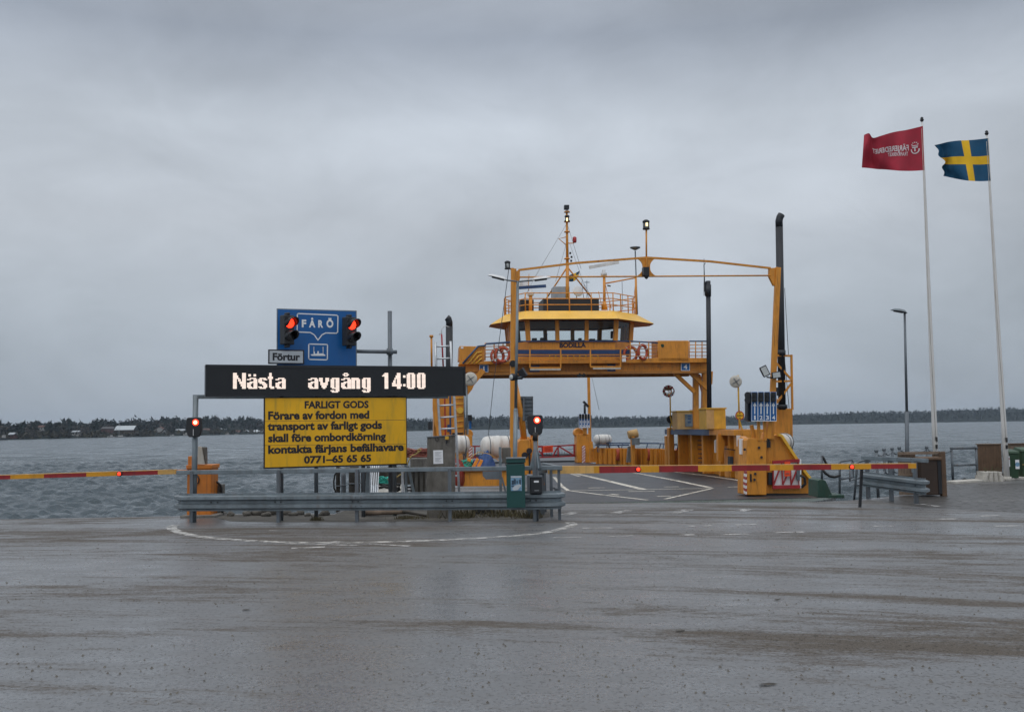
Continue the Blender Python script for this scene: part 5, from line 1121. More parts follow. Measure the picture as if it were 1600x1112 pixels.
# --- departure display
t = bthing('departure_display', 'long black electronic display reading Nästa avgång 14:00 above the yellow notice', 'display', 522, 619); iv = inv(t)
m = MB(iv); a0, a1, z0, z1 = brect(m, 321, 727, 571, 618.6, 0, .24); m.build('casing', M['steel_dark'], t, bevel=.006)
m = MB(iv); f = .022
for q in ((a0, a1, z1-f*2.2, z1), (a0, a1, z0, z0+f*1.8), (a0, a0+f*1.3, z0, z1), (a1-f*1.3, a1, z0, z1)): m.box(BD.at((q[0]+q[1])/2, (q[2]+q[3])/2, .012), (q[1]-q[0], .02, q[3]-q[2]), BD.x, -BD.n, UP)
m.build('bezel', M['black'], t)
m = MB(iv); m.box(BD.at((a0+a1)/2, (z0+z1)/2, .003), (a1-a0-.05, .004, z1-z0-.07), BD.x, -BD.n, UP)
nl = 26
for k in range(nl): z = z0+.05+(z1-z0-.10)*k/(nl-1); m.box(BD.at((a0+a1)/2, z, .007), (a1-a0-.07, .006, .0035), BD.x, -BD.n, UP)
scr = m.build('screen', M['screen'], t)
LET = {
'N': "###....###|###....###|####...###|####...###|#####..###|###.##.###|###.##.###|###..#####|###..#####|###...####|###...####|###....###|###....###",
'a': "..#####.|###..###|.....###|..######|####.###|###..###|###..###|####.###|.#######",
's': ".#####.|###.###|###....|#####..|.#####.|...####|....###|###.###|.#####.",
't': ".##..|.##..|.##..|####.|####.|.##..|.##..|.##..|.##..|.##..|.##..|.####|..###",
'v': "###..###|###..###|###..###|.##..##.|.######.|.######.|..####..|..####..|...##...",
'g': ".######|###.###|###.###|###.###|###.###|###.###|###.###|###.###|.######|....###|###.###|.#####.",
'n': "######.|#######|###.###|###.###|###.###|###.###|###.###|###.###|###.###",
'1': "..###|.####|#####|..###|..###|..###|..###|..###|..###|..###|..###|..###|..###",
'4': "....###.|....###.|...####.|...####.|..#####.|..#.###.|.##.###.|.##.###.|###.###.|########|########|....###.|....###.",
'0': ".#####.|###.###|###.###|###.###|###.###|###.###|###.###|###.###|###.###|###.###|###.###|###.###|.#####.",
'"': "##..##|##..##", 'o': ".###.|##.##|.###.", ':': "##|##|..|..|..|..|..|##|##"}
def led(m, ch, px, row0):
    a, _ = BD.hit(px, 595, .012); zt_, zb_ = BD.hit(px, 582.3, .012)[1], BD.hit(px, 607.3, .012)[1]; pz = (zt_-zb_)/13; pa = pz*1.02
    for r_, row in enumerate(LET[ch].split('|')):
        k = 0
        while k < len(row):
            if row[k] == '#':
                e = k
                while e < len(row) and row[e] == '#': e += 1
                z = zt_-(row0+r_+.5)*pz
                m.box(BD.at(a+(k+e)/2*pa, z, .013), ((e-k)*pa*.99, .004, pz*.80), BD.x, -BD.n, UP); k = e
            else: k += 1
for word in ((('N', 364, 0), ('a', 386, 4), ('"', 388, 1), ('s', 403.5, 4), ('t', 418.5, 0), ('a', 430.5, 4)), (('a', 481.5, 4), ('v', 498.5, 4), ('g', 516.5, 4), ('a', 533, 4), ('o', 535.5, 0), ('n', 549, 4), ('g', 565.5, 4)), (('1', 597, 0), ('4', 612.5, 0), (':', 629.8, 2), ('0', 635.5, 0), ('0', 651.5, 0))):
    m = MB(iv)
    for q in word: led(m, *q)
    m.build('lit_text', M['led'], scr)
# --- yellow notice
t = bthing('information_sign', 'big yellow notice board headed FARLIGT GODS with black lettering', 'sign', 524, 728); iv = inv(t)
m = MB(iv); brect(m, 412, 636, 620.5, 729.0, -.03, .03); m.build('back_frame', M['ink'], t, bevel=.004)
m = MB(iv); A = brect(m, 414.2, 634.6, 621.5, 726.8, -.018, .02); fa = m.build('face', M['signyellow'], t)
m = MB(iv)
for s_, x0, x1, y0, y1 in (('FARLIGT GODS', 476, 576, 626, 637.8), ('Förare av fordon med', 419, 577, 641.5, 655), ('transport av farligt gods', 418, 597, 658, 675), ('skall före ombordkörning', 419, 603, 676, 693), ('kontakta färjans befälhavare', 419, 631, 693.3, 710.5), ('0771–65 65 65', 475, 580, 710.5, 722.8)): btext(m, s_, x0, x1, y0, y1, -.0155, .042)
m.build('lettering', M['ink'], fa)
m = MB(iv)
for y in (657, 694.5): bline(m, [(414, y+1), (634, y-1.2)], .006, -.0165)
m.build('panel_joint', M['wood'], fa)
# --- blue destination sign
t = bthing('destination_sign', 'blue direction sign reading FÅRÖ with a white ferry symbol', 'sign', 495, 569, -.3); iv = inv(t)
m = MB(iv); brect(m, 432.5, 557.5, 483.5, 572, -.3, .035); m.build('back_frame', M['steel'], t)
m = MB(iv); brect(m, 434, 556, 485, 571.5, -.29, .02); fa = m.build('face', M['signblue'], t); n = -.287
m = MB(iv); w = .020
bline(m, [(466, 489.8), (526, 492.3), (528, 494), (527.6, 518.5), (525.5, 520.5), (509, 520), (503, 523), (496.8, 531.3), (491, 523), (485, 519.3), (466.5, 518.5), (464.3, 516.5), (464.6, 491.2)], w, n, closed=True)
bline(m, [(483.5, 537.3), (510.5, 538), (511.7, 539.2), (511.5, 560.8), (510, 562), (484, 561.3), (482.3, 560), (482.4, 538.5)], w, n, closed=True)
for ch, x0_, x1_, yt_ in (('F', 471.5, 478.5, 499.2), ('Å', 482.8, 492.8, 496), ('R', 497.2, 505, 500), ('Ö', 510, 521, 496.5)): btext(m, ch, x0_, x1_, yt_, 511.3+(x0_-471)*.018, n, .045)
pts = [BD.hit(x, y, n) for x, y in ((485, 553.5), (490, 553), (490, 549), (492, 549), (492, 552.5), (495.5, 552.3), (496, 548.5), (498.2, 548.5), (498, 552), (504, 552), (508, 554), (508.5, 555.8), (487, 555.8))]
m.poly([BD.at(a, z, n) for a, z in pts]); m.build('lettering', M['signwhite'], fa)
m = MB(iv)
for x in (490.4, 504.8): bline(m, [(x, 552), (x, 542)], .012, n-.001)
m.build('symbol_mast', M['grey_light'], fa)
# --- white priority plate
t = bthing('priority_sign', 'small pale plate reading Förtur at the corner of the blue sign', 'sign', 447, 568, -.1); iv = inv(t)
m = MB(iv); brect(m, 419, 475.5, 546, 568.8, -.1, .02); m.build('back_plate', M['ink'], t, bevel=.008)
m = MB(iv); brect(m, 421.2, 473.4, 548.2, 566.8, -.095, .01); fa = m.build('face', M['signgrey'], t, bevel=.004)
m = MB(iv); btext(m, 'Förtur', 426, 469, 551.3, 563.3, -.0925, .042); m.build('lettering', M['ink'], fa)
# --- two-lamp traffic lights in front of the blue sign
def traffic_light(loc, rz, label):
    t = thing('traffic_light', label, 'traffic light', loc, rz, 'twin traffic lights in front of the blue sign'); q = .53
    m = MB(); m.bb(-.105, .105, 0, .16, -q/2, q/2); m.bb(-.03, .03, .02, .14, q/2, q/2+.05); m.bb(-.03, .03, .02, .14, -q/2-.05, -q/2); m.build('housing', M['black'], t, bevel=.015)
    for s_, z in ((0, .12), (1, -.12)):
        m = MB(); m.lathe((0, .0, z), (0, -1, 0), [(.094, -.02), (.086, .02), (.05, .035), (0, .04)], 18); l = m.build('lamp', M['redlight'] if s_ == 0 else M['lens'], t)
        m = MB(); n = 16; ro = []; ri = []
        for k in range(n+1):
            a = R(-35)+R(250)*k/n; ln = .05+.15*max(0, math.sin((a-R(-35))/R(250)*math.pi))**.6; c, s2 = math.cos(a), math.sin(a)
            ro.append([m.v((c*.105, 0, z+s2*.105)), m.v((c*.100, -ln, z+s2*.100)), m.v((c*.094, -ln, z+s2*.094)), m.v((c*.098, 0, z+s2*.098))])
        for A_, B_ in zip(ro, ro[1:]):
            for i in range(4): m.f((A_[i], A_[(i+1) % 4], B_[(i+1) % 4], B_[i]), True)
        m.f(ro[0]); m.f(ro[-1]); m.build('visor', M['black'], l)
    return t
tl = traffic_light(BD.p(452.5, 515, .02), R(46), 'black traffic light with its upper lamp red at the left edge of the blue sign')
dup(tl, BD.p(549.5, 517.5, .02), R(46), label='black traffic light with its upper lamp red at the right edge of the blue sign')
# --- gantry carrying the signs
gb = G(302.5, 815.5); gt_ = P(305.8, 618, gb.y)
t = thing('sign_gantry', 'galvanised steel post frame carrying the display, the notice and the blue sign', 'sign frame', gb); iv = inv(t)
m = MB(iv); m.cyl(gb, gt_, .05); m.build('post', M['steel'], t)
m = MB(iv); m.bar(gt_+V3((-.05, 0, -.02)), BD.p(700, 619.5, -.08), .06, .07); m.build('crossarm', M['steel'], t)
for px, yt in ((494, 622), (616, 622), (440, 622), (567, 622)):
    p = BD.p(px, yt, -.10 if px in (494, 616) else -.16); b = V3((p.x, p.y, 0)); m = MB(iv); m.cyl(b, p+V3((0, 0, .45)), .036); m.build('post', M['steel_dark'], t)
p1 = P(609, 486, 18.9); b1 = P(610.5, 806, 18.9); b1.z = 0
m = MB(iv); m.cyl(b1, p1, .042); m.build('post', M['steel_dark'], t)
m = MB(iv); m.cyl(BD.p(545, 548.5, -.36), P(620, 549.8, 18.83), .036); m.cyl(P(609, 549.3, 18.82)-V3((0, 0, .06)), P(609, 549.3, 18.82)+V3((0, 0, .06)), .06); m.build('crossarm', M['steel_dark'], t)
m = MB(iv); m.bar(BD.p(470, 575, -.34), BD.p(470, 500, -.34), .06); m.bar(BD.p(530, 575, -.34), BD.p(530, 500, -.34), .06); m.build('sign_bracket', M['steel_dark'], t)
# --- shield-shaped red signals
def signal(loc, label, sc=1, rz=0):
    t = thing('signal_light', label, 'signal light', loc, rz, 'red barrier signals'); w, h = .135, .175
    out = [(-w*.80, h), (w*.80, h), (w, h*.86), (w*1.0, -h*.25), (w*.86, -h*.78), (w*.6, -h), (-w*.6, -h), (-w*.86, -h*.78), (-w, -h*.25), (-w, h*.86)]
    m = MB(); m.hexa([(x, 0, z) for x, z in out], [(x, -.07, z) for x, z in out]); hd = m.build('head', M['black'], t, bevel=.012)
    m = MB(); m.bar((0, -.085, -h*.2), (0, -.085, -h*.85), .012, .008); m.build('head_mark', M['grey_light'], hd)
    m = MB(); m.lathe((.035, -.07, .085), (0, -1, 0), [(.056, 0), (.056, .012), (.045, .018)], 18); l = m.build('lamp', M['redlight'], t)
    m = MB(); m.lathe((.035, -.089, .085), (0, -1, 0), [(.036, 0), (.03, .004), (0, .006)], 16); m.build('lamp_core', M['hotlight'], l)
    return t
s0 = signal(P(304.5, 667.2, gb.y-.06), 'black shield-shaped red signal on the pole at the left end of the display')
dup(s0, P(836, 664, 17.35), label='black shield-shaped red signal on the post beside the green collection box')
pb = G(836.5, 815); pt = P(836.3, 678, pb.y+.15)
t = thing('signal_post', 'grey finned post holding the right red signal above a black box', 'post', pb); iv = inv(t)
pb2 = V3((pt.x, pt.y, 0))
m = MB(iv); m.cyl(pb2, pt, .036); m.build('pole', M['steel_dark'], t)
m = MB(iv); m.cyl(P(836.3, 688, pt.y), P(836.3, 675, pt.y), .045); m.build('collar', M['rubber'], t)
for a in (0, 90, 180, 270):
    d = V3((math.cos(R(a+25)), math.sin(R(a+25)), 0)); z0_, z1_ = P(836, 731, pt.y).z, P(836, 700, pt.y).z; m = MB(iv); c = V3((pt.x, pt.y, 0)); nrm = V3((-d.y, d.x, 0))*.012
    m.hexa([c+d*.03+UP*z0_-nrm, c+d*.115+UP*z0_-nrm, c+d*.03+UP*z1_-nrm], [c+d*.03+UP*z0_+nrm, c+d*.115+UP*z0_+nrm, c+d*.03+UP*z1_+nrm]); m.build('fin', M['steel'], t)
# --- left guardrail and handrail
WP = [(0, 0), (-.0, .03), (.07, .055), (.07, .105), (.0, .135), (.0, .175), (.07, .205), (.07, .255), (0, .28), (0, .31)]
def wbeam(mb, path):
    prof = WP + [(x-.008, z) for x, z in WP[::-1]]; mb.sweep(prof, path)
def gl(px, y=816.5):
    return G(px, y-(px-300)*.0035)
t = thing('guardrail', 'long galvanised steel guardrail in front of the signs with a curved right end', 'guardrail', gl(580)); iv = inv(t)
zb = .205
path = [gl(276)+V3((-.05, .22, zb)), gl(277)+V3((0, .08, zb)), gl(284)+V3((0, 0, zb)), gl(400)+V3((0, 0, zb)), gl(560)+V3((0, 0, zb)), gl(720)+V3((0, 0, zb)), gl(855)+V3((0, 0, zb)), gl(868)+V3((0.02, .05, zb)), gl(873)+V3((.06, .16, zb)), gl(870)+V3((.08, .45, zb)), gl(862)+V3((.05, 1.3, zb))]
m = MB(iv); wbeam(m, path); m.build('rail', M['steel'], t)
for px in (298, 434, 557, 703, 836):
    p = gl(px); m = MB(iv); m.bar(p+V3((0, .06, -.02)), p+V3((0, .06, .91)), .055, .10, V3((1, 0, 0))); m.build('post', M['steel_dark'], t)
for x, y in ((852, 800), (862, 807)):
    p = G(x, y); m = MB(iv); m.bar(p, p+V3((0, 0, .88)), .05, .09, V3((1, 0, 0))); m.build('post', M['steel_dark'], t)
p = G(874.5, 812); m = MB(iv); m.bar(p, p+V3((0, 0, .90)), .05, .05); m.build('post', M['steel_dark'], t)
for px in (330, 340, 430, 439, 551, 560, 698, 707, 829, 838):
    p = gl(px); m = MB(iv)
    m.cyl(p+V3((0, -.002, zb+.155)), p+V3((0, -.022, zb+.155)), .014, n=8); m.build('bolt', M['ink'], t)
for px in (420, 545, 690, 800):
    p = gl(px); q = gl(px+27); m = MB(iv); wbeam(m, [p+V3((0, -.006, zb-.002)), q+V3((0, -.006, zb-.002))]); m.build('rail_joint', M['steel'], t)
    for dx in (4, 12, 20):
        for zz in (.08, .23): c = gl(px+dx); m = MB(iv); m.cyl(c+V3((0, -.078, zb+zz)), c+V3((0, -.094, zb+zz)), .012, n=7); m.build('bolt', M['steel_dark'], t)
t = thing('handrail', 'grey steel handrail running above the long guardrail', 'handrail', gl(580)+V3((0, 0, .86))); iv = inv(t); hzz = .888
m = MB(iv); m.bar(gl(274)+V3((0, .05, hzz)), gl(880, 815)+V3((0, .05, hzz+.01)), .06, .075, V3((0, 1, 0))); m.build('rail', M['steel'], t, bevel=.008)
m = MB(iv); m.bar(gl(878, 815)+V3((0, .05, hzz)), G(850, 799)+V3((0, 0, hzz)), .06, .075, V3((1, 0, 0))); m.build('rail', M['steel'], t, bevel=.008)
m = MB(iv); c = [gl(x)+V3((0, .02, z)) for x, z in ((755, .86), (785, .86), (785, .72), (760, .72), (755, .78))]; m.plate(c, (0, .02, 0)); m.build('bracket_plate', M['steel_dark'], t)
# --- green collection box, black box
t = thing('collection_box', 'tall dark green metal box with a slot and a small picture hung on the guardrail', 'box', P(806, 793, 16.8)); iv = inv(t)
def fbox(mb, x0, x1, y0, y1, Y, dp):
    a = P(x0, (y0+y1)/2, Y); b = P(x1, (y0+y1)/2, Y); z1 = P((x0+x1)/2, y0, Y).z; z0 = P((x0+x1)/2, y1, Y).z; mb.bb(a.x, b.x, Y, Y+dp, z0, z1); return a.x, b.x, z0, z1
m = MB(iv); x0, x1, z0, z1 = fbox(m, 791.5, 820.5, 724.5, 793, 16.8, .17); m.build('body', M['green'], t, bevel=.008)
m = MB(iv); fbox(m, 791, 821, 716.5, 722.8, 16.79, .18); m.build('hood', M['green'], t, bevel=.008)
m = MB(iv); fbox(m, 792.5, 819.5, 722.8, 724.6, 16.815, .15); m.build('slot', M['ink'], t)
m = MB(iv); fbox(m, 790.3, 821.7, 714.6, 716.6, 16.77, .22); m.build('lid', M['steel'], t, bevel=.003)
m = MB(iv); fbox(m, 798, 815.3, 743, 766.5, 16.788, .008); pst = m.build('picture', M['poster_a'], t)
m = MB(iv)
for x0_, x1_, y0_, y1_ in ((799.5, 803, 750, 757), (803, 806, 748, 756), (807, 809, 751, 755), (811, 814, 749, 757), (799, 803, 758, 760)): fbox(m, x0_, x1_, y0_, y1_, 16.785, .003)
m.build('picture_buildings', M['poster_b'], pst)
m = MB(iv); q = [P(x, y, 16.784) for x, y in ((800, 763), (805, 758), (812, 756), (815, 758), (809, 765), (803, 766))]; m.plate(q, (0, .003, 0)); fbox(m, 798.3, 815, 743.4, 746, 16.784, .003); m.build('picture_snow', M['signgrey'], pst)
t = thing('ticket_box', 'small black box with a white label on a post right of the green box', 'box', P(837.5, 771, 16.95)); iv = inv(t)
m = MB(iv); fbox(m, 828, 847, 745, 771, 16.95, .16); m.build('body', M['black'], t, bevel=.015)
m = MB(iv); fbox(m, 827.5, 847.5, 743.2, 745.2, 16.93, .19); m.build('lid', M['steel_dark'], t)
m = MB(iv); fbox(m, 834.2, 841.8, 750.6, 753.4, 16.944, .005); m.build('label_plate', M['paper'], t)
m = MB(iv); fbox(m, 835, 842, 765.5, 766.5, 16.944, .005); m.build('lower_mark', M['grey'], t)
t = thing('control_cabinet', 'plain grey cabinet on a silver post left of the lamp pole', 'cabinet', V3((P(786, 770, 19).x, 19, 0))); iv = inv(t)
m = MB(iv); fbox(m, 784.5, 798, 699, 723, 19, .25); m.build('body', M['cabinet'], t, bevel=.01)
m = MB(iv); c = P(782, 740, 18.95); m.bar(V3((c.x, 18.95, 0)), V3((c.x, 18.95, P(782, 698, 18.95).z)), .052); m.build('post', M['steel'], t)
m = MB(iv); m.bar(P(784, 745, 18.95), P(791, 772, 18.95), .035); m.build('brace', M['steel'], t)
bar_r = t = thing('boom_barrier', 'road barrier with its long red and yellow arm closed across the ferry ramp', 'barrier', V3((P(849, 790, 18.2).x, 18.2, 0))); iv = inv(t)
m = MB(iv); fbox(m, 824, 843, 742, 790, 18.3, .4); m.bar(V3((P(836, 790, 18.4).x, 18.5, 0)), V3((P(836, 790, 18.4).x, 18.5, .3)), .35); m.build('pedestal', M['steel_dark'], t, bevel=.01)
m = MB(iv); q = [P(x, y, 18.12) for x, y in ((845.5, 741), (848.5, 740), (851, 757), (848.5, 760))]; m.plate(q, (0, .2, 0)); m.build('flank_plate', M['orange'], t)
m = MB(iv); a, b = P(850, 734.5, 18.0), P(846, 734.7, 18.05); m.bar(b, a, .16, .1); m.bar(V3((a.x-.05, 18.1, .3)), V3((a.x-.05, 18.1, .86)), .10); m.build('hub', M['steel_dark'], t)
# --- barrier arms
def arm(t, p0, p1, h0, h1, bands, mats, lamps):
    d = (p1-p0); iv = inv(t); m = MB(iv); L0 = d.length; dn = d.normalized(); sd = V3((0, 1, 0))
    for a, b, mi in bands:
        m.m = mi; q0 = p0+d*a; q1 = p0+d*b; ha, hb = h0+(h1-h0)*a, h0+(h1-h0)*b; th = .05
        m.hexa([q0+V3((0, -th, -ha/2)), q0+V3((0, th, -ha/2)), q0+V3((0, th, ha/2)), q0+V3((0, -th, ha/2))], [q1+V3((0, -th, -hb/2)), q1+V3((0, th, -hb/2)), q1+V3((0, th, hb/2)), q1+V3((0, -th, hb/2))])
    arm_ = m.build('barrier_arm', mats, t)
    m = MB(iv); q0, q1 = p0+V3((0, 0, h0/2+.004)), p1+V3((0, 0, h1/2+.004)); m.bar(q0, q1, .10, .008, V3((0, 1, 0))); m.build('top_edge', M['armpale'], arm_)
    for l in lamps:
        q = p0+d*l+V3((0, -.05, 0)); m = MB(iv); m.lathe(q+V3((0, 0, 0)), (0, -1, 0), [(.05, -.01), (.05, .02), (.04, .03)], 14); m.build('lamp_case', M['black'], arm_)
        m = MB(iv); m.lathe(q+V3((0, -.03, 0)), (0, -1, 0), [(.033, 0), (.025, .012), (0, .016)], 14); m.build('lamp_lens', M['redlight'], arm_)
    return t
def fr(x, x0, x1): return (x-x0)/(x1-x0)
X0, X1 = 856, 1430
edges = [(856, 925, 0), (925, 933, 1), (933, 995, 2), (995, 1024, 1), (1024, 1084, 2), (1084, 1136, 1), (1136, 1196, 2), (1196, 1233, 1), (1233, 1293, 2), (1293, 1357, 1), (1357, 1417, 2), (1417, 1430, 1)]
arm(bar_r, P(X0, 734.3, 18.0), P(X1, 727.6, 18.8), .128, .086, [(fr(a, X0, X1), fr(b, X0, X1), i) for a, b, i in edges], [M['armpale'], M['armyellow'], M['armred']], [fr(992, X0, X1), fr(1325.5, X0, X1)])
b = G(1343.5, 792); t = thing('arm_rest', 'thin black post the tip of the right barrier arm rests on', 'post', b); iv = inv(t)
tp = P(1346.5, 731.5, b.y); m = MB(iv); m.bar(b, tp, .035, .05); m.build('post', M['black'], t); m = MB(iv); m.bar(tp+V3((-.06, 0, 0)), tp+V3((.06, 0, 0)), .04); m.build('rest', M['black'], t); m = MB(iv); q = b.lerp(tp, .56); m.bar(q+V3((-.09, 0, 0)), q+V3((.02, 0, 0)), .025); m.build('hook', M['black'], t)
# --- left barrier housing
Yh = 19.0; t = thing('boom_barrier', 'road barrier with an orange housing and its arm pointing to the left', 'barrier', V3((P(311, 800, Yh).x, Yh+.2, 0))); iv = inv(t)
m = MB(iv); fbox(m, 292, 330, 728, 807, Yh, .45); m.build('cabinet', M['orange'], t, bevel=.012)
m = MB(iv); fbox(m, 290.8, 331.3, 726, 732, Yh-.03, .5); m.build('top_rim', M['orange'], t, bevel=.008)
m = MB(iv); fbox(m, 293.5, 309, 712.5, 727, Yh+.02, .35); m.build('drive_box', M['orange'], t, bevel=.01)
m = MB(iv); q = [P(x, y, Yh-.05) for x, y in ((308.5, 725), (319, 725), (314.5, 698), (309.5, 697))]; m.plate(q, (0, .05, 0)); m.build('counterweight_plate', M['cream'], t)
m = MB(iv); q = [P(x, y, Yh+.02) for x, y in ((317, 725), (321.5, 725), (321, 698.5), (315, 698))]; m.plate(q, (0, .12, 0)); m.build('counterweight', M['cabinet'], t)
m = MB(iv); fbox(m, 274, 292, 733.8, 740, Yh-.1, .12); m.build('arm_clamp', M['orange'], t, bevel=.005)
m = MB(iv); fbox(m, 281, 337, 805, 812.5, Yh-.15, .75); m.build('base_slab', M['concrete'], t, bevel=.01)
m = MB(iv); m.tube([P(x, y, Yh-.02) for x, y in ((308, 742), (311, 748), (310, 754), (306, 756))], .012, 6); m.build('door_cable', M['ink'], t)
X0, X1 = 276, -80
edges = [(276, 246, 0), (246, 186, 2), (186, 130, 1), (130, 64, 2), (64, 13, 1), (13, -50, 2), (-50, -80, 1)]
arm(t, P(X0, 736.8, 18.9), P(X1, 748, 17.5), .078, .068, [(fr(a, X0, X1), fr(b, X0, X1), i) for a, b, i in edges], [M['armpale'], M['armyellow'], M['armred']], [fr(183.5, X0, X1)])

t = thing('junction_box', 'weathered grey electrical box with a black cable behind the orange housing', 'cabinet', V3((P(336, 800, 19.4).x, 19.5, 0))); iv = inv(t)
m = MB(iv); fbox(m, 327, 344.5, 757, 807, 19.4, .3); fbox(m, 327, 332.5, 746, 757.2, 19.4, .25); m.build('body', M['cabinet'], t, bevel=.01)
m = MB(iv); m.tube([P(x, y, 19.35) for x, y in ((332, 748), (338, 752), (344.5, 757.5), (346, 762), (346.5, 790), (348, 805))], .022, 8); m.tube([P(x, y, 19.35) for x, y in ((333, 754), (334, 748), (337, 747))], .02, 8); m.build('cable', M['rubber'], t)
# --- grey service cabinet with a paper notice
Yc = 18.1; t = thing('service_cabinet', 'weathered grey concrete cabinet with a white paper notice on it', 'cabinet', V3((P(689, 800, Yc).x, Yc+.2, 0))); iv = inv(t)
m = MB(iv); q0 = [P(x, y, Yc) for x, y in ((667, 812), (709.5, 812), (709.5, 680), (667.5, 683.5))]; m.plate(q0, (0, .42, 0)); m.build('body', M['cabinet'], t, bevel=.01)
m = MB(iv); q0 = [P(x, y, Yc-.02) for x, y in ((666.5, 683.8), (710.2, 680.2), (710.2, 678.8), (666.5, 682.2))]; m.plate(q0, (0, .46, 0)); m.build('cap', M['steel_dark'], t)
m = MB(iv); q0 = [P(x, y, Yc-.012) for x, y in ((677.3, 724.5), (692.5, 724), (692, 702.8), (677, 703.3))]; m.plate(q0, (0, .006, 0)); pp = m.build('notice', M['paper'], t)
m = MB(iv)
for k in range(9):
    y = 706+k*1.8; x1_ = 690-(k*37 % 5); 
    if k != 4: m.plate([P(x, yy, Yc-.016) for x, yy in ((679.5, y+.5), (x1_, y+.5), (x1_, y), (679.5, y))], (0, .002, 0))
m.build('notice_lines', M['grey'], pp)
m = MB(iv); fbox(m, 695.5, 701, 681.5, 686.5, Yc-.07, .07); m.build('wall_light', M['ochre'], t, bevel=.005)
m = MB(iv); fbox(m, 696.5, 698.5, 688, 693, Yc-.04, .04); m.build('switch', M['ink'], t); m = MB(iv); m.tube([P(x, y, Yc-.02) for x, y in ((680, 683), (681, 688), (684, 689), (686, 686), (683, 684))], .006, 5); m.build('wire', M['ink'], t)
# --- leaning ladder
base = P(717.5, 769, 25); t = thing('ladder', 'long white aluminium ladder leaning up beside the grey cabinet', 'ladder', base); iv = inv(t)
for pts in (((680, 534), (681.5, 571), (684, 617), (687.5, 676), (700, 769)), ((704, 533), (705.5, 571), (709.5, 619), (713.5, 690), (717.5, 769))):
    m = MB(iv); m.tube([P(x, y, 25) for x, y in pts], .034, 6); m.build('stile', M['alu'], t)
for k, y in enumerate((541, 560, 577, 597, 615, 633, 651.5, 669.5, 688, 706, 725, 743.5, 761)):
    xl = 680+(y-534)*.058 if y < 690 else 690+(y-690)*.115; xr = 704+(y-533)*.06; m = MB(iv); m.cyl(P(xl, y+.6, 25), P(xr, y-.6, 25), .022, n=8); m.build('rung', M['alu'], t)
# --- pier clutter behind the rail
def piles(name, label, x0, x1, y0, Y, mt, cap=None, r=None):
    a, b_ = P(x0, y0, Y), P(x1, y0, Y); w = (b_.x-a.x)/2; c = V3(((a.x+b_.x)/2, Y+w, 0)); t = thing(name, label, name.split('_')[-1], c); iv = inv(t)
    m = MB(iv); m.lathe(V3((c.x, c.y, -3.2)), UP, [(w, 0), (w*.98, a.z+3.1), (w*.8, a.z+3.2)], 12); m.build('shaft', mt, t)
    m = MB(iv)
    for z in (.15, .45): m.tube([c+V3((math.cos(q)*w*1.04, math.sin(q)*w*1.04, z)) for q in np.linspace(0, 6.2832, 14, endpoint=False)], .014, 5, True)
    m.build('band', cap or M['steel_dark'], t)
piles('timber_pile', 'dark tarred pile at the left end of the pier', 524, 531, 728, 20.6, M['timber_dark']); piles('timber_pile', 'broad mossy timber pile left of the gangway', 543, 561, 729, 21.4, M['timber_dark'])
piles('steel_pile', 'grey steel pile between two dark timber piles', 532, 540, 736, 20.9, M['steel_dark']); piles('timber_pile', 'dark pile just left of the aluminium gangway rails', 563, 572, 731, 22, M['timber_dark'])
t = thing('fender_chain', 'rusty chain loops hanging on the leftmost pile', 'chain', P(524, 760, 20.5)); iv = inv(t)
m = MB(iv); m.tube([P(x, y, 20.45) for x, y in ((527, 736), (523, 742), (521.5, 752), (522, 762), (524.5, 768), (529, 770))], .018, 6); m.build('chain', M['rubber'], t); m = MB(iv); m.tube([P(x, y, 20.4) for x, y in ((531, 731), (536, 734), (543, 731), (546, 733))], .025, 6); m.build('shackle', M['stone'], t)
t = thing('gangway', 'folded aluminium gangway with a pale deck lying on the pier behind the rail', 'gangway', P(610, 775, 20.5)); iv = inv(t)
m = MB(iv); q0 = [P(585, 778, 19.6), P(633, 778, 19.6), P(627, 756.5, 22.5), P(592, 757.5, 22.5)]; m.plate(q0, (0, 0, -.06)); m.build('deck', M['concrete_pale'], t)
for k in range(5):
    m = MB(iv); x = 578+k*3.3; m.bar(P(x-1.5, 780, 19.8), P(x+.7, 726, 21.2+k*.25), .022, .05, V3((1, 0, 0))); m.build('rail', M['alu'], t)
m = MB(iv); q0 = [P(x, y, 20) for x, y in ((569.5, 780), (577, 780), (578, 728), (573, 728))]; m.plate(q0, (0, .05, 0)); m.build('side_plate', M['steel'], t)
m = MB(iv); m.bar(P(629.5, 780, 20.2), P(628.5, 726, 20.4), .045, .05); m.build('stanchion', M['alu'], t); m = MB(iv); m.bar(P(635, 780, 20.3), P(634, 726, 20.4), .09, .05); m.build('stanchion', M['steel'], t)
m = MB(iv); m.bar(P(649, 780, 20.3), P(637.5, 728, 20.3), .06, .05); m.build('brace', M['steel'], t)
for y in (761, 766): m = MB(iv); m.bar(P(636, y, 20.35), P(645, y, 20.35), .03); m.build('step', M['ink'], t)
coil('mooring_rope', 'small heap of teal rope on the pale gangway deck', M['teal'], P(600, 756, 21.6), .12, 5, .13, 8)
t = thing('electric_cable', 'thick black cable snaking over the pale gangway deck', 'cable', P(610, 760, 21)); iv = inv(t); m = MB(iv); m.tube([P(x, y, 20.6) for x, y in ((592, 762), (600, 760), (610, 762.5), (618, 763), (624, 761.5), (625, 764), (620, 766.5))], .03, 7); m.build('cable', M['rubber'], t)
m = MB(iv); m.tube([P(x, y, 21.9) for x, y in ((592, 756), (604, 757.5), (626, 757))], .035, 7); m.build('sheath', M['rubber'], t)
t = thing('bollard_block', 'dark concrete mooring block left of the grey cabinet', 'block', V3((P(654, 790, 20.6).x, 20.9, 0))); iv = inv(t)
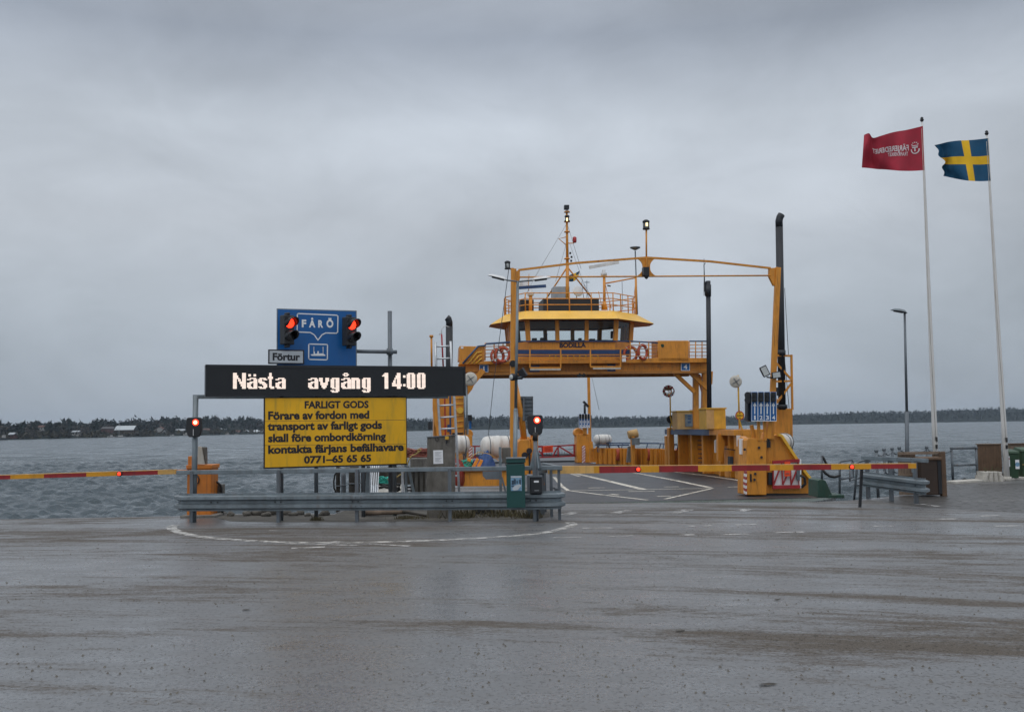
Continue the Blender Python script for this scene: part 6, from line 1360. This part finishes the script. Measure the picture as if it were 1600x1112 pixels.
m = MB(iv); fbox(m, 641, 668, 715, 812, 20.6, .8); m.build('block', M['concrete'], t, bevel=.03); m = MB(iv); fbox(m, 580, 642, 731, 757, 22.8, .5); m.build('rear_wall', M['timber_dark'], t); m = MB(iv); fbox(m, 639.5, 669, 733.5, 735, 20.56, .1); m.build('ledge', M['concrete_pale'], t)
for j, xx in enumerate((645, 653, 661)):
    m = MB(iv); fbox(m, xx, xx+3, 737, 790, 20.57, .04); m.build('timber_facing', M['timber_dark'], t)
coil('mooring_rope', 'heap of faded red rope on top of the dark concrete block', M['ropered'], P(654, 715.5, 20.95), .3, 9, .16, 3)
t = thing('mooring_line', 'pale straw coloured line drooping from the concrete block', 'rope', P(640, 716, 20.5)); iv = inv(t); m = MB(iv); m.tube([P(x, y, 20.5) for x, y in ((658, 703), (650, 709), (643, 712), (639, 718), (632, 737), (620, 745), (606, 749))], .014, 5); m.build('line', M['ropeyellow'], t); m = MB(iv); m.tube([P(x, y, 20.5) for x, y in ((652, 703), (655, 701), (658, 703), (655, 705), (652, 703.5))], .014, 5); m.build('loop', M['ropeyellow'], t)
a, b_ = P(566, 801, 18.6), P(640, 799, 18.6); t = thing('driftwood_log', 'long bleached log lying on the ground behind the guardrail', 'log', V3((a.x, 18.6, .05))); iv = inv(t); m = MB(iv); m.cyl(a, b_, .055, .04, 8); m.build('trunk', M['wood_grey'], t); m = MB(iv); m.cyl(P(630, 799, 18.55), P(668, 806, 18.2), .03, .02, 6); m.build('branch', M['timber_dark'], t)
t = thing('hatch_box', 'low black hatch opening under the guardrail beside the green box', 'hatch', V3((P(755, 806, 18.7).x, 18.8, 0))); iv = inv(t); m = MB(iv); fbox(m, 737, 774, 791, 808, 18.7, .3); m.build('hatch', M['ink'], t); m = MB(iv); fbox(m, 735, 776, 789, 791.5, 18.66, .36); m.build('lintel', M['concrete'], t)
# boulders along the quay edge
def stone(px, py, s, lab, seed):
    rg = np.random.default_rng(seed); c = G(px, py); t = thing('boulder', lab, 'stone', c, rg.random()*3, 'boulders along the quay edge'); m = MB(); m.ball((0, 0, s*.3), s, s*.7, s*.55, 10, 7)
    m.V = [p*(1+.16*math.sin(p.x*9/s*.3+seed)+.13*rg.normal()*.6) for p in m.V]; o = m.build('rock', M['stone'], t); return t
for k, (px, py, s) in enumerate(((430, 803.5, .24), (404, 804.5, .16), (446, 804, .14), (385, 805.5, .12), (470, 804, .1), (361, 806, .09), (506, 805, .12), (415, 806.5, .1), (458, 805.5, .09), (480, 806, .07))):
    stone(px, py, s, ('largest rounded boulder at the water edge left of the notice posts', 'flat boulder just left of the largest boulder', 'small boulder just right of the largest boulder', 'low grey stone on the edge between the housing and the boulders', 'small stone at the edge below the yellow notice', 'tiny stone on the edge nearest the orange housing', 'dark stone at the foot of the leftmost pile', 'small stone in front of the flat boulder', 'small stone between the boulders and the notice posts', 'pebble sized stone in front of the second notice post')[k], k+3)
# weeds
def weeds(px, py, h, w, lab, seed):
    rg = np.random.default_rng(seed); c = G(px, py); t = thing('weed_tuft', lab, 'weeds', c, 0, 'dry weeds behind the guardrail'); m = MB()
    for _ in range(130):
        a = rg.random()*6.28; x, y = rg.normal()*w*.5, rg.normal()*w*.3; l = h*(.4+.7*rg.random()); d = V3((rg.normal()*.45, rg.normal()*.35, 1)).normalized()*l; s = V3((math.cos(a), math.sin(a), 0))*.008
        m.poly([V3((x, y, 0))-s, V3((x, y, 0))+s, V3((x, y, 0))+d*.6+s*.6+V3((0, 0, 0)), V3((x, y, 0))+d])
    m.build('stems', M['dryplant'], t, fix=False); return t
for k, a in enumerate(((716, 809, .28, .35), (726, 808, .2, .3), (782, 807, .25, .45), (796, 806, .22, .3), (494, 813, .1, .1), (826, 809, .2, .25), (640, 810, .08, .3), (632, 810, .07, .2))):
    weeds(*a, ('tall dry weed tuft at the right foot of the grey cabinet', 'thin dry weeds between the cabinet and the black hatch', 'broad brown weed patch right of the black hatch', 'dry weeds under the green collection box', 'tiny grass tuft at the foot of a notice post', 'dry weeds below the black ticket box', 'low weeds along the ground left of the grey cabinet', 'sparse short weeds beside the bleached log')[k], k)
# --- twin street lamp with floodlights
Yl = 19.6; b = P(803.6, 799, Yl); b.z = 0; tp = P(809, 440, Yl); mid = P(805.8, 640, Yl)
t = thing('street_lamp', 'grey street lamp with two arms in front of the ferry wheelhouse', 'street lamp', b); iv = inv(t)
m = MB(iv); m.cyl(b, mid, .042); m.cyl(mid, tp, .030, .026); m.cyl(mid-V3((0, 0, .02)), mid+V3((0, 0, .03)), .043, .030); m.build('pole', M['steel'], t)
for s_, ax, ay, hx, hy in ((-1, 791, 437.5, 763, 430.3), (1, 832, 438, 860, 434.3)):
    p0, p1, p2 = tp, P(ax, ay, Yl), P(hx, hy, Yl); m = MB(iv); m.tube([p0, p0.lerp(p1, .3)+V3((0, 0, .0)), p1], .017, 6); m.build('arm', M['steel_dark'], t)
    d = (p2-p1).normalized(); up = V3((0, 0, 1)); sd = V3((0, 1, 0)); m = MB(iv); L0 = (p2-p1).length
    prof = [(0, .028, .06), (.06, .045, .08), (.2, .05, .09), (.75, .04, .085), (1, .015, .05)]; rings = []
    for tt, hh, ww in prof:
        c = p1+d*L0*tt; rings.append([c+sd*-ww-up*.0, c+sd*ww, c+sd*ww*.6+up*hh, c-sd*ww*.6+up*hh])
    for A_, B_ in zip(rings, rings[1:]): m.hexa(A_, B_)
    hd = m.build('lamp_head', M['grey_light'], t); m = MB(iv); c0, c1 = p1+d*L0*.12, p1+d*L0*.8; m.bar(c0-up*.012, c1-up*.012, .10, .02, sd); m.build('lamp_glass', M['soot'], hd)
t2 = thing('floodlight', 'pair of floodlights clamped to the twin lamp pole under the ferry bridge', 'floodlight', P(806, 590, Yl)); iv = inv(t2)
for (x0, x1, y0, y1, ty) in ((795.5, 806, 583.5, 594.5, 0), (811, 822.5, 575, 592, 1)):
    m = MB(iv)
    if ty == 0: m.lathe(P(801.5, 589, Yl-.06), (-.75, -.6, 0), [(.05, -.12), (.07, -.02), (.075, .03), (.06, .05)], 14)
    else:
        c = P(816.5, 583, Yl-.03); X = V3((.75, -.35, .55)).normalized(); Z = V3((-.5, 0, .85)).normalized(); m.box(c, (.13, .1, .17), X, None, Z); m.box(P(813, 591, Yl), (.09, .07, .04))
    m.build('lamp_housing', M['soot'], t2, bevel=.008)
m = MB(iv); m.bar(P(803, 590.5, Yl-.05), P(815, 588.5, Yl-.05), .025); m.build('clamp', M['steel_dark'], t2)
m = MB(iv); m.lathe(P(800.6, 589.2, Yl-.09), (-.75, -.6, 0), [(.055, .03), (.05, .04), (0, .045)], 14); m.build('lamp_glass', M['lampglass'], t2)
# --- slim street lamp at the right
Yl = 25; b = V3((P(1417.2, 740, Yl).x, Yl, 0)); mid = P(1416.8, 643, Yl); tp = P(1413.5, 489, Yl)
t = thing('street_lamp', 'slim dark street lamp with one short head left of the flagpoles', 'street lamp', b); iv = inv(t)
m = MB(iv); m.cyl(b, mid, .052, .05); m.cyl(mid, tp, .034, .028); m.build('pole', M['steel_dark'], t)
m = MB(iv); pts = [P(1416, 489, Yl), P(1412, 486, Yl), P(1404, 484.3, Yl), P(1396, 483.6, Yl), P(1392, 484.6, Yl)]; hs = [.03, .045, .05, .04, .01]; rings = [[p+V3((0, -.08 if i < 4 else -.03, -hs[i]*.5)), p+V3((0, .08 if i < 4 else .03, -hs[i]*.5)), p+V3((0, .05, hs[i]*.6)), p+V3((0, -.05, hs[i]*.6))] for i, p in enumerate(pts)]
for A_, B_ in zip(rings, rings[1:]): m.hexa(A_, B_)
hd = m.build('lamp_head', M['steel'], t); m = MB(iv); m.bar(P(1411, 488.2, Yl), P(1397, 485.6, Yl), .10, .03, V3((0, 1, 0))); m.build('lamp_glass', M['ink'], hd)
# --- right guardrail
t = thing('guardrail', 'short galvanised guardrail at the right under the tip of the barrier arm', 'guardrail', G(1395, 783)); iv = inv(t)
def path_r(z): return [P(1348, 757, 21.0)+V3((0, 0, z)), P(1395, 763.5, 20.2)+V3((0, 0, z)), P(1440, 769.5, 19.4)+V3((0, 0, z)), P(1447, 770.5, 19.25)+V3((.0, .03, z)), P(1449, 770, 19.3)+V3((.02, .1, z))]
m = MB(iv); wbeam(m, path_r(-.03)); m.build('rail', M['steel'], t)
for x, y in ((1359, 779), (1395.5, 783), (1434.5, 787)):
    p = G(x, y); m = MB(iv); tz = P(x, 716+(x-1359)*.05, p.y).z; m.bar(p+V3((0, .08, -.02)), V3((p.x, p.y+.08, tz)), .06, .1, V3((1, 0, 0))); m.build('post', M['steel_dark'], t)
m = MB(iv); m.bar(P(1347, 714.8, 21.0), P(1449, 719.5, 19.4), .07, .08, V3((0, 1, 0))); m.build('handrail', M['steel'], t, bevel=.006)
m = MB(iv); p = P(1426, 738, 19.5); m.bar(p, p+V3((0, 0, .25)), .03); m.build('joint_post', M['steel'], t)
# --- wooden screen and brown bin
Yw = 21.6; t = thing('wooden_screen', 'brown wooden screen around a dark bin behind the right guardrail', 'screen', V3((P(1440, 770, Yw).x, Yw, 0))); iv = inv(t)
m = MB(iv); fbox(m, 1404, 1477, 705.5, 709.5, Yw, .06); m.build('top_rail', M['wood_grey'], t)
m = MB(iv); q0 = [V3((P(1471, 740, Yw-.2).x, Yw-.2, .0)), V3((P(1478.5, 740, Yw-.2).x, Yw-.2, 0)), P(1477, 706, Yw-.2), P(1470.5, 706, Yw-.2)]; m.plate(q0, (0, .12, 0)); m.build('post', M['wood'], t)
for k in range(6):
    x = 1404.3+k*4.6; m = MB(iv); a = P(x, 740, Yw+.1); b_ = P(x+4.3, 740, Yw+.1); m.bb(a.x, b_.x, Yw+.1, Yw+.13, .02, P(x, 709.5, Yw+.1).z); m.build('plank', M['wood_grey'], t)
m = MB(iv); fbox(m, 1404, 1436, 740.5, 743.5, Yw+.05, .05); fbox(m, 1458, 1471, 709.5, 716, Yw+.03, .05); m.build('cross_rail', M['wood_grey'], t)
t = thing('waste_bin', 'dark brown lidded bin inside the wooden screen', 'bin', V3((P(1456, 772, Yw-.25).x, Yw, 0))); iv = inv(t)
m = MB(iv); x0, x1, z0, z1 = fbox(m, 1440, 1471, 717, 773, Yw-.3, .55); m.build('body', M['brown'], t, bevel=.02); m = MB(iv); fbox(m, 1438, 1472, 714.5, 718.5, Yw-.34, .62); m.build('lid', M['wood'], t, bevel=.01); m = MB(iv); fbox(m, 1466, 1471.3, 720, 771, Yw-.315, .02); m.build('edge_strip', M['black'], t)
# --- chain railing
posts = [(1369.3, 23.2, 704), (1381.2, 23.9, 702), (1393.8, 24.5, 700.8), (1405.2, 25.0, 699.5), (1448, 26.0, 698.5), (1486.7, 26.7, 700), (1525, 26.9, 699.5)]
t = thing('chain_railing', 'dark steel posts linked by sagging chains along the right quay edge', 'railing', V3((P(1405, 760, 25).x, 25, 0))); iv = inv(t); tops = []
for x, y, yy in posts:
    tp = P(x, yy, y); tops.append(tp); m = MB(iv); m.cyl(V3((tp.x, y, -.3 if x < 1380 else 0)), tp, .035, n=8); m.ball(tp, .05, n=8, m=6); m.build('post', M['steel_dark'], t)
for i in range(5):
    for dz in (0, -.46):
        if dz and i > 2: continue
        a, b_ = tops[i], tops[i+1]; m = MB(iv); m.tube([a.lerp(b_, k/10.)+V3((0, 0, dz-.05-.09*(1-(k/5.-1)**2)*(1 if i < 3 else 1.2))) for k in range(11)], .018, 5); m.build('chain', M['steel_dark'], t)
a, b_ = tops[5], tops[6]
m = MB(iv); m.cyl(a, b_, .035, n=8); m.build('rail', M['steel_dark'], t); m = MB(iv); m.cyl(a-V3((0, 0, .45)), b_-V3((0, 0, .45)), .03, n=8); m.build('rail', M['steel_dark'], t)
c = P(1507, 750.5, 26.9); t = thing('mooring_ring', 'small dark mooring ring standing on the pale quay edge', 'ring', c); m = MB(); m.tube([(math.cos(a)*.055, 0, math.sin(a)*.055) for a in np.linspace(0, 6.2832, 14, endpoint=False)], .018, 6, True); m.build('ring', M['rubber'], t); m = MB(); m.box((.0, 0, -.075), (.12, .08, .03)); m.build('foot', M['rubber'], t)
# --- steel ladder hoops, green bracket, hose
t = thing('quay_ladder', 'thin dark steel grab rails of a ladder down to the water right of the ferry', 'ladder', V3((P(1330, 770, 22).x, 22, -.2))); iv = inv(t)
for pts in (((1312, 775), (1312, 723), (1313.5, 720.5), (1331, 718), (1332.6, 721), (1333, 745.5), (1312, 748.5)), ((1334.5, 782), (1339.5, 724), (1342, 721), (1350, 719), (1360, 720)), ((1329, 726), (1328.2, 751), (1345, 745.5)), ((1329, 726), (1333, 722))):
    m = MB(iv); m.tube([P(x, y, 22) for x, y in pts], .025, 6); m.build('grab_rail', M['steel_dark'], t)
t = thing('ramp_stop', 'green steel wedge bracket beside the right wing of the ferry', 'bracket', V3((P(1290, 776, 21.4).x, 21.5, -.1))); iv = inv(t)
m = MB(iv); q0 = [P(x, y, 21.4) for x, y in ((1278, 777), (1278, 750), (1284, 748.3), (1290, 750.5), (1300, 772), (1300, 777.5))]; m.plate(q0, (0, .7, 0)); m.build('wedge', M['green_steel'], t, bevel=.01); m = MB(iv); q0 = [P(x, y, 21.38) for x, y in ((1294, 778), (1320, 778), (1319, 772.5), (1296, 773)) ]; m.plate(q0, (0, .7, 0)); m.build('foot', M['green_steel'], t, bevel=.01)
t = thing('hose_stand', 'dark hose looping from a thin pipe beside the green wedge bracket', 'hose', P(1284, 748, 22)); iv = inv(t)
m = MB(iv); m.tube([P(1284.2, 752, 22), P(1284, 711, 22)], .025, 6); m.build('pipe', M['steel_dark'], t)
for pts in (((1284, 712), (1287, 716), (1291, 724), (1296, 729)), ((1285, 733.5), (1290, 739), (1296, 743.5), (1304, 745), (1310, 743.5), (1313, 741.5))): m = MB(iv); m.tube([P(x, y, 22) for x, y in pts], .03, 7); m.build('hose', M['rubber'], t)
# --- fence, bins, concrete planter
Yf = 27.6; xs = [1527+k*4.2 for k in range(9)] + [1572+k*4.2 for k in range(22)]
t = thing('board_fence', 'brown vertical board fence beside the second flagpole', 'fence', V3((P(1545, 750, Yf).x, Yf, 0))); iv = inv(t); m = MB(iv)
for k in range(9): 
    x = 1527.3+k*4.15; a, b_ = P(x, 700, Yf), P(x+3.9, 700, Yf); m.bb(a.x, b_.x, Yf, Yf+.03+.012*(k % 2), .03, P(1545, 693.6, Yf).z)
m.build('boards', M['wood'], t); m = MB(iv); fbox(m, 1526.5, 1565, 692.8, 694.4, Yf-.03, .1); m.build('cap', M['wood_grey'], t)
t = thing('board_fence', 'grey weathered board fence behind the green bins', 'fence', V3((P(1600, 750, Yf+.6).x, Yf+.6, 0))); iv = inv(t); m = MB(iv)
for k in range(20): 
    x = 1570+k*4.15; a, b_ = P(x, 700, Yf+.6), P(x+3.95, 700, Yf+.6); m.bb(a.x, b_.x, Yf+.6, Yf+.63+.012*(k % 2), .03, P(1600, 693.2, Yf+.6).z)
m.build('boards', M['wood_grey'], t); m = MB(iv); a, b_ = P(1570, 693, Yf+.57), P(1655, 693, Yf+.57); m.bb(a.x, b_.x, Yf+.55, Yf+.66, P(1600, 693.4, Yf+.6).z, P(1600, 692, Yf+.6).z); m.build('cap', M['wood'], t)
def wheelie(x0, x1, ytop, Y, lab, dpt):
    a, b_ = P(x0, 720, Y), P(x1, 720, Y); zt_ = P(x0, ytop, Y).z; w = b_.x-a.x; t = thing('wheelie_bin', lab, 'bin', V3(((a.x+b_.x)/2, Y+dpt/2, 0)), 0, 'green wheelie bins'); 
    m = MB(); m.hexa([(-w*.42, -dpt*.42, .05), (w*.42, -dpt*.42, .05), (w*.42, dpt*.42, .05), (-w*.42, dpt*.42, .05)], [(-w/2, -dpt/2, zt_-.08), (w/2, -dpt/2, zt_-.08), (w/2, dpt/2, zt_-.08), (-w/2, dpt/2, zt_-.08)]); m.build('body', M['bin'], t, bevel=.015)
    m = MB(); m.hexa([(-w*.54, -dpt*.56, zt_-.075), (w*.54, -dpt*.56, zt_-.075), (w*.54, dpt*.5, zt_-.075), (-w*.54, dpt*.5, zt_-.075)], [(-w*.5, -dpt*.5, zt_-.02), (w*.5, -dpt*.5, zt_-.02), (w*.42, dpt*.4, zt_+.04), (-w*.42, dpt*.4, zt_+.04)]); m.build('lid', M['bin'], t, bevel=.01)
    for s_ in (-1, 1): m = MB(); m.cyl((s_*w*.44, dpt*.4, .1), (s_*w*.36, dpt*.4, .1), .1, n=12); m.build('wheel', M['rubber'], t)
    return t, w, zt_
t, w, zt_ = wheelie(1577.5, 1593, 704, 26.6, 'green wheelie bin with a blue and white sticker beside the second flagpole', .4)
m = MB(); m.bb(w*.05, w*.45, -.212, -.205, zt_-.48, zt_-.24); st = m.build('sticker', M['paper'], t); m = MB(); m.lathe((w*.25, -.213, zt_-.36), (0, -1, 0), [(.06, 0), (.06, .003)], 12); m.bb(w*.08, w*.42, -.217, -.213, zt_-.37, zt_-.35); m.build('sticker_mark', M['poster_a'], st)
m = MB(); m.bb(-w*.5-.07, -w*.5+.0, -.215, -.20, zt_-.42, zt_-.14); st = m.build('small_notice', M['paper'], t); m = MB(); m.cyl((-w*.5-.035, -.216, zt_-.21), (-w*.5-.035, -.219, zt_-.21), .028, n=12); m.build('notice_mark', M['red'], st)
t, w, zt_ = wheelie(1597, 1622, 701, 27.1, 'larger dark green bin at the right edge behind the stickered bin', .5)
m = MB(); m.bar((-w*.5, -.26, zt_-.42), (w*.5, -.26, zt_-.46), .02); m.build('strap', M['ropeyellow'], t)
t = thing('concrete_planter', 'pale scalloped concrete planter against the brown board fence', 'planter', V3((P(1552, 750, 26.3).x, 26.3, 0))); iv = inv(t)
for x0, x1, y0, y1, nm in ((1536, 1568, 743, 754, 'lower_block'), (1538.5, 1566, 737, 743.2, 'upper_block')):
    m = MB(iv); a, b_ = P(x0, 748, 26.1), P(x1, 748, 26.1); n_ = 4; pts = []
    for k in range(n_*6+1):
        s_ = k/(n_*6); pts.append((a.x+(b_.x-a.x)*s_, 26.1-.06*abs(math.sin(s_*n_*math.pi))**.7))
    z0 = 0 if nm[0] == 'l' else P(1552, 743, 26.1).z; z1 = P(1552, y0, 26.1).z; ring_ = pts+[(b_.x, 26.55), (a.x, 26.55)]; m.hexa([(x, y, z0) for x, y in ring_], [(x, y, z1) for x, y in ring_]); m.build(nm, M['concrete_pale'], t)
m = MB(iv)
for k in range(24): q = V3((P(1540+rng.random()*24, 740, 26.3).x, 26.3+rng.random()*.15, P(1552, 737, 26.1).z)); m.bar(q, q+V3((rng.normal()*.04, 0, .05+.10*rng.random())), .008)
m.build('dry_stems', M['dryplant'], t)
# --- flagpoles and flags
def flagpole(px0, py0, px1, py1, Y, lab):
    b = P(px0, py0, Y); b.z = 0; tp = P(px1, py1, Y); t = thing('flagpole', lab, 'flagpole', b); iv = inv(t); m = MB(iv); n = 6
    m.lathe(b, tp-b, [(.075-.052*k/n, (tp-b).length*k/n) for k in range(n+1)], 16)
    m.build('pole', M['whitepole'], t); m = MB(iv); m.lathe(tp, UP, [(.02, -.02), (.05, .03), (.055, .05), (.03, .06), (.045, .09), (.02, .12), (0, .13)], 12); m.build('finial', M['soot'], t)
    m = MB(iv); q = b.lerp(tp, .115); m.box(q+V3((.0, -.085, 0)), (.05, .05, .12)); m.box(b.lerp(tp, .095)+V3((.0, -.085, 0)), (.04, .05, .10)); m.build('cleat', M['rubber'], t)
    m = MB(iv); m.tube([b.lerp(tp, .115)+V3((-.02, -.11, 0)), b.lerp(tp, .5)+V3((-.045, -.05, 0)), b.lerp(tp, .98)+V3((-.03, -.03, 0))], .006, 4); m.tube([b.lerp(tp, .115)+V3((-.02, -.1, 0)), b.lerp(tp, .04)+V3((-.11, 0, 0))], .006, 4); m.build('halyard', M['cream'], t)
    m = MB(iv); m.cyl(b-V3((0, 0, .02)), b+V3((0, 0, .10)), .12, .11); m.build('base_sleeve', M['concrete_pale'], t)
flagpole(1463.5, 753, 1440.6, 190, 26.5, 'white flagpole flying the red flag'); flagpole(1573.5, 750, 1541.8, 211, 26.5, 'white flagpole flying the blue and yellow cross flag')
def curve(tab, s):
    q = s*(len(tab)-1); k = min(int(q), len(tab)-2); f = q-k
    p0, p1, p2, p3 = [V3((*tab[min(max(i, 0), len(tab)-1)], 0)) for i in (k-1, k, k+1, k+2)]
    return .5*((2*p1)+(p2-p0)*f+(2*p0-5*p1+4*p2-p3)*f*f+(3*p1-p0-3*p2+p3)*f**3)
def flag_fn(top, bot, Y, amp, fq, leftcut=None):
    def fn(s, t, off=0):
        a, b = curve(top, s), curve(bot, s); p = a.lerp(b, t); sag = leftcut(t)*s**6 if leftcut else 0
        dy = amp*math.sin(s*fq+t*1.4)*(.15+s)+amp*.45*math.sin(s*fq*2.3-t*3.1+1)*(.1+s)+amp*.25*math.sin(t*7+s*9)*s
        return P(p.x+sag, p.y+1.0*math.sin(s*7+t*3)*t*(1-t)*2, Y+dy+off)
    return fn
F1 = flag_fn([(1442, 197), (1428, 200.5), (1415, 203.5), (1402, 205.5), (1389, 208.5), (1376, 212.5), (1364, 215.5), (1358, 208.5), (1350, 211)], [(1444.3, 266), (1431, 267), (1419, 267.3), (1406, 267), (1394, 266), (1382, 265), (1371, 264.5), (1359, 263), (1346.5, 262)], 26.45, .16, 8)
def cloth(fn, ns, nt_, mats, mi, t, iv, name='cloth'):
    m = MB(iv); idx = [[m.v(fn(i/ns, j/nt_)) for j in range(nt_+1)] for i in range(ns+1)]
    for i in range(ns):
        for j in range(nt_): m.m = mi((i+.5)/ns, (j+.5)/nt_); m.f((idx[i][j], idx[i+1][j], idx[i+1][j+1], idx[i][j+1]), True)
    return m.build(name, mats, t, fix=False)
t = thing('red_flag', 'red flag with mirrored white lettering blowing left on the taller flagpole', 'flag', P(1444, 266, 26.45)); iv = inv(t)
cl_ = cloth(F1, 60, 34, [M['flagred']], lambda s, q: 0, t, iv)
def on_flag(sx0, sx1, ty0, ty1): return lambda p, q: F1(sx0+(sx1-sx0)*p, ty1+(ty0-ty1)*q, -.012)
m = MB(iv); text_on(m, 'FÄRJEREDERIET', on_flag(.22, .80, .33, .55), (0, 1, 0, 1), .02); text_on(m, 'TRAFIKVERKET', on_flag(.235, .545, .535, .63), (0, 1, 0, 1), .01); m.build('lettering', M['flagwhite'], cl_, fix=False)
m = MB(iv)
def eline(pts, w):
    for (s0, t0), (s1, t1) in zip(pts, pts[1:]):
        d = V3((s1-s0, (t1-t0)*.72, 0)).normalized(); n_ = V3((-d.y, d.x/.72, 0))*w/2; m.poly([F1(s0-n_.x, t0-n_.y, -.012), F1(s1-n_.x, t1-n_.y, -.012), F1(s1+n_.x, t1+n_.y, -.012), F1(s0+n_.x, t0+n_.y, -.012)])
ec, et = .125, .50
eline([(ec+.055*math.cos(a), et+.09*math.sin(a)) for a in np.linspace(R(-10), R(190), 10)], .017); eline([(ec-.04, et-.055), (ec+.04, et-.055)], .02); eline([(ec, et-.06), (ec, et+.04)], .02)
for k in range(5): a = R(200+35*k); eline([(ec+.04*math.cos(a), et-.10+.06*math.sin(a)), (ec+.05*math.cos(a), et-.11+.075*math.sin(a))], .014)
eline([(ec-.045, et-.095), (ec+.045, et-.095)], .014); m.build('emblem', M['flagwhite'], cl_, fix=False)
F2 = flag_fn([(1544, 216), (1528, 218), (1512, 219.3), (1496, 220), (1481, 222), (1469, 225), (1460, 227)], [(1547.5, 282.5), (1535, 283.3), (1522, 283), (1509, 282), (1497, 280), (1485, 277.5), (1474, 275)], 26.45, .15, 7.5, lambda q: 10*math.sin(q*math.pi)*(.6+.4*math.sin(q*15)))
t = thing('national_flag', 'blue flag with a yellow cross blowing left on the shorter flagpole', 'flag', P(1547, 282, 26.45)); iv = inv(t)
cb = cloth(F2, 64, 40, [M['flagblue'], M['flagyellow']], lambda s, q: 1 if (.3125 < s < .4375 or .4 < q < .6) else 0, t, iv)
m = MB(iv); p = [F2(0, k/8.) for k in range(9)]; m.tube(p, .012, 5); m.build('hoist_edge', M['cream'], t)
# small flags on the ferry
def small_flag(lab, top, bot, v, mats, mi, name):
    t = thing(name, lab, 'flag', FM @ fl(*top[0], v)); iv = inv(t); m = MB(iv); ns, nt_ = 16, 10
    def fn(s, q):
        a, b = curve(top, s), curve(bot, s); p = a.lerp(b, q); return FM @ fl(p.x, p.y, v+.12*math.sin(s*7+q*2))
    idx = [[m.v(fn(i/ns, j/nt_)) for j in range(nt_+1)] for i in range(ns+1)]
    for i in range(ns):
        for j in range(nt_): m.m = mi((i+.5)/ns, (j+.5)/nt_); m.f((idx[i][j], idx[i+1][j], idx[i+1][j+1], idx[i][j+1]), True)
    m.build('cloth', mats, t, fix=False); m = MB(iv); m.tube([fn(0, k/4.) for k in range(5)], .02, 5); m.build('hoist_edge', M['cream'], t)
small_flag('small blue and yellow flag hanging by the ferry main mast', [(906, 423), (900, 426), (892, 429), (886, 432)], [(903, 433), (899, 438), (893, 440), (887, 439)], BV+3.4, [M['flagblue'], M['flagyellow']], lambda s, q: 1 if (.3 < s < .5 or .4 < q < .62) else 0, 'national_flag')
small_flag('small pale flag beside the left radar on the ferry roof', [(826, 433), (821, 436), (816, 437), (812, 443)], [(826, 448), (820, 450), (816, 451), (811, 453)], BV+2.2, [M['paper']], lambda s, q: 0, 'house_flag')
# drowned leaves and bits on the asphalt
for k, (px, py, lab) in enumerate(((1198, 1068.5, 'dark wet leaf in the foreground right of centre'), (1062, 985, 'dark curled leaf on the wet asphalt in mid foreground'), (1215, 936, 'dark leaf lying below the right barrier'), (385, 952, 'thin dark twig lying left of centre'))):
    c = G(px, py, .006); w = .022+.008*(k == 0); t = thing('fallen_leaf', lab, 'leaf', c, .3*k, 'dead leaves on the asphalt'); m = MB(); i0 = [m.v((math.cos(a)*w*1.9*(1+.25*math.cos(3*a+k)), math.sin(a)*w*.8, .003+.003*math.sin(a*2+k))) for a in np.linspace(0, 6.2832, 10, endpoint=False)]; c0 = m.v((0, 0, .006))
    for i in range(10): m.f((i0[i], i0[(i+1) % 10], c0), True)
    m.build('blade', M['timber_dark'], t, fix=False)
# ---------------------------------------------------------------- loose pieces of a part become parts of their own
def split_loose(o, keep=1):
    me = o.data; n = len(me.vertices); par = list(range(n))
    def find(a):
        while par[a] != a: par[a] = par[par[a]]; a = par[a]
        return a
    for e in me.edges: par[find(e.vertices[0])] = find(e.vertices[1])
    grp = {}
    for p in me.polygons: grp.setdefault(find(p.vertices[0]), []).append(p)
    if len(grp) < 2: return
    for k, ps in enumerate(list(grp.values())):
        vs = sorted({v for p in ps for v in p.vertices}); mp_ = {v: i for i, v in enumerate(vs)}
        m2 = bpy.data.meshes.new(o.name); m2.from_pydata([tuple(me.vertices[v].co) for v in vs], [], [tuple(mp_[v] for v in p.vertices) for p in ps])
        for q, p in zip(m2.polygons, ps): q.use_smooth = p.use_smooth; q.material_index = p.material_index
        for mt in me.materials: m2.materials.append(mt)
        c = o.copy(); c.data = m2; COL.objects.link(c); c.parent = o.parent
    bpy.data.objects.remove(o)
SPLIT = ('deckhouse_column', 'girder_face', 'window_post', 'fire_hose', 'girder_flange', 'walkway_edge')
for o in [o for o in list(COL.objects) if o.type == 'MESH' and o.name.split('.')[0] in SPLIT and not o.children]: split_loose(o)

# ---------------------------------------------------------------- damp air over the strait
m = MB(); m.bb(-4000, 4000, -120, 4000, -8, 75); o = m.build('haze', [])
hm = bpy.data.materials.new('damp_air'); hm.use_nodes = True; nt = hm.node_tree; nt.nodes.clear()
ou = nt.nodes.new('ShaderNodeOutputMaterial'); pv = nt.nodes.new('ShaderNodeVolumePrincipled'); pv.inputs['Color'].default_value = (.62, .74, .90, 1); pv.inputs['Density'].default_value = .00011; pv.inputs['Anisotropy'].default_value = .1
nt.links.new(pv.outputs[0], ou.inputs['Volume']); o.data.materials.append(hm); o['kind'] = 'stuff'; tag(o, 'pale damp haze over the sound fading the far wooded shore', 'haze')
